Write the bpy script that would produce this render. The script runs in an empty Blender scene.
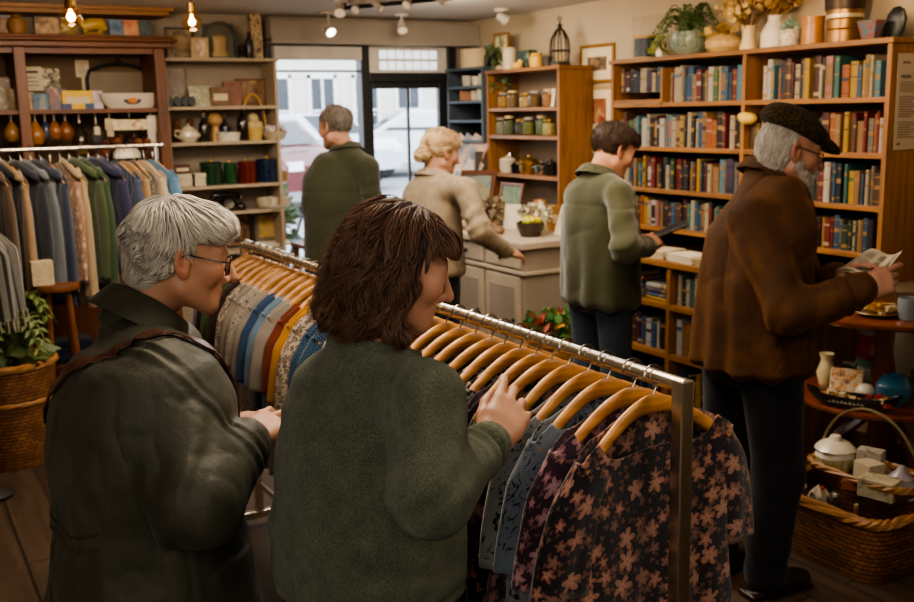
import bpy, bmesh, math, random
import numpy as np
from mathutils import Vector, Matrix, Euler
R = math.radians
PI = math.pi
rng = random.Random(7)
npr = np.random.default_rng(7)
COL = bpy.context.scene.collection
# ---------------------------------------------------------------- camera maths (room axes: X to the book wall, Y to the window, Z up)
CAMH = 1.8; FPX = 1008.6; PITCH = .18618; ROLL = -.020463; YAW = .520627
_fw = np.array([math.sin(YAW)*math.cos(PITCH), math.cos(YAW)*math.cos(PITCH), -math.sin(PITCH)])
_rt0 = np.array([math.cos(YAW), -math.sin(YAW), 0.]); _up0 = np.cross(_rt0, _fw)
_rt = _rt0*math.cos(ROLL)+_up0*math.sin(ROLL); _up = _up0*math.cos(ROLL)-_rt0*math.sin(ROLL)
def _ray(x, y): return _fw+_rt*(x-457)/FPX-_up*(y-301)/FPX
def onX(x, y, X): d = _ray(x, y); return Vector(np.array([0, 0, CAMH])+d*X/d[0])
def onY(x, y, Y): d = _ray(x, y); return Vector(np.array([0, 0, CAMH])+d*Y/d[1])
def onZ(x, y, Z): d = _ray(x, y); return Vector(np.array([0, 0, CAMH])+d*(Z-CAMH)/d[2])

# ---------------------------------------------------------------- materials
_M = {}
def srgb(c):
    if isinstance(c, str):
        c = [int(c[i:i+2], 16)/255 for i in (1, 3, 5)]
    return tuple((v/12.92 if v <= .04045 else ((v+.055)/1.055)**2.4) for v in c)+(1,)
def mul(c, k): return tuple(min(1, v*k) for v in c[:3])+(1,)
class NT:
    def __init__(s, name):
        s.m = bpy.data.materials.new(name); s.m.use_nodes = True
        s.t = s.m.node_tree; s.n = s.t.nodes; s.l = s.t.links
        s.b = s.n['Principled BSDF']
    def new(s, typ, **kw):
        o = s.n.new(typ)
        for k, v in kw.items():
            if k.startswith('i_'):
                key = k[2:]; key = int(key) if key.isdigit() else key.replace('_', ' ')
                s.put(o, key, v)
            else: setattr(o, k, v)
        return o
    def put(s, o, key, v):
        if isinstance(v, bpy.types.NodeSocket): s.l.new(v, o.inputs[key])
        else: o.inputs[key].default_value = v
    def math(s, op, a, b=0., c=None):
        o = s.n.new('ShaderNodeMath'); o.operation = op
        s.put(o, 0, a); s.put(o, 1, b)
        if c is not None: s.put(o, 2, c)
        return o.outputs[0]
    def mix(s, f, a, b, mode='MIX'):
        o = s.n.new('ShaderNodeMix'); o.data_type = 'RGBA'; o.blend_type = mode
        s.put(o, 0, f); s.put(o, 6, a); s.put(o, 7, b); return o.outputs[2]
    def ramp(s, f, stops):
        o = s.n.new('ShaderNodeValToRGB'); s.put(o, 0, f); e = o.color_ramp.elements
        while len(e) < len(stops): e.new(.5)
        for q, (p, c) in zip(e, stops): q.position = p; q.color = c if len(c) == 4 else tuple(c)+(1,)
        return o.outputs[0]
    def coord(s, kind='Object'): return s.n.new('ShaderNodeTexCoord').outputs[kind]
    def mapping(s, vec, scale=(1, 1, 1), rot=(0, 0, 0), loc=(0, 0, 0)):
        return s.new('ShaderNodeMapping', i_Vector=vec, i_Scale=scale, i_Rotation=rot, i_Location=loc).outputs[0]
    def noise(s, vec, scale=5., detail=3., rough=.55, dist=0.):
        return s.new('ShaderNodeTexNoise', i_Vector=vec, i_Scale=scale, i_Detail=detail, i_Roughness=rough, i_Distortion=dist).outputs[0]
    def bump(s, h, strength=.3, dist=.01):
        o = s.new('ShaderNodeBump', i_Height=h, i_Strength=strength, i_Distance=dist); s.l.new(o.outputs[0], s.b.inputs['Normal'])
    def set(s, **kw):
        for k, v in kw.items(): s.put(s.b, k.replace('_', ' '), v)
        return s.m

def plain(c, rough=.6, metal=0., var=.18, scale=9., bump=0., bscale=60., coat=0., emit=0., key=None, name=None, spec=.5):
    k = ('p', c, rough, metal, var, scale, bump, bscale, coat, emit, spec)
    if k in _M: return _M[k]
    t = NT(name or 'surface'); col = srgb(c); v = t.coord()
    if var > 0:
        n = t.noise(v, scale, 4.)
        cc = t.mix(n, mul(col, 1-var*1.6), mul(col, 1+var*1.4))
    else: cc = col
    t.set(Base_Color=cc, Roughness=rough, Metallic=metal, Coat_Weight=coat, Specular_IOR_Level=spec)
    if emit: t.set(Emission_Color=col, Emission_Strength=emit)
    if bump: t.bump(t.noise(v, bscale, 3.), bump, .004)
    _M[k] = t.m; return t.m
def wood(c, c2=None, axis=0, rough=.42, scale=1., coat=.15):
    k = ('w', c, c2, axis, rough, scale)
    if k in _M: return _M[k]
    t = NT('wood'); a = srgb(c); b = srgb(c2) if c2 else mul(a, .55)
    sc = [14*scale]*3; sc[axis] = 1.1*scale
    v = t.mapping(t.coord(), sc)
    n1 = t.noise(v, 2., 5., .6, .6); n2 = t.noise(t.mapping(t.coord(), [q*5 for q in sc]), 3., 3.)
    f = t.math('ADD', t.math('MULTIPLY', n1, .75), t.math('MULTIPLY', n2, .25))
    t.set(Base_Color=t.ramp(f, [(.3, b), (.52, a), (.72, mul(a, 1.25))]), Roughness=rough, Coat_Weight=coat, Coat_Roughness=.3)
    t.bump(f, .12, .002); _M[k] = t.m; return t.m
def glass(c='#ffffff', rough=.02, alpha=None, thin=True):
    k = ('g', c, rough, thin)
    if k in _M: return _M[k]
    t = NT('glass')
    if thin:
        o = t.n['Material Output']; tr = t.new('ShaderNodeBsdfTransparent', i_Color=srgb(c)); gl = t.new('ShaderNodeBsdfGlossy', i_Roughness=rough)
        lw = t.new('ShaderNodeLayerWeight', i_Blend=.5); fr = t.new('ShaderNodeMath', operation='MULTIPLY_ADD', i_0=t.math('POWER', lw.outputs[1], 3.), i_1=.35, i_2=.05); mx = t.new('ShaderNodeMixShader')
        t.l.new(fr.outputs[0], mx.inputs[0]); t.l.new(tr.outputs[0], mx.inputs[1]); t.l.new(gl.outputs[0], mx.inputs[2]); t.l.new(mx.outputs[0], o.inputs[0])
    else: t.set(Base_Color=srgb(c), Roughness=rough, Transmission_Weight=.9, IOR=1.4)
    _M[k] = t.m; return t.m
def cloth(c, kind='plain', c2='#ffffff', c3='#b06a50', rough=.85, weave=420., sheen=.25, scale=1., fold=.0):
    k = ('c', c, kind, c2, c3, rough, weave, sheen, scale)
    if k in _M: return _M[k]
    t = NT('fabric'); base = srgb(c); uv = t.coord('UV'); obj = t.coord('Object')
    n = t.noise(obj, 14., 4.)
    col = t.mix(n, mul(base, .78), mul(base, 1.18))
    if kind == 'plain': pass
    elif kind in ('floral', 'leafy', 'daisy'):
        def flowers(col, vs, rad, cA, cB, petals, off, keep):
            v = t.mapping(uv, (vs, vs, vs), loc=(off, off*.7, 0))
            v = t.new('ShaderNodeVectorMath', operation='ADD', i_0=v, i_1=t.new('ShaderNodeVectorMath', operation='SCALE', i_0=t.new('ShaderNodeTexNoise', i_Vector=v, i_Scale=1.5).outputs[1], i_Scale=.35).outputs[0]).outputs[0]
            vo = t.new('ShaderNodeTexVoronoi', i_Vector=v, i_Scale=1., i_Randomness=.75); vo.voronoi_dimensions = '2D'
            d = t.new('ShaderNodeVectorMath', operation='SUBTRACT', i_0=v, i_1=vo.outputs['Position'])
            sp = t.new('ShaderNodeSeparateXYZ', i_0=d.outputs[0])
            rr = t.new('ShaderNodeSeparateColor', i_0=vo.outputs['Color'])
            ang = t.math('ADD', t.math('ARCTAN2', sp.outputs[1], sp.outputs[0]), t.math('MULTIPLY', rr.outputs[0], 6.28))
            pet = t.math('ABSOLUTE', t.math('COSINE', t.math('MULTIPLY', ang, petals/2)))
            lim = t.math('MULTIPLY', t.math('ADD', t.math('MULTIPLY', pet, .62), .38), t.math('MULTIPLY', t.math('ADD', t.math('MULTIPLY', rr.outputs[1], .5), .7), rad))
            ins = t.math('MULTIPLY', t.math('LESS_THAN', vo.outputs['Distance'], lim), t.math('GREATER_THAN', rr.outputs[2], keep))
            rel = t.math('DIVIDE', vo.outputs['Distance'], lim)
            fc = t.ramp(rel, [(.0, mul(cA, .35)), (.25, cB), (.65, cA), (1., mul(cA, .7))])
            fc = t.mix(t.math('MULTIPLY', rr.outputs[1], .5), fc, mul(cB, 1.1))
            return t.mix(ins, col, fc)
        A, B = srgb(c3), srgb(c2)
        if kind == 'floral':
            col = flowers(col, 40*scale, .32, mul(A, .45), mul(B, .3), 3, 4.3, .2); col = flowers(col, 22*scale, .34, mul(A, .6), mul(B, .55), 5, 9.1, .3)
            col = flowers(col, 18*scale, .42, A, B, 5, 0., .12)
        elif kind == 'daisy': col = flowers(col, 26*scale, .40, B, A, 5, 1.7, .25)
        else: col = flowers(col, 20*scale, .44, A, B, 2, 2.1, .2); col = flowers(col, 30*scale, .3, B, A, 3, 7., .4)
    elif kind == 'dots':
        v = t.mapping(uv, (70*scale,)*3, rot=(0, 0, .78)); fr = t.new('ShaderNodeVectorMath', operation='FRACTION', i_0=v)
        sb = t.new('ShaderNodeVectorMath', operation='SUBTRACT', i_0=fr.outputs[0], i_1=(.5, .5, 0)); sp = t.new('ShaderNodeSeparateXYZ', i_0=sb.outputs[0])
        d = t.math('SQRT', t.math('ADD', t.math('POWER', sp.outputs[0], 2.), t.math('POWER', sp.outputs[1], 2.)))
        col = t.mix(t.math('LESS_THAN', d, .22), col, srgb(c2))
    elif kind == 'stripe':
        sp = t.new('ShaderNodeSeparateXYZ', i_0=uv)
        s = t.math('FRACT', t.math('MULTIPLY', sp.outputs[0], 40*scale)); col = t.mix(t.math('LESS_THAN', s, .4), col, srgb(c2))
    elif kind == 'print':
        v = t.mapping(uv, (16*scale,)*3); a = t.noise(v, 1.6, 5., .7, 2.2); b = t.noise(v, .5, 1.)
        f = t.math('MULTIPLY', t.math('GREATER_THAN', a, .56), t.math('GREATER_THAN', b, .5)); col = t.mix(f, col, srgb(c2))
    elif kind == 'chevron':
        sp = t.new('ShaderNodeSeparateXYZ', i_0=uv); zz = t.math('ABSOLUTE', t.math('SUBTRACT', t.math('FRACT', t.math('MULTIPLY', sp.outputs[0], 45*scale)), .5))
        s = t.math('FRACT', t.math('ADD', t.math('MULTIPLY', sp.outputs[1], 55*scale), zz)); col = t.mix(t.math('LESS_THAN', s, .45), col, srgb(c2))
    t.set(Base_Color=col, Roughness=rough, Sheen_Weight=sheen, Sheen_Roughness=.5, Specular_IOR_Level=.2)
    h = t.noise(obj, weave, 2.); h2 = t.noise(obj, 26., 3.)
    t.bump(t.math('ADD', t.math('MULTIPLY', h, .35), h2), .35, .006)
    _M[k] = t.m; return t.m
def vcol(rough=.5, name='skin', sss=.0, sheen=0., bump=.15, bscale=160., var=.1, aniso=False, spec=.4):
    k = ('v', rough, name, sss, sheen, bump, bscale, var, spec)
    if k in _M: return _M[k]
    t = NT(name); a = t.new('ShaderNodeAttribute', attribute_name='Col'); v = t.coord()
    n = t.noise(v, bscale*.25, 4.)
    col = t.mix(n, t.mix(1., a.outputs[0], (1-var*1.5,)*3+(1,), 'MULTIPLY'), t.mix(1., a.outputs[0], (1+var,)*3+(1,), 'MULTIPLY'))
    t.set(Base_Color=col, Roughness=rough, Sheen_Weight=sheen, Specular_IOR_Level=spec)
    if sss: t.set(Subsurface_Weight=sss, Subsurface_Radius=(.012, .005, .003), Subsurface_Scale=.6)
    if bump: t.bump(t.noise(v, bscale, 4.), bump, .002)
    _M[k] = t.m; return t.m

# ---------------------------------------------------------------- scene tree
def tag(o, label=None, cat=None, group=None, kind=None):
    if label: o['label'] = label
    if cat: o['category'] = cat
    if group: o['group'] = group
    if kind: o['kind'] = kind
    return o
def thing(name, label, cat, loc=(0, 0, 0), rz=0., group=None, rot=None):
    o = bpy.data.objects.new(name, None); COL.objects.link(o); o.empty_display_size = .05
    o.location = loc; o.rotation_euler = rot or (0, 0, rz)
    return tag(o, label, cat, group)
class MB:
    """collects shapes; .build links them as one mesh object"""
    def __init__(s): s.v = []; s.f = []; s.m = []; s.uv = None; s.M = Matrix.Identity(4); s.mi = 0; s.col = []
    def add(s, vs, fs, mi=None):
        o = len(s.v); s.v += [tuple(s.M @ Vector(v)) for v in vs]
        s.f += [tuple(i+o for i in f) for f in fs]; s.m += [s.mi if mi is None else mi]*len(fs); return s
    def box(s, c, d, mi=None, rz=0.):
        x, y, z = [q/2 for q in d]; V = [(sx*x, sy*y, sz*z) for sz in (-1, 1) for sy in (-1, 1) for sx in (-1, 1)]
        if rz: V = [(a*math.cos(rz)-b*math.sin(rz), a*math.sin(rz)+b*math.cos(rz), e) for a, b, e in V]
        V = [(a+c[0], b+c[1], e+c[2]) for a, b, e in V]
        return s.add(V, [(0, 2, 3, 1), (4, 5, 7, 6), (0, 1, 5, 4), (2, 6, 7, 3), (0, 4, 6, 2), (1, 3, 7, 5)], mi)
    def bb(s, x0, x1, y0, y1, z0, z1, mi=None): return s.box(((x0+x1)/2, (y0+y1)/2, (z0+z1)/2), (abs(x1-x0), abs(y1-y0), abs(z1-z0)), mi)
    def lathe(s, prof, c=(0, 0, 0), n=20, mi=None, axis='z', sx=1., sy=1.):
        V = []; F = []
        for r, z in prof:
            for i in range(n):
                a = 2*PI*i/n; p = (r*math.cos(a)*sx, r*math.sin(a)*sy, z)
                if axis == 'x': p = (p[2], p[0], p[1])
                if axis == 'y': p = (p[0], p[2], p[1])
                V.append((p[0]+c[0], p[1]+c[1], p[2]+c[2]))
        for k in range(len(prof)-1):
            for i in range(n):
                j = (i+1) % n; F.append((k*n+i, k*n+j, (k+1)*n+j, (k+1)*n+i))
        if prof[0][0] > 1e-6: F.append(tuple(range(n-1, -1, -1)))
        if prof[-1][0] > 1e-6: F.append(tuple((len(prof)-1)*n+i for i in range(n)))
        return s.add(V, F, mi)
    def ball(s, c, r, n=14, mi=None, sz=1.):
        return s.lathe([(max(1e-7, r*math.sin(PI*k/8)), -r*sz*math.cos(PI*k/8)) for k in range(9)], c, n, mi)
    def tube(s, pts, r, n=8, mi=None, closed=False, flat=1.):
        P = [Vector(p) for p in pts]; m = len(P); V = []; F = []; up = None
        for i, p in enumerate(P):
            d = (P[(i+1) % m]-P[i-1]) if closed else (P[min(i+1, m-1)]-P[max(i-1, 0)])
            d = d.normalized() if d.length > 1e-9 else Vector((0, 0, 1))
            if up is None: up = Vector((0, 0, 1)) if abs(d.z) < .9 else Vector((1, 0, 0))
            a = d.cross(up); a = a.normalized() if a.length > 1e-6 else Vector((1, 0, 0)); b = a.cross(d).normalized(); up = b
            q = r[i] if isinstance(r, (list, tuple)) else r
            for k in range(n):
                t = 2*PI*k/n; V.append(p+a*q*math.cos(t)+b*q*flat*math.sin(t))
        for i in range(m if closed else m-1):
            j = (i+1) % m
            for k in range(n): l = (k+1) % n; F.append((i*n+k, i*n+l, j*n+l, j*n+k))
        if not closed: F += [tuple(range(n-1, -1, -1)), tuple((m-1)*n+k for k in range(n))]
        return s.add(V, F, mi)
    def quad(s, a, b, c, d, mi=None): return s.add([a, b, c, d], [(0, 1, 2, 3)], mi)
    def grid(s, G, cu=False, cv=False, mi=None):
        """G: rows of points"""
        nv = len(G); nu = len(G[0]); V = [p for r in G for p in r]; F = []
        for i in range(nv if cv else nv-1):
            for j in range(nu if cu else nu-1): F.append((i*nu+j, i*nu+(j+1) % nu, ((i+1) % nv)*nu+(j+1) % nu, ((i+1) % nv)*nu+j))
        return s.add(V, F, mi)
    def mesh(s, name, mats, smooth=None):
        me = bpy.data.meshes.new(name); me.from_pydata(s.v, [], s.f)
        for m in (mats if isinstance(mats, (list, tuple)) else [mats]): me.materials.append(m)
        me.polygons.foreach_set('material_index', s.m); me.update()
        if s.uv is not None:
            l = me.uv_layers.new(name='UVMap'); idx = np.zeros(len(me.loops), dtype=np.int32); me.loops.foreach_get('vertex_index', idx)
            l.data.foreach_set('uv', np.asarray(s.uv, dtype=np.float32)[idx].ravel())
        return me
    def build(s, name, mats, parent=None, label=None, smooth=False, bevel=0., auto=35., recalc=True):
        me = s.mesh(name, mats)
        if recalc:
            b = bmesh.new(); b.from_mesh(me); bmesh.ops.recalc_face_normals(b, faces=b.faces); b.to_mesh(me); b.free()
        o = bpy.data.objects.new(name, me); COL.objects.link(o)
        if parent: o.parent = parent
        if label: o['label'] = label
        if smooth:
            me.polygons.foreach_set('use_smooth', [True]*len(me.polygons))
            if auto: me.set_sharp_from_angle(angle=R(auto))
        if bevel:
            b = o.modifiers.new('bevel', 'BEVEL'); b.width = bevel; b.segments = 2; b.limit_method = 'ANGLE'; b.angle_limit = R(40)
        return o
def single(name, label, cat, mb, mats, loc=(0, 0, 0), rz=0., group=None, rot=None, **kw):
    o = mb.build(name, mats, **kw); o.location = loc; o.rotation_euler = rot or (0, 0, rz); return tag(o, label, cat, group)
def struct(name, mb, mats, parent=None, **kw):
    o = mb.build(name, mats, parent, **kw)
    if not parent: o['kind'] = 'structure'
    return o
def copy_tree(o, parent=None):
    c = o.copy(); COL.objects.link(c)
    if parent: c.parent = parent
    for ch in list(o.children): copy_tree(ch, c)
    return c
ORD = ['first', 'second', 'third', 'fourth', 'fifth', 'sixth', 'seventh', 'eighth', 'ninth', 'tenth', 'eleventh', 'twelfth', 'thirteenth', 'fourteenth', 'fifteenth', 'sixteenth', 'seventeenth', 'eighteenth', 'nineteenth', 'twentieth', 'twenty-first', 'twenty-second', 'twenty-third', 'twenty-fourth', 'twenty-fifth', 'twenty-sixth', 'twenty-seventh', 'twenty-eighth', 'twenty-ninth', 'thirtieth'] + ['%dth' % i for i in range(31, 60)]
# ---------------------------------------------------------------- implicit surfaces -> one continuous mesh
F4 = np.float32
def V3(*a): return np.array(a, dtype=F4)
def smin(a, b, k):
    if k <= 0: return np.minimum(a, b)
    h = np.clip(.5+.5*(b-a)/k, 0, 1); return b+(a-b)*h-k*h*(1-h)
def smax(a, b, k): return -smin(-a, -b, k)
def s_cap(P, a, b, ra, rb=None):
    rb = ra if rb is None else rb
    a = np.asarray(a, F4); b = np.asarray(b, F4); ab = b-a; L = float(ab @ ab)+1e-12
    h = np.clip(((P-a) @ ab)/L, 0, 1)
    q = P-a-h[:, None]*ab
    return np.sqrt((q*q).sum(1))-(ra+(rb-ra)*h)
def s_ell(P, c, r, M=None):
    q = P-np.asarray(c, F4)
    if M is not None: q = q @ M
    r = np.asarray(r, F4); a = q/r; k0 = np.sqrt((a*a).sum(1)); b = a/r; k1 = np.sqrt((b*b).sum(1))+1e-9
    return np.where(k0 < .05, -r.min(), k0*(k0-1)/k1)
def s_sph(P, c, r): q = P-np.asarray(c, F4); return np.sqrt((q*q).sum(1))-r
def s_box(P, c, h, r, M=None):
    q = P-np.asarray(c, F4)
    if M is not None: q = q @ M
    q = np.abs(q)-np.asarray(h, F4)+r
    return np.sqrt((np.maximum(q, 0)**2).sum(1))+np.minimum(q.max(1), 0)-r
def s_chain(P, pts, rs, k=.03):
    d = None
    for i in range(len(pts)-1):
        e = s_cap(P, pts[i], pts[i+1], rs[i], rs[i+1]); d = e if d is None else smin(d, e, k)
    return d
def s_stack(P, rows, pw=2.2, rnd=.02):
    """rows: (z, cx, cy, rx, ry) from low to high"""
    A = np.array(rows, dtype=float); zz = np.linspace(A[0, 0], A[-1, 0], 90)
    ker = np.exp(-np.linspace(-2, 2, 9)**2); ker /= ker.sum()
    T = []
    for j in range(1, 5):
        v = np.interp(zz, A[:, 0], A[:, j]); T.append(np.convolve(np.pad(v, 4, mode='edge'), ker, 'valid'))
    z = P[:, 2]; cx, cy, rx, ry = [np.interp(z, zz, t).astype(F4) for t in T]
    x = np.abs((P[:, 0]-cx)/rx); y = np.abs((P[:, 1]-cy)/ry); k = (x**pw+y**pw)**(1/pw)
    d = (k-1)*np.minimum(rx, ry)
    return smax(d, np.maximum(z-A[-1, 0], A[0, 0]-z), rnd)
_perm = np.random.default_rng(3).random(4096).astype(F4)*2-1
def vnoise(P, s=1.):
    Q = P*np.asarray(s, F4); I = np.floor(Q).astype(np.int64); f = (Q-I).astype(F4); f = f*f*(3-2*f)
    def h(a, b, c): return _perm[((I[:, 0]+a)*73856093 ^ (I[:, 1]+b)*19349663 ^ (I[:, 2]+c)*83492791) & 4095]
    x, y, z = f.T; r = 0
    for a in (0, 1):
        for b in (0, 1):
            for c in (0, 1):
                r = r+h(a, b, c)*(x if a else 1-x)*(y if b else 1-y)*(z if c else 1-z)
    return r
def grad(f, P, e=.003):
    g = np.stack([f(P+V3(*d))-f(P-V3(*d)) for d in ((e, 0, 0), (0, e, 0), (0, 0, e))], 1)
    return g/(np.linalg.norm(g, axis=1, keepdims=True)+1e-9)
def snap(f, P, off=0., it=4):
    P = np.asarray(P, F4)
    for _ in range(it): P = P-grad(f, P)*(f(P)-off)[:, None]*.9
    return P
def sdf_mesh(f, lo, hi, h, margin=1.7):
    """sparse surface nets"""
    B = 6; lo = np.asarray(lo, float); n = np.ceil((np.asarray(hi)-lo)/h).astype(int); nb = np.ceil(n/B).astype(int); n = nb*B
    bi = np.stack(np.meshgrid(*[np.arange(q) for q in nb], indexing='ij'), -1).reshape(-1, 3)
    cen = (lo+(bi*B+B/2-.5)*h).astype(F4); d = f(cen); act = np.abs(d) < B*h*.87*margin+.004
    S = np.repeat(np.repeat(np.repeat(np.where(d < 0, -.1, .1).astype(F4).reshape(nb), B, 0), B, 1), B, 2)
    off = np.stack(np.meshgrid(*[np.arange(B)]*3, indexing='ij'), -1).reshape(-1, 3)
    ids = bi[act]*B
    for c in range(0, len(ids), 2500):
        ii = (ids[c:c+2500, None, :]+off[None]).reshape(-1, 3)
        S[ii[:, 0], ii[:, 1], ii[:, 2]] = f((lo+ii*h).astype(F4))
    S[0] = S[-1] = .1; S[:, 0] = S[:, -1] = .1; S[:, :, 0] = S[:, :, -1] = .1
    I = S < 0; nx, ny, nz = S.shape
    c8 = [I[a:nx-1+a, b:ny-1+b, c:nz-1+c] for a in (0, 1) for b in (0, 1) for c in (0, 1)]
    cnt = sum(c.astype(np.int8) for c in c8); cell = np.argwhere((cnt > 0) & (cnt < 8))
    vid = -np.ones((nx-1, ny-1, nz-1), dtype=np.int64); vid[cell[:, 0], cell[:, 1], cell[:, 2]] = np.arange(len(cell))
    acc = np.zeros((len(cell), 3)); w = np.zeros(len(cell))
    cor = [(a, b, c) for a in (0, 1) for b in (0, 1) for c in (0, 1)]
    for i in range(8):
        for j in range(i+1, 8):
            A, Bc = np.array(cor[i]), np.array(cor[j])
            if abs(A-Bc).sum() != 1: continue
            sa = S[tuple((cell+A).T)]; sb = S[tuple((cell+Bc).T)]; x = (sa < 0) != (sb < 0)
            t = np.where(x, sa/(sa-sb+1e-12), 0)
            acc += np.where(x[:, None], A+(Bc-A)*t[:, None], 0); w += x
    Vt = lo+(cell+acc/w[:, None])*h
    Q = []
    for ax in range(3):
        o = [0, 0, 0]; o[ax] = 1
        a = I[:nx-o[0], :ny-o[1], :nz-o[2]]; b = I[o[0]:, o[1]:, o[2]:]
        e = np.argwhere(a != b); u, v = [(1, 2), (2, 0), (0, 1)][ax]
        e = e[(e[:, u] > 0) & (e[:, v] > 0)]; fl = a[tuple(e.T)]
        du = np.zeros(3, int); du[u] = 1; dv = np.zeros(3, int); dv[v] = 1
        q = np.stack([vid[tuple((e-du-dv).T)], vid[tuple((e-dv).T)], vid[tuple(e.T)], vid[tuple((e-du).T)]], 1)
        q[~fl] = q[~fl][:, ::-1]; Q.append(q)
    Q = np.concatenate(Q); Q = Q[(Q >= 0).all(1)]
    return Vt, Q
def np_mesh(name, Vt, Q, mats, parent=None, col=None, smooth=True, label=None, uv=None, relax=1):
    if relax:
        for _ in range(relax):
            s = np.zeros_like(Vt); c = np.zeros(len(Vt)); k = Q.shape[1]
            for i in range(k): np.add.at(s, Q[:, i], Vt[Q[:, (i+1) % k]]+Vt[Q[:, i-1]]); np.add.at(c, Q[:, i], 2)
            Vt = Vt*.45+s/np.maximum(c, 1)[:, None]*.55
    me = bpy.data.meshes.new(name); n = len(Q); k = Q.shape[1]
    me.vertices.add(len(Vt)); me.vertices.foreach_set('co', Vt.astype(np.float32).ravel())
    me.loops.add(n*k); me.loops.foreach_set('vertex_index', Q.astype(np.int32).ravel())
    me.polygons.add(n); me.polygons.foreach_set('loop_start', np.arange(0, n*k, k, dtype=np.int32))
    for m in (mats if isinstance(mats, (list, tuple)) else [mats]): me.materials.append(m)
    me.update(calc_edges=True); me.validate()
    if smooth: me.polygons.foreach_set('use_smooth', [True]*len(me.polygons))
    if col is not None:
        a = me.color_attributes.new('Col', 'FLOAT_COLOR', 'POINT'); c = np.ones((len(Vt), 4), np.float32); c[:, :3] = col; a.data.foreach_set('color', c.ravel())
    o = bpy.data.objects.new(name, me); COL.objects.link(o)
    if parent: o.parent = parent
    if label: o['label'] = label
    return o
def sdf_part(name, f, lo, hi, h, mat, parent=None, colf=None, label=None, relax=1, margin=1.7):
    Vt, Q = sdf_mesh(f, lo, hi, h, margin)
    return np_mesh(name, Vt, Q, mat, parent, None if colf is None else colf(Vt.astype(F4)), label=label, relax=relax)
def tubes_np(paths, rad, sides=3):
    """paths (N,S,3), rad (N,S) -> verts, quads"""
    N, S, _ = paths.shape; d = np.gradient(paths, axis=1); d /= np.linalg.norm(d, axis=2, keepdims=True)+1e-9
    ref = np.broadcast_to(np.array([.31, .52, .79]), d.shape); a = np.cross(d, ref); a /= np.linalg.norm(a, axis=2, keepdims=True)+1e-9; b = np.cross(d, a)
    th = 2*PI*np.arange(sides)/sides
    V = paths[:, :, None, :]+rad[:, :, None, None]*(a[:, :, None, :]*np.cos(th)[:, None]+b[:, :, None, :]*np.sin(th)[:, None])
    i = np.arange(N)[:, None, None]*S*sides; s = np.arange(S-1)[None, :, None]*sides; k = np.arange(sides)[None, None, :]; l = (k+1) % sides
    Q = np.stack([i+s+k, i+s+l, i+s+sides+l, i+s+sides+k], -1).reshape(-1, 4)
    return V.reshape(-1, 3), Q
def rotm(pitch=0., yaw=0., roll=0.):
    """columns = local axes (right, forward, up); pitch>0 looks down, yaw>0 turns to the right"""
    return np.array((Matrix.Rotation(-yaw, 3, 'Z') @ Matrix.Rotation(-pitch, 3, 'X') @ Matrix.Rotation(roll, 3, 'Y')), dtype=F4)

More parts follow.
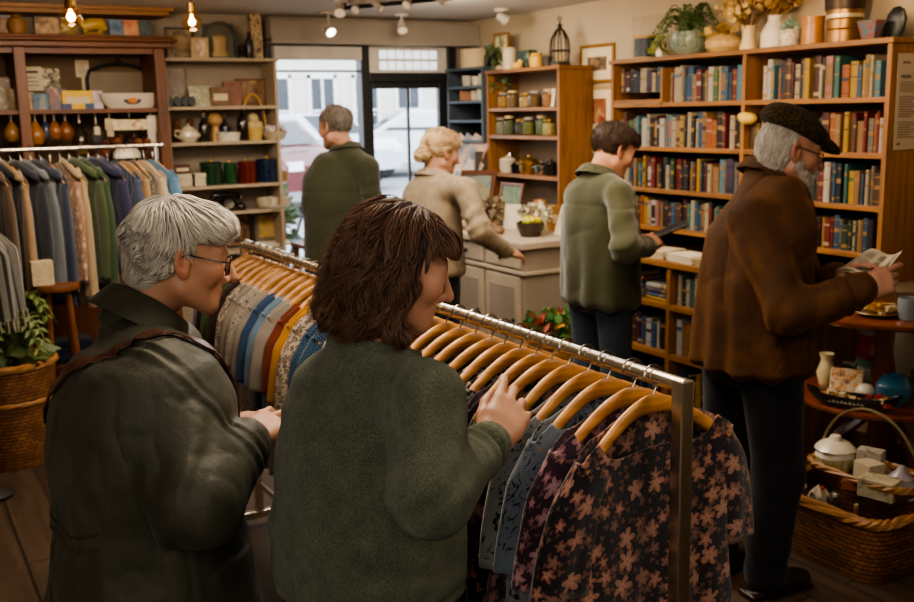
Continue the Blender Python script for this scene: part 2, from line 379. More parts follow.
# ---------------------------------------------------------------- heads and hands
class Head:
    def __init__(s, c, M, scale=1., age=0., jaw=1., neck=None, female=False, nose=1.):
        s.c = np.asarray(c, F4); s.M = M; s.k = scale; s.age = age; s.jaw = jaw; s.neck = neck; s.fem = female; s.nose = nose
    def loc(s, P): return ((P-s.c) @ s.M)/s.k
    def w(s, p): return s.c+(s.M @ np.asarray(p, F4))*s.k
    def skull(s, P): return smin(s_ell(P, (0, -.012, .03), (.073, .096, .086)), s_ell(P, (0, .02, -.02), (.064, .068, .085)), .03)
    def f(s, P0):
        P = s.loc(P0); j = s.jaw
        A = P*V3(-1, 1, 1); A[:, 0] = np.abs(P[:, 0])          # mirrored half
        d = s.skull(P)
        d = smin(d, s_cap(A, (.048*j, .0, -.062), (.021*j, .064, -.096), .023, .021), .03)
        d = smin(d, s_sph(P, (0, .074, -.1), .021), .02)
        d = smin(d, s_cap(A, (0., .083, .02), (.04, .07, .022), .014, .012), .02)
        d = smin(d, s_sph(A, (.043, .058, -.022), .026), .025)
        d = smax(d, -s_ell(A, (.031, .1, -.002), (.017, .016, .011)), .012)
        d = smin(d, s_ell(A, (.031, .0765, -.002), (.0135, .0125, .0125)), .002)
        d = smin(d, s_ell(A, (.031, .079, .0075), (.0165, .012, .0055)), .004)
        d = smin(d, s_ell(A, (.031, .079, -.0115), (.0155, .0105, .005)), .004)
        d = smin(d, s_cap(P, (0, .09, .012), (0, .118*s.nose+.0, -.034), .0085, .0125), .012)
        d = smin(d, s_sph(A, (.013, .099, -.04), .0095), .008)
        d = smin(d, s_ell(P, (0, .076, -.066), (.03, .018, .024)), .018)
        d = smin(d, s_cap(A, (0, .0955, -.0635), (.024, .083, -.068), .005, .003), .005)
        d = smin(d, s_cap(A, (0, .0945, -.075), (.021, .083, -.072), .006, .003), .005)
        d = smax(d, -s_cap(A, (0, .105, -.069), (.024, .09, -.0705), .0015), .003)
        if s.age: d = d-.0012*s.age*(vnoise(P, (90, 60, 160)))*(P[:, 1] > .02)+s.age*.004*np.exp(-(s_cap(A, (.02, .095, -.04), (.034, .085, -.075), .0)/.005)**2)
        # ear
        Q = (A-V3(.078, -.012, -.006)) @ rotm(-.15, -.35).astype(F4)
        e = s_ell(Q, (0, 0, 0), (.009, .02, .033)); e = smax(e, -s_ell(Q, (.008, .003, .004), (.008, .012, .021)), .004)
        e = smin(e, s_ell(Q, (.002, .006, -.026), (.006, .01, .011)), .006); e = smin(e, s_ell(Q, (.002, .012, -.004), (.005, .005, .008)), .004)
        d = smin(d, e, .006)
        return d*s.k
    def color(s, P0, skin, lip, stubble=None, brow=(.1, .06, .04)):
        P = s.loc(P0); A = P.copy(); A[:, 0] = np.abs(P[:, 0]); c = np.tile(np.asarray(skin, F4), (len(P), 1))
        def blend(c, d, w, col): t = np.clip(.5-d/w, 0, 1)[:, None]; return c*(1-t)+np.asarray(col, F4)*t
        near = (np.abs(P).max(1) < .16)
        red = np.asarray(skin)*np.array([1.12, .72, .66])
        c2 = blend(c, s_sph(A, (.045, .07, -.03), .022), .04, red*.45+np.asarray(skin)*.55)
        c2 = blend(c2, s_sph(P, (0, .112, -.036), .012), .03, red*.5+np.asarray(skin)*.5); c2 = blend(c2, s_ell(A, (.08, -.012, -.006), (.014, .024, .036)), .01, red*.4+np.asarray(skin)*.55)
        if stubble is not None: c2 = blend(c2, s_ell(P, (0, .06, -.09), (.058, .05, .04)), .02, stubble)
        c2 = blend(c2, s_ell(P, (0, .096, -.069), (.024, .014, .0105)), .003, lip)
        c2 = blend(c2, s_cap(A, (.014, .1, .02), (.047, .085, .024), .0055, .003), .006, brow)
        eye = s_ell(A, (.031, .086, -.002), (.0125, .009, .0052)); c2 = blend(c2, s_cap(A, (.019, .0915, .0035), (.045, .079, .002), .0032), .002, (.05, .03, .02))
        c2 = blend(c2, eye-.0015, .003, np.asarray(skin)*.45); c2 = blend(c2, eye, .0015, (.75, .72, .68)); c2 = blend(c2, s_sph(A, (.032, .09, -.002), .006), .002, (.06, .04, .03))
        c[near] = c2[near]; return c
def hand_prims(w, y, n, side, curl=(.5, .55, .6, .65), k=1., thumb=(.5, .2), spread=.1):
    """w wrist point, y along fingers, n back-of-hand normal, side +1: thumb towards y x n; returns list of (kind, chain pts, radii)"""
    y = Vector(y).normalized(); n = Vector(n); n = (n-y*n.dot(y)).normalized(); x = y.cross(n)*side; w = Vector(w)
    def L(a, b, c): return w+(x*a+y*b+n*c)*k
    out = {'palm': [], 'fing': []}
    kn = [(.03, .088), (.01, .093), (-.011, .089), (-.03, .08)]; ln = [(.042, .026, .02), (.046, .029, .021), (.042, .027, .021), (.033, .021, .019)]
    for (kx, ky), l3, c, fi in zip(kn, ln, curl, range(4)):
        out['palm'].append(([L(kx*.55, 0, 0), L(kx*.9, ky*.55, .003), L(kx, ky, .002)], [.017*k, .0145*k, .0115*k]))
        p = Vector((kx, ky, .002)); a = 0.; pts = [L(*p)]; sp = (1.5-fi)*spread
        for l, cc in zip(l3, (c*.8, c*1.1, c*.7)):
            a += cc; p = p+Vector((math.sin(sp)*math.cos(a)*l, math.cos(sp)*math.cos(a)*l, -math.sin(a)*l)); pts.append(L(*p))
        s = .82 if fi == 3 else 1.
        out['fing'].append((pts, [.0105*k*s, .0092*k*s, .0085*k*s, .0068*k*s]))
    t0, t1 = thumb
    a = Vector((.02, .018, -.006)); b = a+Vector((math.sin(t0)*.042, math.cos(t0)*.04, -.016)); c = b+Vector((math.sin(t0-t1)*.03, math.cos(t0-t1)*.032, -.006)); d = c+Vector((math.sin(t0-t1*2.2)*.024, math.cos(t0-t1*2.2)*.024, -.003))
    out['palm'].append(([L(*a), L(*b)], [.018*k, .0125*k])); out['fing'].append(([L(*b), L(*c), L(*d)], [.0118*k, .0105*k, .0075*k]))
    return out
def hand_f(H, P):
    c = np.array(H['palm'][0][0][1], dtype=F4); dd = s_sph(P, c, 0.); far = dd > .21; out = dd-.16; near = ~far
    if near.any():
        Q = P[near]; d = None
        for pts, rs in H['palm']:
            e = s_chain(Q, [np.array(p) for p in pts], rs, .01); d = e if d is None else smin(d, e, .014)
        g = None
        for pts, rs in H['fing']:
            e = s_chain(Q, [np.array(p) for p in pts], rs, .004); g = e if g is None else np.minimum(g, e)
        out = out.copy(); out[near] = smin(d, g, .006)
    return out
def trace_hair(f, roots, flow, steps, ds, off, seed=0, wob=.25, lift=None):
    """strands that follow the surface f=0"""
    P = snap(f, roots, 0., 3); g = np.random.default_rng(seed); N = len(P); path = []
    ph = g.random((N, 1))*6.28; o = off*(.2+g.random(N)*1.0)
    for i in range(steps):
        n = grad(f, P, .004); v = flow(P, i/(steps-1)); v = v-n*(n*v).sum(1, keepdims=True); v /= np.linalg.norm(v, axis=1, keepdims=True)+1e-6
        side = np.cross(n, v); v = v+side*wob*np.sin(ph+i*.55+vnoise(P, 25.)[:, None]*2)
        t = i/(steps-1); ll = o*math.sin(min(1., t*3+.15)*PI/2) + (lift(t, g, N) if lift else 0.)
        path.append(P+n*ll[:, None] if isinstance(ll, np.ndarray) else P+n*ll)
        P = P+v*ds
        P = P-grad(f, P, .004)*f(P)[:, None]*.8
    return np.stack(path, 1)
def strand_mesh(name, paths, r, mat, parent, colors, seed=1, cvar=.35, sides=3):
    g = np.random.default_rng(seed); N, S, _ = paths.shape; t = np.linspace(0, 1, S)
    rad = r*(.6+.7*g.random((N, 1)))*np.clip(np.minimum(.5+t*4, (1-t)*2.2+.12), 0, 1)[None]
    V, Q = tubes_np(paths, rad, sides); base = np.asarray(colors, F4)
    m = g.random((N, 1))*(len(base)-1); i = np.minimum(m.astype(int), len(base)-2)[:, 0]; fr = m-i[:, None]
    c = base[i]*(1-fr)+base[i+1]*fr; c = c*(1-cvar/2+cvar*g.random((N, 1)))
    return np_mesh(name, V, Q, mat, parent, np.repeat(np.clip(c, 0, 1), S*sides, 0), relax=0)
# ================================================================ the setting
XW, YW, XL, YF, ZC = 4.3, 7.2, -1.6, -1.4, 2.5
wallpaint = plain('#b0a086', .85, var=.06, scale=3., bump=.08, bscale=80)
backpaint = plain('#9c8f7e', .85, var=.06, scale=3.)
DARKW = wood('#653816', '#311808', 0, .5, coat=0.); DARKWZ = wood('#653816', '#311808', 2, .5, coat=0.); DARKWY = wood('#653816', '#311808', 1, .5, coat=0.)
ORW = wood('#835827', '#4c2f13', 1, .5, coat=.05); ORWZ = wood('#835827', '#4c2f13', 2, .5, coat=.05)
t = NT('floor_boards'); v = t.mapping(t.coord(), (1, 1, 1), rot=(0, 0, R(90)))
br = t.new('ShaderNodeTexBrick', i_Vector=v, i_Scale=1., i_Mortar_Size=.006, i_Brick_Width=.95, i_Row_Height=.19, i_Bias=0., i_Color1=srgb('#4a3a2b'), i_Color2=srgb('#3a2c20'), i_Mortar=srgb('#1c130c'))
gr = t.noise(t.mapping(t.coord(), (14, 1.2, 1)), 2., 6., .65, .8)
col = t.mix(.75, br.outputs[0], t.ramp(gr, [(.3, (.35, .33, .3)), (.7, (1.25, 1.2, 1.1))]), 'MULTIPLY')
st = t.noise(t.coord(), 2.2, 4.); col = t.mix(t.ramp(st, [(.4, (0, 0, 0)), (.75, (.55,)*3)]), col, srgb('#33251a'))
t.set(Base_Color=col, Roughness=t.math('MULTIPLY_ADD', gr, .35, .3)); t.bump(t.math('ADD', br.outputs[1], t.math('MULTIPLY', gr, -.4)), -.25, .004)
struct('floor', MB().bb(XL-.1, XW+.1, YF-.1, YW+.1, -.1, 0), t.m)
struct('ceiling', MB().bb(XL-.1, XW+.1, YF-.1, YW+.1, ZC, ZC+.1), plain('#d0cac2', .9, var=.05, scale=2.))
struct('wall_right', MB().bb(XW, XW+.12, YF, YW+.12, 0, ZC), wallpaint)
struct('wall_left', MB().bb(XL-.12, XL, YF, YW+.12, 0, ZC), wallpaint)
struct('wall_front', MB().bb(XL, XW, YF-.12, YF, 0, ZC), wallpaint)
WX0, WX1, DX0, DX1, WZ0, WZ1 = 2.6, 3.30, 3.37, 4.06, .62, 2.29
b = MB().bb(XL, WX0, YW, YW+.12, 0, ZC).bb(DX1+.02, XW, YW, YW+.12, 0, ZC).bb(WX0, DX1+.02, YW, YW+.12, WZ1+.06, ZC).bb(WX0, WX1+.03, YW, YW+.12, 0, WZ0)
struct('wall_back', b, backpaint)
struct('trim_1', MB().bb(2.56, 4.29, 7.04, 7.195, 2.32, 2.46).bb(2.56, 4.29, 7.02, 7.195, 2.30, 2.335), plain('#948a7e', .8, var=.05))   # soffit over the shop front
darkfr = plain('#1d2022', .45, var=.1)
w = struct('window_1', MB().bb(WX0-.03, WX1+.02, 7.16, 7.22, WZ0-.05, WZ0).bb(WX0-.03, WX1+.02, 7.16, 7.22, WZ1, WZ1+.05).bb(WX0-.04, WX0, 7.16, 7.22, WZ0, WZ1), darkfr)
struct('window_pane', MB().bb(WX0, WX1, 7.185, 7.19, WZ0, WZ1), glass(), w)
struct('blind_box', MB().bb(WX0, WX1-.01, 7.1, 7.16, 2.19, 2.285), plain('#b5aea4', .7), w)
struct('glazing_bar', MB().bb(WX0, WX1, 7.17, 7.2, 2.105, 2.12), darkfr, w)
struct('window_sill', MB().bb(WX0-.02, WX1, 7.0, 7.2, WZ0-.04, WZ0), plain('#8d8375', .6), w, bevel=.006)
d = struct('door_1', MB().bb(3.30, 3.37, 7.14, 7.24, 0, 2.34).bb(4.06, 4.13, 7.14, 7.24, 0, 2.34).bb(3.37, 4.06, 7.14, 7.24, 2.03, 2.1).bb(3.37, 4.06, 7.14, 7.24, 2.3, 2.34)
    .bb(3.37, 3.4, 7.16, 7.21, .0, 2.03).bb(3.98, 4.06, 7.16, 7.21, 0, 2.03).bb(3.4, 3.98, 7.16, 7.21, 0, .28).bb(3.4, 3.98, 7.16, 7.21, 1.98, 2.03).bb(3.7, 3.72, 7.17, 7.2, .28, 1.98), darkfr, bevel=.004)
struct('door_pane', MB().bb(3.4, 3.98, 7.185, 7.19, .28, 1.98), glass(), d)
struct('door_handle', MB().tube([(3.97, 7.14, 1.0), (3.97, 7.1, 1.0), (3.97, 7.1, 1.35), (3.97, 7.14, 1.35)], .011), plain('#777777', .3, 1.), d)
struct('door_hanger_sign', MB().bb(4.07, 4.12, 7.13, 7.138, 1.72, 1.86), plain('#d8b070', .7), d)
tl = struct('transom_panel', MB().bb(3.37, 4.06, 7.17, 7.19, 2.1, 2.3), plain('#c8c2b8', .8), d)
struct('transom_lights', sum([[(3.45+.075*i, 2.125+.085*j) for i in range(7)] for j in range(2)], []) and (lambda m: [m.bb(x, x+.06, 7.165, 7.172, z, z+.06) for x, z in [(3.47+.073*i, 2.125+.082*j) for i in range(7) for j in range(2)]] and m)(MB()), plain('#e8f0fa', .3, emit=1.2), tl)
struct('baseboard_right', MB().bb(XW-.015, XW, YF, YW, 0, .12), plain('#5b4a38', .6))
struct('baseboard_back', MB().bb(XL, WX0, YW-.015, YW, 0, .12), plain('#5b4a38', .6))

# ================================================================ the street outside
struct('ground', MB().add([(-8, 7.3, -.14), (34, 7.3, -.14), (34, 30, .75), (-8, 30, .75)], [(0, 1, 2, 3)]), plain('#8f9296', .8, var=.12, scale=2.))
def facade(x0, x1, y, z1, c, label, nwin, rz):
    h = thing('street_building', label, 'building', ((x0+x1)/2, y, .3), rz)
    w = (x1-x0)/2; m = MB().bb(-w, w, 0, 3, 0, z1)
    for k in range(9): m.bb(-w-.01, w+.01, -.02, 0, .5+k*.95, .53+k*.95)
    m.build('wall', plain(c, .9, var=.1, scale=1.2), h)
    m = MB(); m.bb(-w-.1, w+.1, -.15, .1, 3.4, 3.6); m.bb(-w-.1, w+.1, -.1, .1, .0, .7); m.build('cornice', plain('#b9b4ab', .9), h)
    for i in range(nwin):
        for j in range(4):
            x = -w+(i+.5)*2*w/nwin; z = .7+j*2.6; f = MB().bb(x-.4, x+.4, -.06, .03, z, z+.08).bb(x-.4, x+.4, -.06, .03, z+1.7, z+1.8).bb(x-.4, x-.32, -.06, .03, z, z+1.8).bb(x+.32, x+.4, -.06, .03, z, z+1.8).bb(x-.025, x+.025, -.05, .03, z, z+1.8).bb(x-.38, x+.38, -.05, .03, z+.85, z+.9).build('window', plain('#dfe0df', .7), h)
            MB().bb(x-.33, x+.33, -.01, .01, z+.05, z+1.75).build('pane', plain('#2c343e', .15, var=.3), f)
facade(3.5, 14.8, 25.0, 11., '#cfcac2', 'pale stone terrace across the street seen through the shop window', 9, R(0))
facade(15.0, 26., 25.6, 10., '#d6cfc4', 'cream terrace with tall windows seen through the shop door', 9, R(0))
def car(label, x, y, c, rz):
    h = thing('car', label, 'car', (x, y, -.14+(y-7.3)*.0392), rz)
    prof = [(-2.1, .35), (-2.15, .75), (-1.95, .95), (-1.3, 1.02), (-.75, 1.45), (.75, 1.48), (1.45, 1.05), (2.05, .9), (2.15, .6), (2.1, .32)]
    G = [[(x, yy, z) for x, z in prof] for yy in (-.82, -.78, .78, .82)]
    G[0] = [(x*.97, -.82, .35+(z-.35)*.93) for x, z in prof]; G[3] = [(x*.97, .82, .35+(z-.35)*.93) for x, z in prof]
    m = MB().grid(G); m.add(G[0], [tuple(range(10))]); m.add(G[3], [tuple(range(10))]); m.add([p for g in (G[0], G[3]) for p in (g[0], g[-1])], [(0, 1, 3, 2)])
    m.build('car_body', plain(c, .25, var=.03, coat=.8), h, smooth=True)
    for s in (-1, 1): MB().add([(-1.2, s*.825, 1.0), (-.68, s*.8, 1.38), (.68, s*.8, 1.4), (1.3, s*.825, 1.03)], [(0, 1, 2, 3)]).build('side_window', plain('#2c343b', .1), h)
    MB().add([(-1.28, -.7, 1.06), (-1.28, .7, 1.06), (-.8, .66, 1.42), (-.8, -.66, 1.42)], [(0, 1, 2, 3)]).add([(1.42, -.7, 1.1), (1.42, .7, 1.1), (.82, .66, 1.45), (.82, -.66, 1.45)], [(0, 1, 2, 3)]).build('windscreen', plain('#39434b', .1), h)
    for sx in (-1.35, 1.35):
        for s in (-1, 1): MB().lathe([(.12, -.1), (.3, -.1), (.33, -.06), (.33, .06), (.3, .1), (.12, .1)], (sx, s*.76, .33), 18, axis='y').build('wheel', plain('#15161a', .7), h)
    for s in (-1, 1): MB().box((-2.12, s*.6, .75), (.08, .3, .14)).build('headlamp', plain('#e9eef2', .2), h); MB().box((2.1, s*.6, .78), (.08, .25, .12)).build('tail_lamp', plain('#a02020', .3), h)
car('white car parked in the street, seen past the older man at the window', 7.6, 19.8, '#c8d0d8', R(118))
car('red car parked low in front of the white car outside', 5.5, 17.2, '#5a1014', R(112))
car('silver car parked outside the glazed shop door', 11.3, 20.5, '#c9ced4', R(160))
def bush(name, label, cat, c, r, n, leaf, col, parent=None, seed=1, up=.4, stem=None, flat=1., mat2=None):
    g = random.Random(seed); m = MB()
    for _ in range(n):
        d = Vector((g.gauss(0, 1), g.gauss(0, 1), g.gauss(0, 1)+up)).normalized(); p = Vector(c)+Vector((d.x*r[0], d.y*r[1], d.z*r[2]))*g.uniform(.5, 1.)
        a = Vector((g.gauss(0, 1), g.gauss(0, 1), g.gauss(0, 1)))+d*1.2; a.normalize(); b_ = a.cross(Vector((g.gauss(0, 1), g.gauss(0, 1), g.gauss(0, 1)))).normalized()
        L = leaf*g.uniform(.6, 1.3); w = L*.28*flat
        m.add([p, p+a*L*.45+b_*w, p+a*L, p+a*L*.45-b_*w], [(0, 1, 2, 3)], g.randrange(2))
    o = m.build('foliage' if parent else name, [plain(col, .6, var=.3), mat2 or plain(col, .6, var=.45, scale=4.)], parent, recalc=False)
    return o
for (x, y, l, sd, c) in [(2.75, 8.0, 'leafy green shrub outside the window beside the older man', 3, '#48613a'), (4.72, 8.35, 'dark green potted shrub outside by the shop door', 9, '#3f5536')]:
    h = thing('shrub', l, 'shrub', (x, y, -.12)); bush('', '', '', (0, 0, 1.02), (.3, .25, .34), 420, .11, c, h, sd)
    MB().lathe([(.16, 0), (.2, .02), (.24, .5), (.26, .52), (.22, .53), (.2, .45)], n=18).build('tub', plain('#6d6f72', .7), h)
    MB().tube([(0, 0, .45), (.02, .01, .9)], .02).build('stem', plain('#4a3828', .8), h)
h = thing('street_bicycle', 'dark bicycle leaning outside the shop window', 'bicycle', (4.0, 9.6, -.05), R(8)); blk = plain('#1b1d20', .4)
for sx in (-.5, .5): o = MB().tube([(sx+.33*math.cos(a*PI/12), 0, .34+.33*math.sin(a*PI/12)) for a in range(24)], .02, closed=True).build('wheel', blk, h)
MB().tube([(-.5, 0, .34), (-.3, 0, .85), (.3, 0, .82), (-.05, 0, .32), (-.5, 0, .34)], .02).tube([(.5, 0, .34), (.3, 0, .95)], .02).tube([(-.05, 0, .32), (-.32, 0, .95)], .018).build('frame', blk, h)
MB().tube([(.28, -.28, 1.0), (.32, 0, .96), (.28, .28, 1.0)], .014).build('handlebar', blk, h); MB().lathe([(.01, 0), (.09, .01), (.07, .05), (.01, .06)], (-.33, 0, .94), 12, sx=1.6).build('saddle', blk, h)

# ================================================================ ceiling lamps
brass = plain('#8a6a3a', .35, 1.); white_m = plain('#b9afa2', .5)
def pendant(p, label, r=.075):
    h = thing('pendant_lamp', label, 'lamp', (p.x, p.y, ZC), group='clear globe bulbs hanging from the ceiling'); dz = p.z-ZC
    MB().lathe([(.05, -.025), (.05, 0)], n=16).build('ceiling_rose', brass, h)
    MB().tube([(0, 0, -.02), (0, 0, dz+r+.04)], .004).build('cord', blk, h)
    MB().lathe([(.02, dz+r-.015), (.024, dz+r), (.022, dz+r+.045), (.008, dz+r+.055)], n=14).build('socket', brass, h)
    MB().lathe([(.02*1, dz+r-.005)]+[(max(.001, r*math.sin(a*PI/14)), dz+r*math.cos(a*PI/14)) for a in range(2, 15)], n=20).build('glass_globe', glass('#ffe9c8'), h, smooth=True)
    MB().lathe([(.001, -.02+dz), (.013, -.014+dz), (.018, .0+dz), (.013, .014+dz), (.006, .022+dz), (.005, .06+dz)], n=14).build('glowing_bulb', plain('#ffca7a', .4, var=0, emit=45.), h, smooth=True)
pendant(onY(71, 17, 4.6), 'glowing clear globe bulb hanging in front of the dark wood cabinet', .045)
pendant(onY(192, 22, 5.6), 'glowing clear globe bulb hanging over the pale shelf unit', .054)
def spot(p, aim, label, lit=True, big=1.):
    h = thing('ceiling_spotlight', label, 'lamp', (p.x, p.y, ZC), group='spotlights on the ceiling'); dz = p.z-ZC+.03
    MB().lathe([(.05, -.02), (.055, 0)], n=16).build('base', white_m, h); MB().tube([(0, 0, -.02), (0, 0, dz)], .008).build('stem', white_m, h)
    a = Vector(aim).normalized(); q = a.to_track_quat('Z', 'Y').to_matrix().to_4x4(); m = MB(); m.M = Matrix.Translation((0, 0, dz)) @ q
    m.lathe([(.014, -.04), (.026*big, -.036), (.03*big, .0), (.038*big, .04), (.035*big, .039), (.02, .02)], n=18); m.build('lamp_head', white_m, h, smooth=True)
    m = MB(); m.M = Matrix.Translation((0, 0, dz)) @ q; m.lathe([(.0001, .034), (.033*big, .037)], n=18); m.build('lamp_glass', plain('#fff0d8', .4, var=0, emit=8. if lit else .12), h)
for x, y, Y, aim, l, lit in [(329, 34, 6.75, (.1, -.8, -.6), 'lit white spotlight on the soffit above the window', True), (402, 31, 6.75, (-.2, -.6, -.8), 'dim white spotlight on the soffit above the door', False),
    (340, 14, 6.0, (-.3, -.6, -.7), 'white spotlight near the ceiling left of the track', False), (502, 22, 6.2, (.8, -.2, -.5), 'small cream spotlight by the right wall above the jars cabinet', False)]: spot(onY(x, y, Y), aim, l, lit)
p0 = onZ(345, 8, 2.46); p1 = onZ(452, -2, 2.46)
single('lamp_track', 'thin dark lighting track running along the ceiling', 'track', MB().tube([p0, p1], .014, 6).tube([p0, p0+Vector((0, 0, .04))], .01).tube([p1, p1+Vector((0, 0, .04))], .01), blk)
for f, aim, l in [(.12, (-.6, -.5, -.6), 'twin-headed white spotlight at the near end of the ceiling track'), (.32, (.5, -.6, -.6), 'white spotlight next along the ceiling track'), (.62, (-.7, -.3, -.5), 'brownish spotlight in the middle of the ceiling track'), (.9, (.6, -.6, -.5), 'spotlight at the far right end of the ceiling track')]:
    p = p0.lerp(p1, f); p.z = 2.43; spot(p, aim, l, False, .8)

# ================================================================ furniture
def shelf_unit(name, label, cat, x0, x1, y0, y1, z0, z1, levels, mats, th=.02, back=True, axis='y', dividers=(), tops=True, skip_side=False):
    """open front: towards -Y (axis y) or -X (axis x)"""
    h = thing(name, label, cat, ((x0+x1)/2, (y0+y1)/2, z0)); cx, cy = h.location.x, h.location.y; mh, mv, mb_ = mats
    def B(a, b, c, d, e, f): return MB().bb(a-cx, b-cx, c-cy, d-cy, e-z0, f-z0)
    if axis == 'y':
        B(x0, x0+th, y0, y1, z0, z1).build('side_panel', mv, h, bevel=.002); B(x1-th, x1, y0, y1, z0, z1).build('side_panel', mv, h, bevel=.002)
        for z in levels: B(x0+th, x1-th, y0+.004, y1, z-th, z).build('shelf', mh, h, bevel=.002)
        for d in dividers: B(d-th/2, d+th/2, y0+.002, y1, z0, z1).build('divider', mv, h, bevel=.002)
        if tops: B(x0-.01, x1+.01, y0-.01, y1, z1, z1+th).build('top_board', mh, h, bevel=.003)
        if back: B(x0+th, x1-th, y1-.008, y1, z0, z1).build('back_panel', mb_, h)
    else:
        B(x0, x1, y0, y0+th, z0, z1).build('side_panel', mv, h, bevel=.002); B(x0, x1, y1-th, y1, z0, z1).build('side_panel', mv, h, bevel=.002)
        for z in levels: B(x0+.004, x1, y0+th, y1-th, z-th, z).build('shelf', mh, h, bevel=.002)
        for d in dividers: B(x0+.002, x1, d-th/2, d+th/2, z0, z1).build('divider', mv, h, bevel=.002)
        if tops: B(x0-.01, x1, y0-.01, y1+.01, z1, z1+th).build('top_board', mh, h, bevel=.003)
        if back: B(x1-.008, x1, y0+th, y1-th, z0, z1).build('back_panel', mb_, h)
    return h
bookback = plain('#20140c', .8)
LEV = [1.10, 1.325, 1.57, 1.825]
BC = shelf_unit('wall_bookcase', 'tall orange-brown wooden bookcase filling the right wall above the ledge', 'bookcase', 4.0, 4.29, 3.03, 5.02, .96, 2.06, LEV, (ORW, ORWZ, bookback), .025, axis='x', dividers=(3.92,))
MB().bb(4.004-4.145, 4.28-4.145, 4.55-4.025, 4.57-4.025, .85, 1.06).build('divider', ORWZ, BC); MB().bb(4.004-4.145, 4.28-4.145, 4.57-4.025, 4.99-4.025, .866, .884).build('shelf', ORW, BC)
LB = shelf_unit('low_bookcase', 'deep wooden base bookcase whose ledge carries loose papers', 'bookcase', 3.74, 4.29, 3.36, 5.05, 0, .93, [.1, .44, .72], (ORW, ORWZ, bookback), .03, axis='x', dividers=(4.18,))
CAB = shelf_unit('jar_cabinet', 'tall warm wooden cabinet of jars against the right wall', 'cabinet', 4.0, 4.28, 5.56, 6.48, 0, 2.06, [1.04, 1.345, 1.62, 1.815], (ORW, ORWZ, plain('#8a7a68', .85)), .025, axis='x')
DSH = shelf_unit('dark_shelf', 'slate-blue painted shelf in the far corner beside the door', 'shelf', 3.98, 4.28, 6.5, 7.03, 1.56, 2.1, [1.58, 1.73, 1.875, 1.985], (plain('#3a444c', .6),)*3, .02, axis='x')
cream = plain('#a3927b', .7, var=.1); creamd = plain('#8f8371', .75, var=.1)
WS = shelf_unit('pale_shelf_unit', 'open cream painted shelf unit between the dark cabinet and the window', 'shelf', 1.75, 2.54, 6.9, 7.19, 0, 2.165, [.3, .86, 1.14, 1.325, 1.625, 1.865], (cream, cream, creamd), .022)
# dark dresser on the left
DR = thing('dark_dresser', 'dark stained wooden wall cabinet with crown moulding and hanging gourds', 'cabinet', (.9, 6.97, 0))
def dbox(*a): return MB().bb(a[0]-.9, a[1]-.9, a[2]-6.97, a[3]-6.97, a[4], a[5])
for x in (.1, .82, 1.66): dbox(x, x+.065, 6.74, 7.19, 0, 2.235).build('post', DARKWZ, DR, bevel=.004)
m = dbox(.0, 1.78, 6.70, 7.19, 2.235, 2.27); m.bb(-.92, .9, -.30, .22, 2.27, 2.29).bb(-.9, .88, -.285, .22, 2.29, 2.31); m.build('crown', DARKW, DR, bevel=.008)
for z in (1.25, 1.86): dbox(.1, 1.72, 6.76, 7.19, z-.028, z).build('shelf', DARKW, DR, bevel=.003)
dbox(.1, 1.72, 7.17, 7.19, 0, 2.235).build('back_panel', plain('#5d4a34', .85), DR); dbox(.1, 1.72, 6.78, 7.19, 0, .9).build('lower_cupboard', DARKWZ, DR)
dbox(.165, 1.66, 6.77, 6.79, 2.2, 2.235).build('rail', DARKW, DR)
struct('trim_2', MB().bb(-.2, 1.80, 6.85, 7.19, 2.45, 2.475).bb(-.2, 1.82, 6.8, 7.19, 2.475, 2.497), plain('#8a5f32', .6, var=.15))
# drawer counter
ctp = plain('#a89a85', .6, var=.1); ctb = plain('#8c8071', .65, var=.12)
CT = thing('drawer_counter', 'grey-beige painted counter with drawers and doors below the jar cabinet', 'counter', (3.69, 5.75, 0))
def cb(*a): return MB().bb(a[0]-3.69, a[1]-3.69, a[2]-5.75, a[3]-5.75, a[4], a[5])
cb(3.42, 3.985, 5.12, 6.46, .08, .955).build('carcass', ctb, CT, bevel=.004); cb(3.38, 3.985, 5.08, 6.47, .955, 1.0).build('worktop', ctp, CT, bevel=.008); cb(3.46, 3.985, 5.16, 6.4, 0, .08).build('plinth', plain('#2a221b', .8), CT)
cb(3.40, 3.985, 5.10, 6.46, .79, .815).build('moulding', ctp, CT, bevel=.006)
for i in range(3):
    y0 = 5.16+i*.43; dr = cb(3.402, 3.42, y0, y0+.39, .83, .94).build('drawer', ctp, CT, bevel=.004); MB().ball((3.39-3.69, y0+.195-5.75, .885), .014).build('knob', blk, dr)
    dr = cb(3.402, 3.42, y0, y0+.39, .12, .775).build('cupboard_door', ctp, CT, bevel=.004); MB().bb(3.398-3.69, 3.403-3.69, y0+.05-5.75, y0+.34-5.75, .18, .71).build('door_panel', ctb, dr, bevel=.002); MB().ball((3.39-3.69, y0+.05-5.75, .5), .014).build('knob', blk, dr)
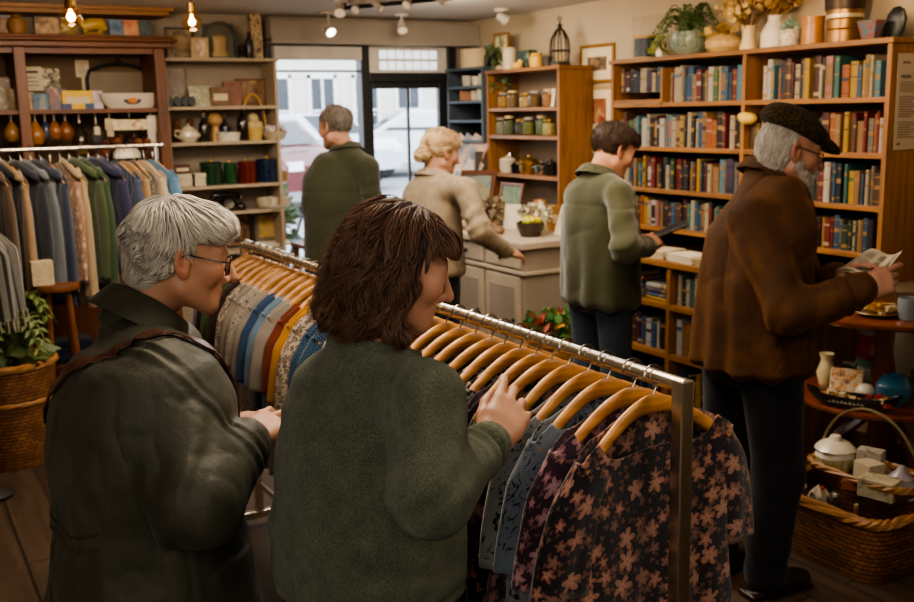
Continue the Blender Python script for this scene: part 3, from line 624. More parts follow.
# round display table
TX, TY, TZ = 3.87, 2.88, .9
TB = thing('round_table', 'round dark polished wooden display table with a lower tier at right', 'table', (TX, TY, 0))
red = wood('#6a3417', '#3c1a0a', 0, .28, coat=.5)
MB().lathe([(.0001, TZ-.03), (.4, TZ-.03), (.42, TZ-.02), (.42, TZ-.005), (.41, TZ), (.0001, TZ)], n=56).build('tabletop', red, TB, smooth=True)
MB().lathe([(.0001, .472), (.365, .472), (.38, .48), (.38, .494), (.37, .5), (.0001, .5)], n=56).build('lower_tier', red, TB, smooth=True)
MB().lathe([(.05, .5), (.04, .53), (.055, .6), (.035, .7), (.05, TZ-.03)], n=18).build('column', red, TB, smooth=True)
for k in range(3):
    a = 2*PI*k/3+.4; MB().tube([(.04*math.cos(a), .04*math.sin(a), .42), (.18*math.cos(a), .18*math.sin(a), .3), (.3*math.cos(a), .3*math.sin(a), .02)], [.03, .028, .02]).build('leg', red, TB, smooth=True)
MB().lathe([(.03, .2), (.06, .3), (.045, .472)], n=16).build('lower_column', red, TB, smooth=True)
# small window table with hamper
ST = thing('window_stand', 'low wooden stand under the window beside the pale shelf unit', 'stand', (2.85, 6.75, 0)); sw = wood('#7a5a3a', '#4e3520', 0)
MB().bb(-.27, .27, -.17, .17, .86, .89).build('top_board', sw, ST, bevel=.004); MB().bb(-.25, .25, -.15, .15, .55, .57).build('shelf', sw, ST)
for sx in (-.24, .24):
    for sy in (-.14, .14): MB().bb(sx-.02, sx+.02, sy-.02, sy+.02, 0, .86).build('leg', sw, ST)

# ================================================================ books
BCOL = [('red', '#7e241d'), ('maroon', '#521a1c'), ('cream', '#c9b896'), ('tan', '#a57d4c'), ('brown', '#5b3a22'), ('black', '#1c1a1a'), ('navy', '#1d2a40'), ('blue', '#2f5a80'), ('sky blue', '#5b93a8'), ('teal', '#3f7a72'), ('dark green', '#27402c'), ('green', '#4c7a3e'), ('yellow', '#c9a030'), ('orange', '#b8621f'), ('grey', '#7c7a76'), ('white', '#d5cfc2'), ('purple', '#4f3a58'), ('pink', '#b9807a')]
BW = [8, 6, 16, 12, 10, 10, 6, 6, 5, 4, 7, 3, 6, 7, 7, 8, 3, 3]
pagemat = plain('#c4b79b', .9, var=.1, scale=60)
def bmat(c): return plain('#%02x%02x%02x' % tuple(int(int(c[i:i+2], 16)*.66) for i in (1, 3, 5)), .55, var=.12, scale=20, spec=.4)
GOLD = plain('#7d6238', .5, .2)
def book_mesh(w, hgt, dep, c, g):
    """stands on z=0, spine towards -X, thickness along y"""
    m = MB(); t = min(.003, w*.18); y = w/2
    sp = [(-.0, -y), (-.004, -y*.6), (-.006, 0), (-.004, y*.6), (0, y)]
    out = [(dep, -y)]+sp+[(dep, y)]; inn = [(dep, y-t), (t, y-t), (t, -y+t), (dep, -y+t)]
    ring = out+inn; n = len(ring)
    m.add([(a, b, z) for z in (0, hgt) for a, b in ring], [(i, (i+1) % n, (i+1) % n+n, i+n) for i in range(n)]+[tuple(q+k for q in f) for k in (0, n) for f in ((0, 1, 9, 10), (1, 2, 3, 4, 5, 8, 9), (5, 6, 7, 8))], 0)
    m.bb(t*.8, dep-.004, -y+t*.9, y-t*.9, .003, hgt-.004, 1)
    k = g.randrange(4); s = [(-.0012+a, b*.985) for a, b in sp]
    def band(z0, z1): m.add([(a, b, z) for z in (z0, z1) for a, b in s], [(i, i+1, i+6, i+5) for i in range(4)], 2)
    if k == 0: band(hgt*.7, hgt*.8)
    elif k == 1: band(hgt*.86, hgt*.89); band(hgt*.12, hgt*.15); band(hgt*.5, hgt*.62)
    elif k == 2: band(.012, .03); band(hgt*.3, hgt*.82) if w > .02 and g.random() < .5 else band(hgt*.75, hgt*.8)
    else: band(hgt*.55, hgt*.58); band(hgt*.9, hgt*.93)
    return m
def pick(g): i = g.choices(range(len(BCOL)), BW)[0]; return BCOL[i]
NBOOK = [0]
def book_row(X, y_left, y_right, z, hmax, where, group, seed, hmin=.72, wmul=1., dep=.14, gap=.04):
    """books from far (left in view) to near"""
    g = random.Random(seed); y = y_left; k = 0; lean = 0.
    while True:
        w = g.choice([.018, .022, .027, .032, .036, .044])*wmul
        if y-w < y_right: break
        hg = hmax*g.uniform(hmin, 1.); nm, c = pick(g); c2 = pick(g)[1]
        o = book_mesh(w*.96, hg, dep*g.uniform(.85, 1.), c, g).build('book', [bmat(c), pagemat, GOLD if g.random() < .45 else bmat(c2)])
        o.location = (X+g.uniform(0, .018), y-w/2, z)
        size = 'tall' if hg > hmax*.93 else 'short' if hg < hmax*.8 else 'mid-height'; thick = 'thin' if w < .02*wmul else 'thick' if w > .028*wmul else 'medium'
        tag(o, f'{thick} {size} {nm} book, {ORD[k]} from left {where}', 'book', group); NBOOK[0] += 1
        y -= w; k += 1
        if g.random() < gap: y -= .02
def flat_stack(name, cat, x, y, z, n, where, group, seed, big=1.):
    g = random.Random(seed)
    for k in range(n):
        t = g.uniform(.014, .032)*big; nm, c = pick(g); o = book_mesh(t, g.uniform(.2, .25)*big, .16*big, c, g).build(name, [bmat(c), pagemat, GOLD])
        o.rotation_euler = (R(90), 0, R(g.uniform(-6, 6))); o.location = (x+g.uniform(0, .02), y+.12*big, z+t/2)
        tag(o, f'{nm} book lying flat, {ORD[k]} from bottom of the pile {where}', cat, group); z += t+.0005
zl = [1.825, 1.57, 1.325, 1.10]; nm = ['top', 'second', 'third', 'fourth']
for i, z in enumerate(zl):
    if i == 0:
        book_row(4.03, 4.97, 4.585, 1.886, .15, 'in the boxed corner of the top left shelf', 'books in the boxed top corner', 50, dep=.13)
        book_row(4.03, 4.53, 3.945, z, .205, 'on top shelf, left bookcase bay', 'books on the top left shelf', 60)
    else: book_row(4.03, 4.97, 3.945, z, [.2, .2, .19, .18][i]*1., f'on {nm[i]} shelf, left bookcase bay', f'books on the {nm[i]} left shelf', 60+i)
    book_row(4.03, 3.82 if i == 0 else 3.9, 3.075, z, [.205, .19, .2, .17][i], f'on {nm[i]} shelf, right bookcase bay', f'books on the {nm[i]} right shelf', 80+i)
for i, (z, hm) in enumerate([(.72, .2), (.44, .21), (.1, .26)]):
    book_row(3.78, 4.15, 3.4, z, hm, f'on {nm[i]} shelf of low bookcase, right half', f'books low right shelf {nm[i]}', 100+i, wmul=1.2, dep=.17)
book_row(3.79, 4.98, 4.22, .44, .2, 'on middle shelf of low bookcase, left half', 'books low left shelf', 120, wmul=1.2, dep=.17)
book_row(3.79, 4.98, 4.22, .1, .24, 'on bottom shelf of low bookcase, left half', 'books low left bottom shelf', 121, wmul=1.2, dep=.17)
for y, n, s in [(4.30, 4, 1), (4.56, 6, 2), (4.82, 5, 3)]: flat_stack('book', 'book', 3.78, y, .72, n, f'{["nearest", "in the middle", "farthest"][s-1]}, low bookcase', f'flat book pile {s}', 130+s)
# ================================================================ small wares
def L(name, label, cat, prof, mat, loc, n=22, group=None, sx=1., sy=1., rz=0., smooth=True):
    return single(name, label, cat, MB().lathe(prof, n=n, sx=sx, sy=sy), mat, loc, rz=rz, group=group, smooth=smooth)
def frame_pic(label, loc, w, h, fmat, cols, rz=0., tilt=0., cat='picture', name='framed_picture', mat_w=.0, group=None, seed=1, fw=.02, kind='photo'):
    """stands on its lower edge at loc, facing local -Y"""
    o = thing(name, label, cat, loc, rot=(-tilt, 0, rz), group=group)
    m = MB(); t = .018
    m.bb(-w/2, w/2, -t, 0, 0, fw).bb(-w/2, w/2, -t, 0, h-fw, h).bb(-w/2, -w/2+fw, -t, 0, fw, h-fw).bb(w/2-fw, w/2, -t, 0, fw, h-fw); m.build('frame', fmat, o, bevel=.003)
    if mat_w: MB().bb(-w/2+fw, w/2-fw, -.010, -.004, fw, h-fw).build('mount', plain('#cdbf9f', .8, var=.04), o)
    k = fw+mat_w; MB().bb(-w/2+k, w/2-k, -.012 if mat_w else -.01, -.004 if not mat_w else -.0105, k, h-k).build('picture', picmat(cols, seed), o)
    return o
def picmat(cols, seed=1, scale=9.):
    k = ('pic', tuple(cols), seed, scale)
    if k in _M: return _M[k]
    t = NT('picture_print'); v = t.mapping(t.coord(), (scale, scale, scale), loc=(seed*3.1, seed*1.7, seed*.9))
    n = t.noise(v, 1.4, 4., .6, .8); n = len(cols) and n
    st = [(.3+.4*i/max(1, len(cols)-1), srgb(c)) for i, c in enumerate(cols)]
    t.set(Base_Color=t.ramp(n, st), Roughness=.5); _M[k] = t.m; return t.m
gold = plain('#8a6428', .45, .35); dkfr = wood('#3b2412', '#1d1008', 2); cer = plain('#cfc6b4', .3, var=.1, coat=.3); creamc = plain('#c8b78e', .35, var=.2, scale=30, coat=.2)
clear = glass('#e6ece6'); brassy = plain('#a98446', .3, .9, var=.2); silver = plain('#a7a39b', .25, 1., var=.15)
def jar(label, loc, r, h, fill, lid, group, seed=0, cat='jar', fillh=.75):
    o = thing('glass_jar', label, cat, loc, group=group)
    MB().lathe([(.001, 0), (r*.92, 0), (r, r*.15), (r, h*.72), (r*.72, h*.83), (r*.7, h*.9)], n=18).build('glass_body', clear, o, smooth=True)
    MB().lathe([(.001, .004), (r*.88, .004), (r*.93, r*.2), (r*.93, h*fillh*.85), (r*.7, h*fillh), (.001, h*fillh+.004)], n=18).build('contents', plain(fill, .6, var=.55, scale=45.), o, smooth=True)
    MB().lathe([(r*.75, h*.86), (r*.78, h*.87), (r*.78, h*.98), (r*.7, h), (.001, h)], n=18).build('lid', lid, o, smooth=True)
    return o
def pot(label, loc, r, h, mat, lidm=None, handles=True, group=None, cat='pot', name='lidded_pot'):
    o = thing(name, label, cat, loc, group=group)
    MB().lathe([(.001, 0), (r*.8, 0), (r, h*.25), (r, h*.72), (r*1.04, h*.75), (r*.95, h*.75)], n=22).build('bowl', mat, o, smooth=True)
    MB().lathe([(r*1.02, h*.75), (r*.85, h*.86), (r*.3, h*.94), (.001, h*.95)], n=22).ball((0, 0, h), r*.16).build('lid', lidm or mat, o, smooth=True)
    if handles:
        for s in (-1, 1): MB().tube([(s*r*.95, -r*.3, h*.6), (s*r*1.3, -r*.2, h*.62), (s*r*1.3, r*.2, h*.62), (s*r*.95, r*.3, h*.6)], r*.07).build('handle', lidm or mat, o, smooth=True)
    return o
def teapot(label, loc, r, mat, rz=0., group=None):
    o = thing('teapot', label, 'teapot', loc, rz, group)
    MB().lathe([(.001, 0), (r*.6, 0), (r*.68, r*.08), (r, r*.6), (r*.95, r*1.0), (r*.55, r*1.35), (r*.5, r*1.35)], n=24).build('body', mat, o, smooth=True)
    MB().lathe([(r*.56, r*1.34), (r*.4, r*1.52), (.001, r*1.58)], n=20).ball((0, 0, r*1.68), r*.14).build('lid', mat, o, smooth=True)
    MB().tube([(r*.8, 0, r*.5), (r*1.25, 0, r*.7), (r*1.5, 0, r*1.2)], [r*.22, r*.15, r*.09]).build('spout', mat, o, smooth=True)
    MB().tube([(-r*.85, 0, r*1.1), (-r*1.35, 0, r*1.15), (-r*1.45, 0, r*.7), (-r*.9, 0, r*.4)], r*.09).build('handle', mat, o, smooth=True)
    return o
def bottle(label, loc, r, h, mat, cap=None, group=None, name='bottle', cat='bottle'):
    o = thing(name, label, cat, loc, group=group)
    MB().lathe([(.001, 0), (r*.95, 0), (r, r*.1), (r, h*.5), (r*.85, h*.62), (r*.35, h*.76), (r*.32, h*.9), (r*.42, h*.91), (r*.42, h*.94), (.001, h*.94)], n=18).build('body', mat, o, smooth=True)
    MB().lathe([(r*.3, h*.92), (r*.36, h*.95), (r*.3, h), (.001, h)], n=12).build('stopper', cap or brassy, o, smooth=True)
    return o
def card(label, loc, w, h, cols, rz=0., tilt=.12, name='postcard', cat='card', group=None, seed=1, lines=None, th=.004, sc=9.):
    m = MB().bb(-w/2, w/2, -th, 0, 0, h); mats = [picmat(cols, seed, sc)]
    if lines:
        mats.append(plain(lines, .7))
        for k in range(5): m.bb(-w*.36, w*(.36-.1*(k % 3)), -th-.0008, -th, h*(.8-.14*k), h*(.83-.14*k), 1)
    return single(name, label, cat, m, mats, loc, group=group, rot=(-tilt, 0, rz))
def carton(label, loc, d, cols, rz=0., name='small_box', cat='box', group=None, seed=1, lid=None):
    o = thing(name, label, cat, loc, rz, group)
    MB().bb(-d[0]/2, d[0]/2, -d[1]/2, d[1]/2, 0, d[2]).build('box_body', picmat(cols, seed, 14.), o, bevel=.003)
    if lid: MB().bb(-d[0]/2-.004, d[0]/2+.004, -d[1]/2-.004, d[1]/2+.004, d[2]*.72, d[2]+.003).build('lid', plain(lid, .6), o, bevel=.003)
    else: MB().bb(-d[0]*.38, d[0]*.38, -d[1]/2-.001, -d[1]/2, d[2]*.3, d[2]*.65).build('label_panel', plain('#c9bb98', .7), o)
    return o
# ---- on the crown of the dark dresser (z 2.27)
Z = 2.311; g = 'frames and boxes on top of the dark dresser'
frame_pic('dark framed picture on the far left of the dresser top', onY(2, 33, 6.95).xy.to_3d()+Vector((0, 0, Z)), .12, .125, dkfr, ['#2c2018', '#6b4a28', '#8d6a3a'], seed=2, group=g)
L('clay_jug', 'round tan clay jug on the dresser top', 'jug', [(.001, 0), (.04, 0), (.06, .05), (.05, .1), (.025, .115), (.03, .125)], plain('#8a5f30', .6, var=.3), (onY(17, 33, 6.95).x, 6.92, Z))
frame_pic('red-brown patterned picture left of the first bulb on the dresser top', (onY(49, 33, 6.95).x, 7.0, Z), .16, .13, dkfr, ['#4a2418', '#9a7448', '#c8a878'], seed=3, fw=.008)
card('yellow and black card leaning behind the bulb on the dresser top', (onY(70, 33, 6.95).x, 6.98, Z), .11, .1, ['#1c1a14', '#8a6d20', '#cfc07a'], seed=4)
h = thing('carved_sculpture', 'yellow carved wooden animal figure on the dresser top', 'figurine', (onY(93, 33, 6.95).x, 6.93, Z))
m = MB().lathe([(.001, 0), (.05, .0), (.055, .015), (.03, .03), (.001, .03)], n=16, sx=1.5); m.tube([(-.07, 0, .06), (-.02, 0, .08), (.05, 0, .085), (.08, 0, .05)], [.025, .04, .038, .015], 10).tube([(-.06, 0, .07), (-.08, 0, .12), (-.105, 0, .125)], [.025, .022, .012], 10)
for x in (-.045, .045): m.tube([(x, 0, .02), (x, 0, .06)], .014)
m.build('figure', plain('#c09a3c', .45, var=.25), h, smooth=True)
for k, (px, c, l) in enumerate([(118, ['#3c5470', '#6f8ba0', '#8c7a60'], 'blue picture book facing out on the dresser top'), (132, ['#b0532c', '#d08a60', '#d8a878'], 'orange-pink picture book facing out on the dresser top'), (146, ['#2a3a3a', '#4c5c58', '#70604a'], 'dark grey picture book at the right end of the dresser top')]):
    card(l, (onY(px, 34, 6.95).x, 6.97, Z), .095, .115, c, name='display_book', cat='book', seed=10+k, th=.015)
# ---- dresser shelf (z 1.86): calendars, cards, boxes and the tray
Z = 1.861; g = 'cards and boxes on the dresser shelf'
YB = 6.95
def dx(px): return onY(px, 100, YB).x
single('wall_calendar', 'white hanging calendar sheet with dark writing at the left of the dresser', 'calendar', MB().bb(-.085, .085, -.003, 0, 0, .15).bb(-.06, .06, -.004, -.003, .11, .125, 1).bb(-.06, .05, -.004, -.003, .08, .085, 1).bb(-.06, .06, -.004, -.003, .055, .06, 1).bb(-.05, .06, -.004, -.003, .03, .035, 1).tube([(-.02, 0, .15), (0, 0, .17), (.02, 0, .15)], .002, 5, 1), [plain('#c9bda2', .8), plain('#3a2c1c', .8)], (dx(35), 7.15, 1.985))
card('black and white flower print on the dresser back wall', (dx(57), 7.16, 1.985), .12, .14, ['#14120e', '#2a251c', '#b9ab84', '#e0d6b8'], tilt=0, seed=5, name='flower_print', cat='print', sc=18.)
card('small pale card pinned under the dresser crown', (dx(91), 7.16, 2.07), .085, .11, ['#b5a688', '#c4b898'], tilt=0, seed=6, lines='#5a4a34', name='pinned_card')
card('pale list card pinned halfway up the dresser back', (dx(96), 7.16, 1.95), .08, .125, ['#c6ba9c', '#d0c6ac'], tilt=0, seed=7, lines='#6a5a44', name='pinned_card')
for k, (px, w, hh, c, l) in enumerate([(3, .09, .2, ['#b8a888', '#5c4a34', '#d2c6a8'], 'tall cream and black packet at the far left of the dresser shelf'), (10, .06, .13, ['#c8a860', '#7c5c34', '#e0d0a0'], 'small yellowish packet at the left of the dresser shelf'), (28, .06, .11, ['#7c5a3a', '#caa878'], 'little brown box left of the blue landscape cards'), (40, .11, .1, ['#284058', '#4c7084', '#b08a4a'], 'landscape card with dark blue sky on the dresser shelf'), (56, .12, .13, ['#6a88b0', '#8a4a3a', '#40506a', '#c08a50'], 'postcard with red village under blue sky on the dresser shelf'), (95, .08, .115, ['#9a8aa0', '#c0b0b8', '#5a4a58'], 'lilac patterned card right of the yellow box')]):
    card(l, (dx(px), 6.9, Z), w, hh, c, seed=20+k, group=g)
b = carton('wide yellow box with blue corners on the dresser shelf', (dx(76), 6.92, Z), (.19, .08, .115), ['#c8a018', '#d0ac28'], group=g, seed=3)
for x0, x1 in ((-.097, -.04), (.04, .097)): MB().bb(x0, x1, -.042, .042, .0, .035).build('blue_corner', plain('#3a4c70', .6), b)
h = thing('painted_tray', 'long white boat-shaped tray with an orange eye motif on the dresser shelf', 'tray', (dx(128), 6.88, Z))
MB().lathe([(.001, .0), (.09, .0), (.115, .045), (.122, .095), (.114, .095), (.1, .04), (.001, .012)], n=32, sx=1.6, sy=.55).build('tray_body', plain('#bdb4a4', .45, var=.1), h, smooth=True)
m = MB(); m.M = Matrix.Translation((0, -.062, .05)) @ Matrix.Rotation(R(-18), 4, 'X'); m.lathe([(.001, -.004), (.055, -.002), (.055, .0)], n=24, axis='y', sy=.5, sx=1.); m.build('dark_oval', plain('#3a3040', .6), h)
m = MB(); m.M = Matrix.Translation((0, -.066, .05)) @ Matrix.Rotation(R(-18), 4, 'X'); m.lathe([(.001, -.004), (.03, -.003), (.03, .0)], n=20, axis='y', sy=.7); m.build('orange_spot', plain('#c07820', .5), h)
h = thing('arched_mirror', 'dark iron arched frame standing behind the white tray', 'frame', (dx(127), 7.12, Z))
MB().tube([(-.21, 0, 0), (-.21, 0, .2), (-.19, 0, .25), (-.1, 0, .285), (0, 0, .295), (.1, 0, .285), (.19, 0, .25), (.21, 0, .2), (.21, 0, 0)], .012).tube([(-.03, 0, .29), (0, 0, .33), (.03, 0, .29)], .009).build('iron_arch', blk, h)
MB().bb(-.2, .2, 0, .01, 0, .24).build('panel', plain('#6a5a44', .5), h)
# ---- hung below the dresser shelf
def hang(px, py0, name, label, cat, group=None, zlen=.05):
    p = onY(px, py0, 6.85); h = thing(name, label, cat, (p.x, 6.85, 1.832), group=group); MB().tube([(0, 0, 0), (0, 0, -zlen)], .004).ball((0, 0, -.008), .009).build('hook_string', cer, h); return h
for px, c, l, s in [(10, '#8a6434', 'pale tan gourd hanging left of the dresser post', 1.), (34, '#8f5f2a', 'large honey gourd hanging first right of the post', 1.15), (53, '#865222', 'amber gourd hanging in the middle', .95), (64, '#74421a', 'darkest orange gourd hanging furthest right', 1.)]:
    h = hang(px, 110, 'hanging_gourd', l, 'gourd', 'gourds hung under the dresser shelf'); m = MB(); m.lathe([(.001, -.165*s), (.03*s, -.16*s), (.048*s, -.125*s), (.045*s, -.095*s), (.022*s, -.06*s), (.012*s, -.045), (.001, -.04)], n=18); m.build('gourd', plain(c, .4, var=.2, coat=.3), h, smooth=True)
h = hang(44, 110, 'blue_bottle', 'dark blue oval flask hanging between the gourds', 'bottle'); MB().lathe([(.001, -.15), (.025, -.148), (.032, -.1), (.02, -.06), (.01, -.045), (.001, -.045)], n=16).build('flask', plain('#26324c', .3), h, smooth=True)
h = hang(78, 110, 'hanging_decanter', 'clear glass bottle with pale neck hanging under the dresser shelf', 'bottle'); MB().lathe([(.001, -.26), (.045, -.26), (.05, -.2), (.045, -.13), (.02, -.09), (.015, -.045), (.001, -.045)], n=18).build('bottle_body', glass('#cfc8a8'), h, smooth=True); MB().lathe([(.001, -.255), (.04, -.255), (.044, -.2), (.001, -.19)], n=16).build('contents', plain('#8a7448', .5), h)
h = hang(95, 114, 'leather_pouch', 'dark pouch with white tassel hanging on the dresser', 'pouch', zlen=.07); MB().lathe([(.001, -.2), (.035, -.19), (.05, -.14), (.03, -.1), (.012, -.07), (.001, -.068)], n=16, sy=.5).build('pouch', plain('#2c2622', .6), h, smooth=True); MB().box((0, -.028, -.11), (.035, .004, .05)).build('white_label', plain('#bfb59a', .7), h)
h = hang(109, 114, 'hanging_tag', 'cream folded tag hanging beside the scroll', 'tag', zlen=.03); MB().box((0, 0, -.07), (.06, .012, .07)).box((0, 0, -.125), (.04, .012, .05)).build('tag', plain('#b7a888', .8), h)
h = hang(129, 114, 'paper_scroll', 'cream paper scroll with red marks hanging from the dresser shelf', 'scroll', zlen=.03); MB().tube([(-.115, 0, -.06), (.115, 0, -.06)], .018, 12).bb(-.11, .11, -.018, -.012, -.11, -.05).build('scroll', picmat(['#c9b98f', '#d6c8a0', '#a0684a'], 5, 20), h)
h = hang(150, 112, 'cloth_strip', 'long pale ribbon hanging at the right dresser post', 'ribbon', zlen=.02); MB().bb(-.025, .025, -.004, .004, -.2, -.02).bb(-.02, .03, -.012, -.006, -.13, -.02).build('ribbon', cer, h)
h = thing('dried_wreath', 'half round wreath of dark red dried seed heads on the dresser', 'wreath', (onY(127, 140, 6.85).x, 6.88, 1.54)); m = MB(); r_ = random.Random(4)
for k in range(60): a = PI*r_.random(); q = r_.uniform(.13, .2); m.ball((q*math.cos(a), r_.uniform(-.03, .03), q*math.sin(a)*.75), r_.uniform(.014, .026), 8, r_.randrange(3))
m.build('seed_heads', [plain('#5c2418', .6, var=.4), plain('#7a4a24', .6, var=.4), plain('#3a1e18', .6)], h, smooth=True); MB().lathe([(.001, 0), (.09, 0), (.085, .04), (.05, .075), (.001, .085)], n=20, sy=.5).build('plaster_dome', cer, h, smooth=True)
# ---- lower dresser shelf (z 1.25) bottles half hidden by the rack
for k, (px, c, l) in enumerate([(2, '#cfc6b4', 'white china teapot at the far left lower dresser shelf'),]): teapot(l, (onY(px, 145, 6.9).x, 6.9, 1.251), .07, cer)
for k, (px, hh, c) in enumerate([(32, .26, '#a89878'), (42, .3, '#b8ac90'), (80, .22, '#7a6a4a'), (150, .25, '#a8864a')]): bottle(f'{["stout stone", "tall cream", "squat olive", "amber"][k]} bottle on the lower dresser shelf behind the garment rack', (onY(px, 150, 6.9).x, 6.92, 1.251), .045, hh, plain(c, .35, var=.2), cer, 'bottles on the lower dresser shelf')
# ---- pale shelf unit
YS = 7.02
def sx_(px, py): return onY(px, py, YS).x
Z = 2.186
frame_pic('black framed picture with dark base on the pale shelf unit top', (sx_(182, 55), 7.08, Z), .19, .21, dkfr, ['#1c1610', '#8a7452', '#b09468'], seed=8, fw=.014)
frame_pic('small pale gilt photo frame beside the black frame on the pale shelf top', (sx_(199, 56), 7.0, Z), .12, .14, plain('#b59a70', .5), ['#7a5a40', '#c0a888', '#d8c8a8'], seed=9, fw=.02)
h = thing('domed_clock', 'arched dark-rimmed clock case with pale figure on the pale shelf top', 'clock', (sx_(222, 56), 7.06, Z))
MB().grid([[(q*.12*math.cos(PI*k/20), y, .13+q*.12*math.sin(PI*k/20)) if 0 <= k <= 20 else (0, 0, 0) for k in range(21)] for q, y in ((1., .03), (1.05, -.02), (.92, -.02), (.9, -.01))]).bb(-.126, -.105, -.02, .03, 0, .13).bb(.105, .126, -.02, .03, 0, .13).bb(-.126, .126, -.03, .04, 0, .018).build('arched_case', plain('#3c4038', .35, var=.15), h)
MB().bb(-.11, .11, .02, .028, 0, .24).build('back_plate', plain('#5a5646', .5), h); MB().lathe([(.001, .018), (.06, .018), (.062, .04), (.045, .06), (.05, .12), (.055, .15), (.03, .165), (.001, .17)], n=18, sy=.5).build('pale_figure', plain('#a98c5c', .5, var=.2), h, smooth=True)
L('bronze_figurine', 'small dark bronze bird beside the domed clock', 'figurine', [(.001, 0), (.03, 0), (.028, .02), (.015, .03), (.03, .06), (.02, .09), (.001, .1)], plain('#3a3428', .4, .5), (sx_(241, 56), 7.0, Z))
bottle('tall dark bottle beside the patterned post on the pale shelf top', (sx_(249.5, 56), 7.02, Z), .03, .2, plain('#28261e', .3))
single('patterned_post', 'tall column papered with small brown photographs at the right end of the pale shelf top', 'display column', MB().bb(-.04, .04, -.03, .03, 0, .34), picmat(['#2c1e14', '#7a5a38', '#c8b48c', '#4a3020'], 4, 30), (sx_(259, 56), 7.08, Z))
Z = 1.866
frame_pic('large faded grey picture leaning on the upper pale shelf', (sx_(177, 104), 7.14, Z), .2, .28, plain('#8a7d68', .7), ['#84786a', '#8f8474', '#b0a890'], seed=11, fw=.012, tilt=.08)
h = thing('toy_train', 'row of dark green toy vehicles on the upper pale shelf', 'toy', (sx_(179, 104), 6.98, Z)); m = MB()
for k in range(4): m.box((-.075+.05*k, 0, .035), (.045, .05, .04)).lathe([(.001, -.03), (.014, -.03), (.014, .03), (.001, .03)], (-.075+.05*k, 0, .014), 10, axis='y').box((-.07+.05*k, 0, .06), (.02, .04, .015))
m.build('toy_body', plain('#28302a', .4, var=.3), h)
card('white picture card with yellow flowers on the upper pale shelf', (sx_(201, 104), 7.0, Z), .16, .14, ['#c8c0a0', '#8a8a6a', '#d8d0b8'], seed=31)
carton('brown striped box on the upper pale shelf', (sx_(219, 104), 7.02, Z), (.13, .1, .13), ['#7a5a38', '#5a3c24'], seed=4)
single('standing_book', 'reddish standing book facing out on the upper pale shelf', 'book', MB().bb(-.06, .06, -.015, .015, 0, .17), picmat(['#6a3c2c', '#8a5a40'], 6), (sx_(234, 104), 7.05, Z), rot=(-.06, 0, 0))
frame_pic('wide brown landscape picture at the right of the upper pale shelf', (sx_(255, 104), 7.1, Z), .23, .19, wood('#6a3c1c', '#3c200e', 0), ['#4a3020', '#7a5a38', '#a08050'], seed=12, fw=.014)
Z = 1.626
for px, r, c, l in [(181, .05, '#6a3c20', 'dark brown carved knob vase left of the white teapot'), (194, .05, '#5a3018', 'brown carved knob vase behind the white teapot')]: L('wooden_vase', l, 'vase', [(.001, 0), (r*.6, 0), (r, r*.9), (r*.8, r*1.6), (r*.4, r*2.2), (r*.5, r*3.), (.001, r*3.3)], plain(c, .4, var=.3), (sx_(px, 140), 7.1, Z))
teapot('white china teapot on the middle pale shelf', (sx_(187, 141), 6.97, Z), .07, plain('#c9bea4', .25, coat=.4), rz=.2)
bottle('dark glass bottle with gold top right of the white teapot', (sx_(204, 140), 7.0, Z), .04, .2, plain('#1e1a18', .15, coat=.5))
h = thing('twig_vase', 'pear-shaped tan vase with arched dark handles on the middle pale shelf', 'vase', (sx_(217, 140), 7.04, Z)); MB().lathe([(.001, 0), (.035, 0), (.03, .06), (.02, .1), (.05, .13), (.052, .16), (.03, .19), (.001, .2)], n=18).build('body', plain('#b08a58', .5, var=.2), h, smooth=True)
MB().tube([(-.12*math.cos(a*PI/12)*.75, 0, .1+.2*math.sin(a*PI/12)) for a in range(13)], .007).build('handle', plain('#4a2c18', .5), h)
L('white_box_dish', 'low white dish on the middle pale shelf', 'dish', [(.001, 0), (.075, 0), (.085, .06), (.08, .06), (.07, .01), (.001, .008)], cer, (sx_(227, 141), 6.98, Z))
bottle('blue-black flask standing behind the low white dish', (sx_(229, 140), 7.09, Z), .035, .18, plain('#22303c', .2, coat=.4))
bottle('tall black wine bottle left of the yellow-handled basket', (sx_(242, 140), 6.99, Z), .042, .24, plain('#171312', .15, coat=.5))
h = thing('handled_basket', 'cream gift basket with tall yellow cane handle on the middle pale shelf', 'basket', (sx_(254, 140), 7.0, Z))
MB().lathe([(.001, 0), (.05, 0), (.065, .09), (.058, .09), (.045, .01), (.001, .01)], n=20).build('basket_body', plain('#b89a50', .7, var=.3, scale=60), h); MB().tube([(-.085*math.cos(a*PI/14), 0, .08+.24*math.sin(a*PI/14)) for a in range(15)], .007).build('cane_handle', plain('#b08a3c', .5), h)
MB().ball((-.02, 0, .1), .035).ball((.025, -.01, .1), .035).ball((0, .02, .15), .04).build('wrapped_contents', plain('#bda878', .5, var=.3), h, smooth=True)
h = thing('bowl_of_shells', 'wide bowl of pale lilac and white ornaments at the right of the middle pale shelf', 'bowl', (sx_(273, 140), 6.98, Z)); MB().lathe([(.001, 0), (.06, 0), (.09, .06), (.085, .06), (.055, .01), (.001, .01)], n=22, sx=1.1).build('bowl_body', plain('#b5a58a', .4), h, smooth=True)
m = MB(); r_ = random.Random(2)
for k in range(14): a = r_.random()*6.28; q = .065*math.sqrt(r_.random()); m.ball((q*math.cos(a), q*math.sin(a), .06+.03*r_.random()), .022, 10, k % 2)
m.build('ornaments', [plain('#c6b8c0', .4), plain('#d2c9b2', .4)], h, smooth=True)
Z = 1.326
for k in range(2): carton(['low white lidded box at the left of the jar shelf', 'second low white box beside the green jars'][k], (sx_(184+14*k, 184), 7.0, Z), (.12, .1, .085), ['#b8ab92', '#a99c84'], lid='#c0b49a')
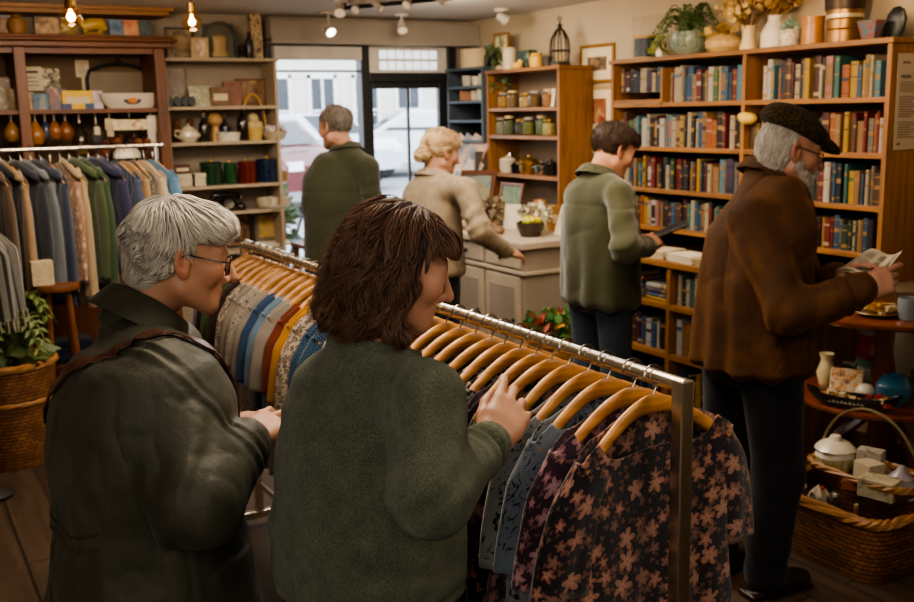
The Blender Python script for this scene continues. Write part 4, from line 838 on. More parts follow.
carton('dark red flat box stacked on the left white box', (sx_(181, 184), 7.0, Z+.089), (.11, .09, .06), ['#4a2018', '#5a2c20'])
for px, r, hh, c, l in [(211, .075, .16, '#15331d', 'wide dark green glass canister'), (230, .045, .15, '#1e4226', 'narrow green glass canister with knob'), (247, .068, .155, '#561c12', 'ruby red glass canister'), (267, .08, .165, '#13253c', 'wide cobalt blue glass canister')]:
    h = thing('glass_canister', l+' on the pale shelf unit', 'canister', (sx_(px, 184), 7.0, Z), group='coloured glass canisters')
    MB().lathe([(.001, 0), (r, 0), (r, hh*.86), (r*.96, hh*.86), (r*.95, .01), (.001, .01)], n=24).build('canister_body', plain(c, .12, var=.15, coat=.6), h, smooth=True); MB().lathe([(r*1.03, hh*.84), (r*1.03, hh*.96), (r*.9, hh), (.001, hh)], n=24).build('lid', plain(c, .25, var=.1), h, smooth=True); MB().ball((0, 0, hh+.008), .014).build('knob', brassy, h)
L('small_gold_jar', 'small amber pot at the right end of the canister shelf', 'pot', [(.001, 0), (.03, 0), (.035, .05), (.025, .08), (.001, .085)], plain('#8a6a3a', .4), (sx_(282, 184), 6.98, Z))
Z = 1.141
h = thing('rotary_telephone', 'black rotary telephone on the pale shelf unit', 'telephone', (sx_(226, 210), 7.0, Z)); MB().lathe([(.001, 0), (.1, 0), (.1, .02), (.06, .07), (.03, .085), (.001, .085)], n=20, sy=.8).build('body', plain('#15120f', .2, coat=.5), h, smooth=True)
MB().tube([(-.1, 0, .085), (-.09, 0, .11), (.09, 0, .11), (.1, 0, .085)], [.028, .018, .018, .028], 12).build('handset', plain('#15120f', .2, coat=.5), h, smooth=True); m = MB(); m.M = Matrix.Translation((0, -.06, .05)) @ Matrix.Rotation(R(55), 4, 'X'); m.lathe([(.001, 0), (.038, 0), (.036, .008), (.001, .01)], n=18); m.build('dial', silver, h)
bottle('small squat black inkpot beside the telephone', (sx_(239, 210), 6.97, Z), .035, .07, plain('#1a1816', .3))
for k, (px, c) in enumerate([(262, '#b5a890'), (272, '#c6bba4'), (281, '#bfb39a')]): L('white_cup', f'{["left", "middle", "right"][k]} one of three white cups at the right of the telephone shelf', 'cup', [(.001, 0), (.03, 0), (.05, .03), (.052, .075), (.047, .075), (.028, .01), (.001, .01)], plain(c, .3, coat=.3), (sx_(px, 208), 6.97+.04*(k == 1), Z))
single('white_saucers', 'flat white dish in front of the white cups', 'dish', MB().lathe([(.001, 0), (.07, .0), (.09, .02), (.001, .012)], n=22, sy=.6), cer, (sx_(270, 209), 6.95-.02, Z), smooth=True)
Z = .861
frame_pic('large dark painting with golden figures leaning at the left of the lower pale shelf', (sx_(238, 245), 7.1, Z), .26, .26, plain('#17130f', .4), ['#14110d', '#2a2018', '#8a6434', '#1c1712'], seed=14, fw=.015, tilt=.08)
frame_pic('yellow framed picture with a grey rim on the lower pale shelf', (sx_(274, 240), 7.08, Z+.03), .24, .22, plain('#6a5c48', .5), ['#a08444', '#b89a58', '#7a6434'], seed=15, fw=.03, tilt=.1)
single('slatted_stand', 'small white wooden book rest under the yellow picture', 'stand', MB().bb(-.13, .13, -.05, .05, 0, .02).bb(-.13, .13, .03, .05, .02, .03), cer, (sx_(274, 250), 7.02, Z), bevel=.003)
o = book_mesh(.022, .2, .13, '#3c5c7a', random.Random(1)).build('book', [bmat('#3f6480'), pagemat, bmat('#c9b896')]); o.rotation_euler = (R(90), 0, R(90)); o.location = (sx_(277, 250)+.1, 6.955, Z+.012); tag(o, 'blue book lying flat before the yellow framed picture', 'book')
# ---- window stand
h = thing('wicker_hamper', 'small square wicker hamper on the window stand', 'basket', (2.84, 6.74, .891)); MB().bb(-.13, .13, -.1, .1, 0, .17).build('hamper_body', plain('#6a4c30', .8, var=.4, scale=50, bump=.6, bscale=70), h, bevel=.01); MB().bb(-.14, .14, -.11, .11, .165, .195).build('lid', plain('#8a6a44', .8, var=.4, scale=50, bump=.6, bscale=70), h, bevel=.008)
single('paper_pad', 'white folded paper pad on top of the window hamper', 'paper', MB().bb(-.06, .06, -.05, .05, 0, .012), plain('#d8d6d0', .7), (2.78, 6.73, 1.088), bevel=.002)
L('dark_basket', 'small black basket beside the hamper against the window', 'basket', [(.001, 0), (.05, 0), (.06, .1), (.055, .1), (.045, .01), (.001, .01)], plain('#1c1a18', .7), (3.03, 6.72, .891))
L('round_tin', 'low round brown basket on the lower board of the window stand', 'basket', [(.001, 0), (.11, 0), (.13, .1), (.12, .1), (.1, .01), (.001, .01)], plain('#5a3c24', .7, var=.3, scale=50), (2.82, 6.72, .571))
# ---- slate shelf and lamp
L('drum_lampshade', 'cream drum lampshade standing on the slate-blue corner shelf', 'lampshade', [(.115, 0), (.115, .14), (.11, .14), (.11, 0)], plain('#c0aa84', .8, var=.1), (4.12, 6.82, 2.121))
bottle('dark bottle beside the cream lampshade', (4.1, 6.62, 2.121), .025, .14, plain('#2a2420', .3)); bottle('second dark bottle at the right of the cream lampshade', (4.12, 6.55, 2.121), .025, .12, plain('#352a22', .3))
for k, (y, z, r, hh, c) in enumerate([(6.85, 1.986, .04, .08, '#b0a898'), (6.72, 1.986, .03, .07, '#c4bcae'), (6.62, 1.986, .035, .085, '#b8a68a'), (6.9, 1.876, .035, .08, '#9a6a3c'), (6.82, 1.876, .03, .07, '#8a5c34'), (6.74, 1.876, .03, .075, '#b8a48a'), (6.64, 1.876, .035, .085, '#bfb5a4')]):
    L('stoneware_mug', f'{["wide grey", "small white", "buff", "rust brown", "darker brown", "cream", "pale tall"][k]} mug on the {"upper" if z > 1.9 else "lower"} slate-blue shelf', 'mug', [(.001, 0), (r*.8, 0), (r, .02), (r, hh), (r*.9, hh), (r*.85, .01), (.001, .01)], plain(c, .5, var=.2), (4.06, y, z))
# ---- slanting card rack by the door
h = thing('card_rack', 'slanted rack of postcards beside the jar cabinet', 'rack', (3.93, 6.72, 0)); MB().bb(-.02, .3, -.22, -.2, 0, 1.5).bb(-.02, .3, .28, .3, 0, 1.5).bb(-.02, .3, -.2, .28, 1.14, 1.17).bb(0, .02, -.2, .28, .3, 1.14).build('rack_frame', plain('#4a4642', .6), h)
r_ = random.Random(12)
for i in range(4):
    for j in range(4):
        c = r_.choice([['#b89878', '#8a6848'], ['#c9b8a0', '#a08870'], ['#4c5c6c', '#7a8a94'], ['#a87850', '#d0b090'], ['#3c3a3a', '#8a7c6c']])
        o = card(f'{["tan", "pale", "slate", "rust", "dark"][r_.randrange(5)]} card leaning in the rack, {ORD[i]} tier, {ORD[j]} from the window', (3.88+.035*(3-i)*-1+.1, 6.94-.125*j, 1.2+.095*i), .10, .15, c, rz=R(-90), tilt=.35, name='rack_card', group='cards leaning in the slanted rack', seed=40+i*4+j)
        o.rotation_euler[1] = R(r_.uniform(15, 38))
# ---- jar cabinet top
Z = 2.081; cy = lambda px, py=68: onX(px, py, 4.1).y
frame_pic('yellow-framed floral picture standing on the far left of the jar cabinet', (4.16, cy(496), Z), .2, .28, gold, ['#8a9a5a', '#d8cba0', '#5c6a4a', '#caa878'], rz=R(-90), seed=21, fw=.018)
bush('', '', '', (0, 0, .1), (.05, .05, .09), 60, .06, '#4a5a34', thing('green_sprig', 'green leafy sprig in front of the yellow framed picture', 'plant', (4.07, cy(497), Z)), 5)
single('clay_lump', 'small tan stone in front of the sprig on the cabinet top', 'stone', MB().ball((0, 0, .02), .035, sz=.6), plain('#b0967a', .7), (4.05, cy(506), Z), smooth=True)
L('cream_canister', 'cream cylindrical canister on the jar cabinet top', 'canister', [(.001, 0), (.05, 0), (.052, .02), (.05, .15), (.04, .16), (.001, .165)], plain('#c4b498', .5), (4.08, cy(512), Z))
carton('teal box with a framed scene on the jar cabinet top', (4.12, cy(525), Z), (.08, .14, .13), ['#3c5a50', '#1e2c28', '#8a9a7a'], seed=8)
h = thing('sleeping_figurine', 'yellow glazed duck figurine before the teal box', 'figurine', (4.04, cy(524), Z)); MB().lathe([(.001, 0), (.03, 0), (.042, .02), (.03, .045), (.001, .05)], n=16, sy=1.4).ball((0, -.04, .05), .018).tube([(0, -.055, .05), (0, -.075, .047)], .006).build('figure', plain('#c9a85c', .4), h, smooth=True)
L('yellow_pot', 'bright yellow lidded pot on the jar cabinet top', 'pot', [(.001, 0), (.045, 0), (.052, .03), (.05, .075), (.035, .085), (.04, .1), (.001, .105)], plain('#c99a3a', .4, var=.1), (4.08, cy(539), Z))
h = thing('iron_lantern', 'ornate black iron lantern with pointed wire dome on the jar cabinet', 'lantern', (4.12, cy(560, 66)+.03, Z)); m = MB().lathe([(.07, 0), (.075, .01), (.07, .03), (.05, .035), (.001, .035)], n=8)
for k in range(8): a = k*PI/4; m.tube([(.062*math.cos(a), .062*math.sin(a), .03), (.068*math.cos(a), .068*math.sin(a), .12), (.06*math.cos(a), .06*math.sin(a), .18), (.03*math.cos(a), .03*math.sin(a), .235), (0, 0, .26)], .005, 6)
m.lathe([(.066, .1), (.07, .105), (.066, .11)], n=16).lathe([(.012, .255), (.018, .27), (.006, .285), (.001, .3)], n=10).tube([(.014*math.cos(a*PI/6), 0, .315+.014*math.sin(a*PI/6)) for a in range(12)], .003, 5, closed=True)
m.build('wire_cage', plain('#2c261e', .5, .4), h); MB().lathe([(.001, .035), (.022, .035), (.022, .09), (.001, .09)], n=12).build('candle', plain('#b8a070', .6), h)
L('dark_candle_pot', 'small dark metal pot beside the iron lantern', 'pot', [(.001, 0), (.035, 0), (.04, .07), (.035, .075), (.03, .01), (.001, .01)], plain('#3a3228', .5, .4), (4.07, cy(551), Z))
# ---- jars in the cabinet
def cyl(px, py, X=4.1): return onX(px, py, X).y
fills = ['#8a5a30', '#a8783c', '#7a5a3a', '#b08a5a', '#6a4a2a', '#9a6a40']
for z, py, names, rr, hh, gname in [(1.816, 106, ['squat tan', 'tan', 'amber', 'honey', 'clear topped', 'reddish'], .042, .11, 'jars on the upper cabinet shelf'), (1.621, 134, ['pale small', 'grey', 'green-brown', 'dark tall', 'brass-lidded olive', 'silver-lidded olive', 'pale gold'], .04, .125, 'jars on the middle cabinet shelf')]:
    n = len(names)
    for k, a in enumerate(names):
        px = (494+k*56/(n-1)) if n == 6 else (493+k*60/(n-1)); c = fills[k % 6] if n == 6 else ['#b8a890', '#8a8270', '#5a5a3a', '#4a4030', '#6a6434', '#5c6444', '#a8905c'][k]
        jar(f'{a} jar, {ORD[k]} from the left on the {gname.split("the ")[1]}', (4.07+.02*(k % 2), cyl(px, py), z), rr*(1.28-.1*(k % 3)), hh*(1+.1*((k*7) % 3-1)), c, [brassy, plain('#8a8478', .4), plain('#b59c70', .5)][k % 3], gname)
bush('', '', '', (0, 0, .05), (.09, .14, .05), 110, .05, '#4c5a3c', thing('trailing_plant', 'low grey-green plant on top of the left jars of the upper cabinet shelf', 'plant', (4.1, cyl(499, 92), 1.935)), 8)
card('white price card at the right of the upper cabinet shelf', (4.08, cyl(553, 105), 1.816), .08, .12, ['#c9bda4', '#d5cab2'], rz=R(-90), name='price_card', seed=50, lines='#8a7a60')
for k, (px, r, hh, mt, l) in enumerate([(496, .055, .105, plain('#a09684', .4), 'grey lidded crock at the left'), (510, .06, .12, plain('#c0b59c', .35), 'white lidded crock second'), (505, .03, .16, silver, 'tall thin tin behind the crocks'), (520, .05, .085, plain('#1c1e22', .15, .6), 'black saucepan'), (531, .07, .125, brassy, 'brass domed pot in the middle'), (544, .05, .09, silver, 'shiny steel kettle'), (554, .045, .11, plain('#2a2622', .2, .5), 'dark pot at the right end')]):
    pot(f'{l} on the lowest cabinet shelf', (4.08+.07*(k == 2), cyl(px, 176), 1.346), r, hh, mt, brassy if k in (4,) else None, k > 2, 'pots on the lowest cabinet shelf')
# ---- counter top
Z = 1.001
def cp(px, py): p = onZ(px, py, 1.0); return Vector((p.x, p.y, Z))
frame_pic('large brown framed landscape leaning at the back left of the counter', (3.78, 6.33, Z), .3, .38, wood('#5c3418', '#30190a', 0), ['#3c4a52', '#6a7a74', '#8a7a50', '#2a3430'], rz=R(-62), tilt=.28, seed=24, fw=.035)
frame_pic('green landscape in a thin dark frame on the counter', (3.92, 6.05, Z+.09), .26, .2, wood('#5c3418', '#30190a', 0), ['#3a4c34', '#6a7a54', '#2a3226'], rz=R(-85), tilt=.2, seed=25, fw=.022)
single('display_riser', 'low dark wooden riser at the back of the counter', 'riser', MB().bb(-.11, .06, -.4, .33, 0, .088), DARKWY, (3.91, 6.0, Z), bevel=.004)
card('white blank notice card standing on the counter', (3.75, 5.78, Z), .12, .17, ['#b4ab9a', '#bfb6a6'], rz=R(-60), tilt=.3, name='notice_card', seed=51)
frame_pic('brown framed photo with white mount at the right of the counter', (3.86, 5.27, Z), .15, .27, wood('#6a3c1c', '#3c200e', 2), ['#3a2c24', '#8a7a68', '#5c4a3c'], rz=R(-105), tilt=.12, seed=26, fw=.018, mat_w=.03)
frame_pic('small white mounted print leaning before the brown framed photo', (3.76, 5.22, Z), .12, .2, plain('#b8ad98', .6), ['#b0a48c', '#c6bca6', '#8a5c3c'], rz=R(-100), tilt=.3, seed=27, fw=.02)
carton('small brown carton standing in the middle of the counter', (3.88, 5.62, Z), (.06, .07, .2), ['#8a5c30', '#a8763c'], seed=10)
carton('second small brown packet right of the carton', (3.9, 5.5, Z), (.05, .06, .17), ['#7a5434', '#b08a50'], seed=11)
h = thing('fruit_bowl', 'dark bowl of yellow lemons and white blossoms on the counter', 'bowl', (3.62, 5.35, Z)); MB().lathe([(.001, 0), (.06, 0), (.085, .06), (.09, .09), (.083, .09), (.06, .01), (.001, .01)], n=24).build('bowl_body', plain('#3c3228', .4, .2), h, smooth=True)
for a, q, l in [((0, 0, .1), .032, 'a'), ((.04, -.02, .095), .03, 'b'), ((-.035, -.03, .098), .03, 'c'), ((.0, .045, .095), .03, 'd'), ((-.01, -.05, .105), .026, 'e')]: single('lemon', {'a': 'yellow lemon on top of the pile in the dark bowl', 'b': 'lemon nearest the wall in the dark bowl', 'c': 'greenish lemon at the front left of the dark bowl', 'd': 'lemon at the back left of the dark bowl', 'e': 'small lemon at the near edge of the dark bowl'}[l], 'lemon', MB().lathe([(.001, -q*1.2), (q*.3, -q*1.05), (q*.85, -q*.5), (q, 0), (q*.85, q*.5), (q*.3, q*1.05), (.001, q*1.25)], axis='y', n=14), plain('#c8b428' if l != 'c' else '#9aa832', .4, var=.15), h.location+Vector(a), rz=q*90, smooth=True, group='lemons in the dark bowl')
bush('', '', '', (0, 0, .05), (.11, .09, .07), 120, .05, '#b8b29a', thing('blossom_sprig', 'white blossom sprig behind the lemon bowl', 'flowers', (3.72, 5.45, Z+.06)), 11, flat=1.6)
r_ = random.Random(31)
for k, (x, y, s, c, nmx) in enumerate([(3.5, 5.95, .045, '#a89078', 'pale pebble-shaped ornament at the left front'), (3.5, 5.8, .04, '#8a6a48', 'tan wooden egg beside it'), (3.56, 5.68, .045, '#6a4a30', 'dark wooden egg further right'), (3.6, 5.88, .05, '#b8a488', 'cream stone behind the eggs'), (3.52, 5.56, .035, '#7a5c40', 'brown pebble near the lemon bowl'), (3.66, 6.02, .06, '#a88c68', 'buff gourd before the large frame')]):
    single('wooden_egg', nmx+' on the counter', 'ornament', MB().lathe([(.001, 0), (s*.6, .0), (s, s*.7), (s*.75, s*1.3), (.001, s*1.6)], n=14), plain(c, .6, var=.35, scale=30), (x, y, Z), smooth=True, group='eggs and stones on the counter')
bush('', '', '', (0, 0, .06), (.1, .1, .07), 140, .06, '#7a6a50', thing('dried_posy', 'dry brown posy on the counter beside the white card', 'flowers', (3.68, 5.93, Z+.05)), 13, flat=1.4)
# ---- crate of flowers in front of the counter
h = thing('wooden_crate', 'pale wooden crate with flower bouquets beside the counter', 'crate', (3.46, 4.78, 0)); cm = wood('#a87a48', '#7a5430', 0)
MB().bb(-.2, .2, -.16, .16, .0, .03).bb(-.2, -.18, -.16, .16, .03, .42).bb(.18, .2, -.16, .16, .03, .42).bb(-.18, .18, -.16, -.14, .03, .42).bb(-.18, .18, .14, .16, .03, .42).build('crate_box', cm, h, bevel=.004)
for k, (dx_, dy, c, c2, l) in enumerate([(-.1, .07, '#b86a5a', '#3c6a34', 'pink bouquet at the left of the crate'), (.02, -.04, '#c08a2c', '#4a7a3a', 'orange and green bouquet in the middle of the crate'), (.12, .05, '#d0c4b0', '#2c5a3a', 'white and green bouquet at the right of the crate'), (.03, .1, '#8a3a3a', '#6a8a3a', 'dark red bouquet at the back of the crate')]):
    o = thing('flower_bouquet', l, 'bouquet', (3.46+dx_, 4.78+dy, .04)); bush('', '', '', (0, 0, .46), (.1, .1, .1), 160, .06, c, o, 60+k, flat=2., mat2=plain(c2, .6, var=.3))
    MB().lathe([(.025, 0), (.03, .2), (.07, .42), (.06, .42), (.02, .2)], n=12).build('wrapping', plain('#a89080', .6), o, smooth=True)
# ---- framed pictures on the right wall
for k, (z0, hh, mw, cols, l) in enumerate([(1.965, .255, .06, ['#2c2018', '#6a5440', '#a89070'], 'gilt framed landscape engraving, topmost on the right wall'), (1.615, .33, .06, ['#2a1c14', '#7a3c24', '#b08a60'], 'framed figure painting in wide cream mount, middle one on the wall'), (1.25, .34, .07, ['#3a3228', '#8a8274', '#2a2420'], 'pale mounted framed print, lowest on the wall beside the jar cabinet')]):
    frame_pic(l, (4.299, 5.53, z0), .37, hh, gold if k == 0 else plain('#a58758', .5, var=.1), cols, rz=R(-90), seed=33+k, fw=.022, mat_w=mw)
single('plaster_panel', 'pale blank canvas leaning on the wall above the bookcase', 'canvas', MB().bb(0, .02, -.3, .3, 0, .28), plain('#a8997f', .8), (4.27, 4.86, 2.081), rot=(0, R(3), 0))
# ---- on top of the wall bookcase
Z = 2.081; by = lambda px, py=50: onX(px, py, 4.12).y
h = thing('tea_tin', 'dark blue tin with yellow rims at the far left of the bookcase top', 'tin', (4.12, by(645, 56), Z)); MB().lathe([(.001, .0), (.068, 0), (.068, .015), (.064, .015), (.064, .125), (.068, .125), (.068, .14), (.001, .142)], n=24).build('rim', plain('#b08a3c', .4), h); MB().lathe([(.066, .014), (.066, .126)], n=24).build('tin_wall', picmat(['#1c2430', '#2a3848', '#1a202c', '#5c5a50'], 3, 26), h, smooth=True)
def fern(h, c, n, ln, up, leaf, col, seed, droop=1., xmax=9.):
    g = random.Random(seed); m = MB()
    for k in range(n):
        a = 2*PI*k/n+g.uniform(-.3, .3); e = g.uniform(.3, 1.); L_ = ln*g.uniform(.7, 1.1); pts = []
        for i in range(12):
            t = i/11; r = L_*t*(.45+.55*e); pts.append(Vector((c[0]+min(xmax*t, r*math.cos(a)), c[1]+r*math.sin(a), c[2]+up*(math.sin(t*2.2)*(1.2-e*.5))-droop*.12*t*t*e*2)))
        m.tube(pts, .0025, 4, 0)
        for i in range(2, 12):
            d = (pts[i]-pts[i-1]).normalized(); s = d.cross(Vector((0, 0, 1))).normalized(); w = leaf*(1-.75*abs(i/11-.35))
            for q in (-1, 1):
                p = pts[i]; tip = p+s*q*w+d*w*.45-Vector((0, 0, w*.25)); m.add([p, p+s*q*w*.5+d*w*.5, tip, p+s*q*w*.5-d*w*.05], [(0, 1, 2, 3)], g.randrange(2))
    return m.build('fronds', [plain(col, .55, var=.35), plain(col, .6, var=.5, scale=3.)], h, recalc=False)
h = thing('potted_fern', 'green fern spilling over a grey-blue glazed bowl on the bookcase top', 'plant', (4.12, by(690, 52), Z)); MB().lathe([(.001, 0), (.07, 0), (.11, .05), (.118, .1), (.11, .135), (.1, .135), (.1, .12), (.001, .115)], n=26).build('bowl', plain('#7c8474', .35, var=.3, scale=14, coat=.3), h, smooth=True); fern(h, (0, 0, .12), 34, .33, .2, .034, '#43592a', 3, droop=1.3, xmax=.1)
h = thing('trailing_vine', 'yellow-green trailing leaves hanging in front of the fern bowl', 'plant', (4.06, by(683, 52)+.1, Z)); bush('', '', '', (0, 0, .07), (.02, .13, .05), 34, .036, '#7a7a2c', h, 21, up=0., flat=2.2)
L('small_white_jar', 'tiny white jar left of the fern bowl', 'jar', [(.001, 0), (.02, 0), (.025, .03), (.018, .05), (.001, .055)], cer, (4.05, by(669, 54), Z))
h = thing('stone_bowl', 'pale crumbly coral stone bowl right of the fern', 'bowl', (4.1, by(727, 48), Z)); MB().lathe([(.001, 0), (.07, 0), (.1, .03), (.105, .06), (.08, .085), (.05, .095), (.001, .09)], n=26).build('bowl_body', plain('#b89a64', .8, var=.4, scale=30, bump=.9, bscale=40), h, smooth=True)
bush('', '', '', (0, .02, .1), (.06, .08, .03), 60, .05, '#b89a58', h, 22, flat=2.)
def dried(label, loc, seed, n, col, ht, sp, vase):
    g = random.Random(seed); h = thing('dried_flowers', label, 'dried flowers', loc); m = MB(); s = MB()
    for k in range(n):
        a = g.random()*6.28; q = sp*math.sqrt(g.random()); p = Vector((q*math.cos(a), q*math.sin(a)*1.3, ht*g.uniform(.35, 1.1))); s.tube([(0, 0, .0), (p.x*.4, p.y*.4, p.z*.6), p], .003, 5)
        m = MB()
        for j in range(16):
            d = Vector((g.gauss(0, 1), g.gauss(0, 1), g.gauss(0, 1))).normalized(); e = d.cross(Vector((g.gauss(0, 1), g.gauss(0, 1), g.gauss(0, 1)))).normalized(); r = .034; b0 = p+d*.012
            m.add([b0, b0+d*r*.6+e*r*.5, b0+d*r, b0+d*r*.6-e*r*.5], [(0, 1, 2, 3)], g.randrange(2))
        m.build('flower_head', [plain(col, .7, var=.3), plain(col, .7, var=.5, scale=5)], h, recalc=False)
    s.build('stems', plain('#6a4a20', .7), h)
L('cream_flower_vase', 'slim cream vase holding dried hydrangeas on the bookcase top', 'vase', [(.001, 0), (.045, 0), (.048, .015), (.035, .06), (.032, .1), (.042, .13), (.036, .13), (.028, .08), (.001, .07)], plain('#c9b184', .4, var=.1), (4.1, by(751, 46), Z))
dried('spray of yellow dried hydrangea heads in the slim cream vase', (4.1, by(751, 46), Z+.085), 5, 26, '#bfa266', .2, .17, None)
L('white_bottle_vase', 'white ribbed bottle vase in the middle of the bookcase top', 'vase', [(.001, 0), (.065, 0), (.07, .02), (.068, .08), (.05, .12), (.035, .14), (.034, .165), (.04, .17), (.032, .17), (.001, .15)], plain('#c6bfae', .5, var=.15, scale=30), (4.12, by(774, 45), Z))
dried('smaller dried bunch with reddish and yellow heads in the white bottle vase', (4.12, by(774, 45), Z+.12), 6, 15, '#9c7c3c', .18, .1, None)
L('patterned_cup', 'white cup with dark pattern beside the white bottle vase', 'cup', [(.001, 0), (.04, 0), (.05, .03), (.053, .085), (.047, .085), (.04, .01), (.001, .01)], picmat(['#b8ae9a', '#c4baa6', '#5a5248'], 9, 40), (4.08, by(795, 43), Z))
bush('', '', '', (0, 0, .03), (.03, .03, .03), 50, .03, '#7a9a8a', thing('succulent', 'pale green succulent growing in the patterned cup', 'plant', (4.08, by(795, 43), Z+.07)), 23)
L('amber_jar', 'ribbed amber glazed jar on the bookcase top', 'jar', [(.001, 0), (.054, 0), (.056, .01), (.052, .035), (.056, .06), (.052, .085), (.056, .11), (.058, .14), (.05, .14), (.045, .02), (.001, .02)], plain('#a06c28', .35, var=.3, scale=20, coat=.3), (4.1, by(815, 42), Z))
h = thing('stacked_tin', 'tall banded bronze tin with dark lid on the bookcase top', 'tin', (4.12, by(844, 40), Z)); MB().lathe([(.001, 0), (.086, 0), (.086, .06), (.082, .065), (.086, .07), (.086, .11), (.082, .115), (.086, .12), (.086, .16), (.001, .16)], n=30).build('tin_body', plain('#8a683c', .35, .75, var=.3, scale=16), h, smooth=True)
MB().lathe([(.092, .155), (.094, .17), (.098, .24), (.09, .245), (.001, .245)], n=30).build('dark_lid', plain('#3a2a1c', .4, .4, var=.2), h, smooth=True); MB().lathe([(.0875, .118), (.0875, .135)], n=30).build('pale_band', plain('#c9b896', .35, .4), h)
h = thing('blue_flower_pot', 'faceted blue china pot with flower pattern at the right end of the bookcase top', 'pot', (4.08, by(876, 38), Z)); MB().lathe([(.001, 0), (.035, 0), (.062, .09), (.056, .09), (.03, .01), (.001, .01)], n=6).build('pot_body', picmat(['#3c5868', '#4c6c7c', '#8a4a3a', '#3c5868'], 7, 28), h)
h = thing('ladle_spoon', 'large dark wooden ladle leaning behind the blue china pot', 'ladle', (4.16, by(890, 36)+.02, Z)); m = MB(); m.M = Matrix.Rotation(R(12), 4, 'X'); m.lathe([(.001, 0), (.03, .01), (.055, .06), (.052, .11), (.03, .145), (.001, .155)], n=20, sx=.35); m.build('ladle', plain('#1c2226', .4), h, smooth=True)
L('dark_round_pot', 'small dark pot between the banded tin and the blue china pot', 'pot', [(.001, 0), (.04, 0), (.05, .04), (.04, .08), (.001, .085)], plain('#2a2622', .4), (4.2, by(864, 38), Z))
# ---- notice on the bookcase end
m = MB().bb(-.085, .085, -.002, 0, 0, .43); m.bb(-.05, .0, -.003, -.002, .385, .395, 1).bb(-.06, .01, -.003, -.002, .32, .335, 1)
for k in range(5): m.bb(-.065, .065, -.003, -.002, .3-.01*k, .304-.01*k, 1)
for z0, n in ((.235, 9), (.12, 7)):
    for k in range(n): m.bb(-.065, .065-.02*(k % 3), -.003, -.002, z0-.011*k, z0+.005-.011*k, 1)
m.bb(-.065, -.04, -.003, -.002, .02, .032, 1)
single('notice_sheet', 'long printed notice sheet pinned to the end of the wall bookcase', 'notice', m, [plain('#a89a86', .8, var=.06), plain('#6a5c4c', .8)], (4.125, 3.027, 1.585))
single('yellow_bun', 'pale yellow paper flower on the bookcase divider behind the cap', 'ornament', MB().ball((0, 0, 0), .045, sz=.7).ball((.0, .03, .01), .035, sz=.7), plain('#c9a850', .7, var=.2), (3.985, 3.86, 1.73), smooth=True)
# ---- ledge papers
for k, (x, y, w, d, c, l, rz) in enumerate([(3.86, 4.42, .2, .28, '#bfae90', 'open white newspaper lying on the ledge by the young man', 8), (3.85, 4.12, .16, .22, '#c9bfa8', 'stack of white leaflets on the ledge', -6), (3.84, 3.88, .18, .2, '#b09a70', 'yellowed pamphlet pile on the ledge nearest the old man', 4), (3.86, 3.62, .15, .2, '#8a7c6a', 'grey booklet on the ledge near the bookcase end', -3)]):
    z = .961; m = MB()
    for j in range(5): m.box(((j % 2)*.006, (j % 3)*.006, .004+.008*j), (w, d, .007))
    single('paper_stack', l, 'papers', m, plain(c, .8, var=.12), (x, y, z), rz=R(rz))
# ---- round table wares
Z = .901
h = thing('biscuit_plate', 'shallow plate of yellow and white wrapped sweets on the round table', 'plate', (3.68, 2.78, Z)); MB().lathe([(.001, 0), (.06, 0), (.1, .018), (.097, .022), (.06, .006), (.001, .006)], n=26).build('plate', plain('#8a6a3c', .4), h, smooth=True)
m = MB(); r_ = random.Random(5)
for k in range(46): a = r_.random()*6.28; q = .075*math.sqrt(r_.random()); m.box((q*math.cos(a), q*math.sin(a), .02+.03*r_.random()), (.03, .02, .012), r_.randrange(3), r_.random()*3)
m.build('sweets', [plain('#b88a2c', .4, var=.3), plain('#c6b48a', .4), plain('#6a4a24', .5)], h)
h = thing('enamel_mug', 'pale blue-grey enamel mug on the round table', 'mug', (3.72, 2.66, Z)); MB().lathe([(.001, 0), (.045, 0), (.048, .01), (.048, .09), (.044, .09), (.043, .01), (.001, .01)], n=24).build('mug_body', plain('#78828a', .35, coat=.3), h, smooth=True); MB().tube([(.045, 0, .075), (.08, 0, .065), (.08, 0, .03), (.046, 0, .02)], .006).build('handle', plain('#78828a', .35), h, smooth=True)
# lower tier z .5
Z = .501
h = thing('boat_dish', 'long black boat-shaped dish with white lettering on the lower tier', 'dish', (3.57, 2.8, Z), R(-64)); N = 20; G = []
for r, z in ((.001, .004), (.8, .004), (.95, .03), (1., .055), (.93, .055), (.75, .014), (.001, .012)): G.append([(r*.2*math.cos(2*PI*k/N), r*.055*math.sin(2*PI*k/N)*(1-.35*abs(math.cos(2*PI*k/N))), z+.028*r*math.cos(2*PI*k/N)**4) for k in range(N)])
MB().grid(G, cu=True).build('hull', plain('#191410', .3, coat=.3), h, smooth=True)
m = MB()
for k in range(9): x = -.09+.017*k; m.tube([(x, -.054-.002, .03), (x+.006, -.056, .042 if k % 2 else .036), (x+.01, -.056, .028)], .0014, 4)
m.build('white_lettering', cer, h)
m = MB(); r_ = random.Random(8)
for k in range(30): m.box((r_.uniform(-.13, .15), r_.uniform(-.025, .025), .035+.03*r_.random()), (.03, .022, .018), r_.randrange(4), r_.random()*3)
m.build('trinkets', [plain('#b8862c', .4, var=.3), plain('#8a2c20', .4), plain('#2c3440', .4), plain('#b8a888', .4)], h)
L('blue_glass_vase', 'round turquoise blue glazed vase on the lower tier', 'vase', [(.001, 0), (.04, 0), (.075, .05), (.075, .09), (.045, .13), (.03, .135), (.03, .125), (.001, .12)], plain('#2c6480', .25, var=.1, coat=.4), (3.76, 2.74, Z))
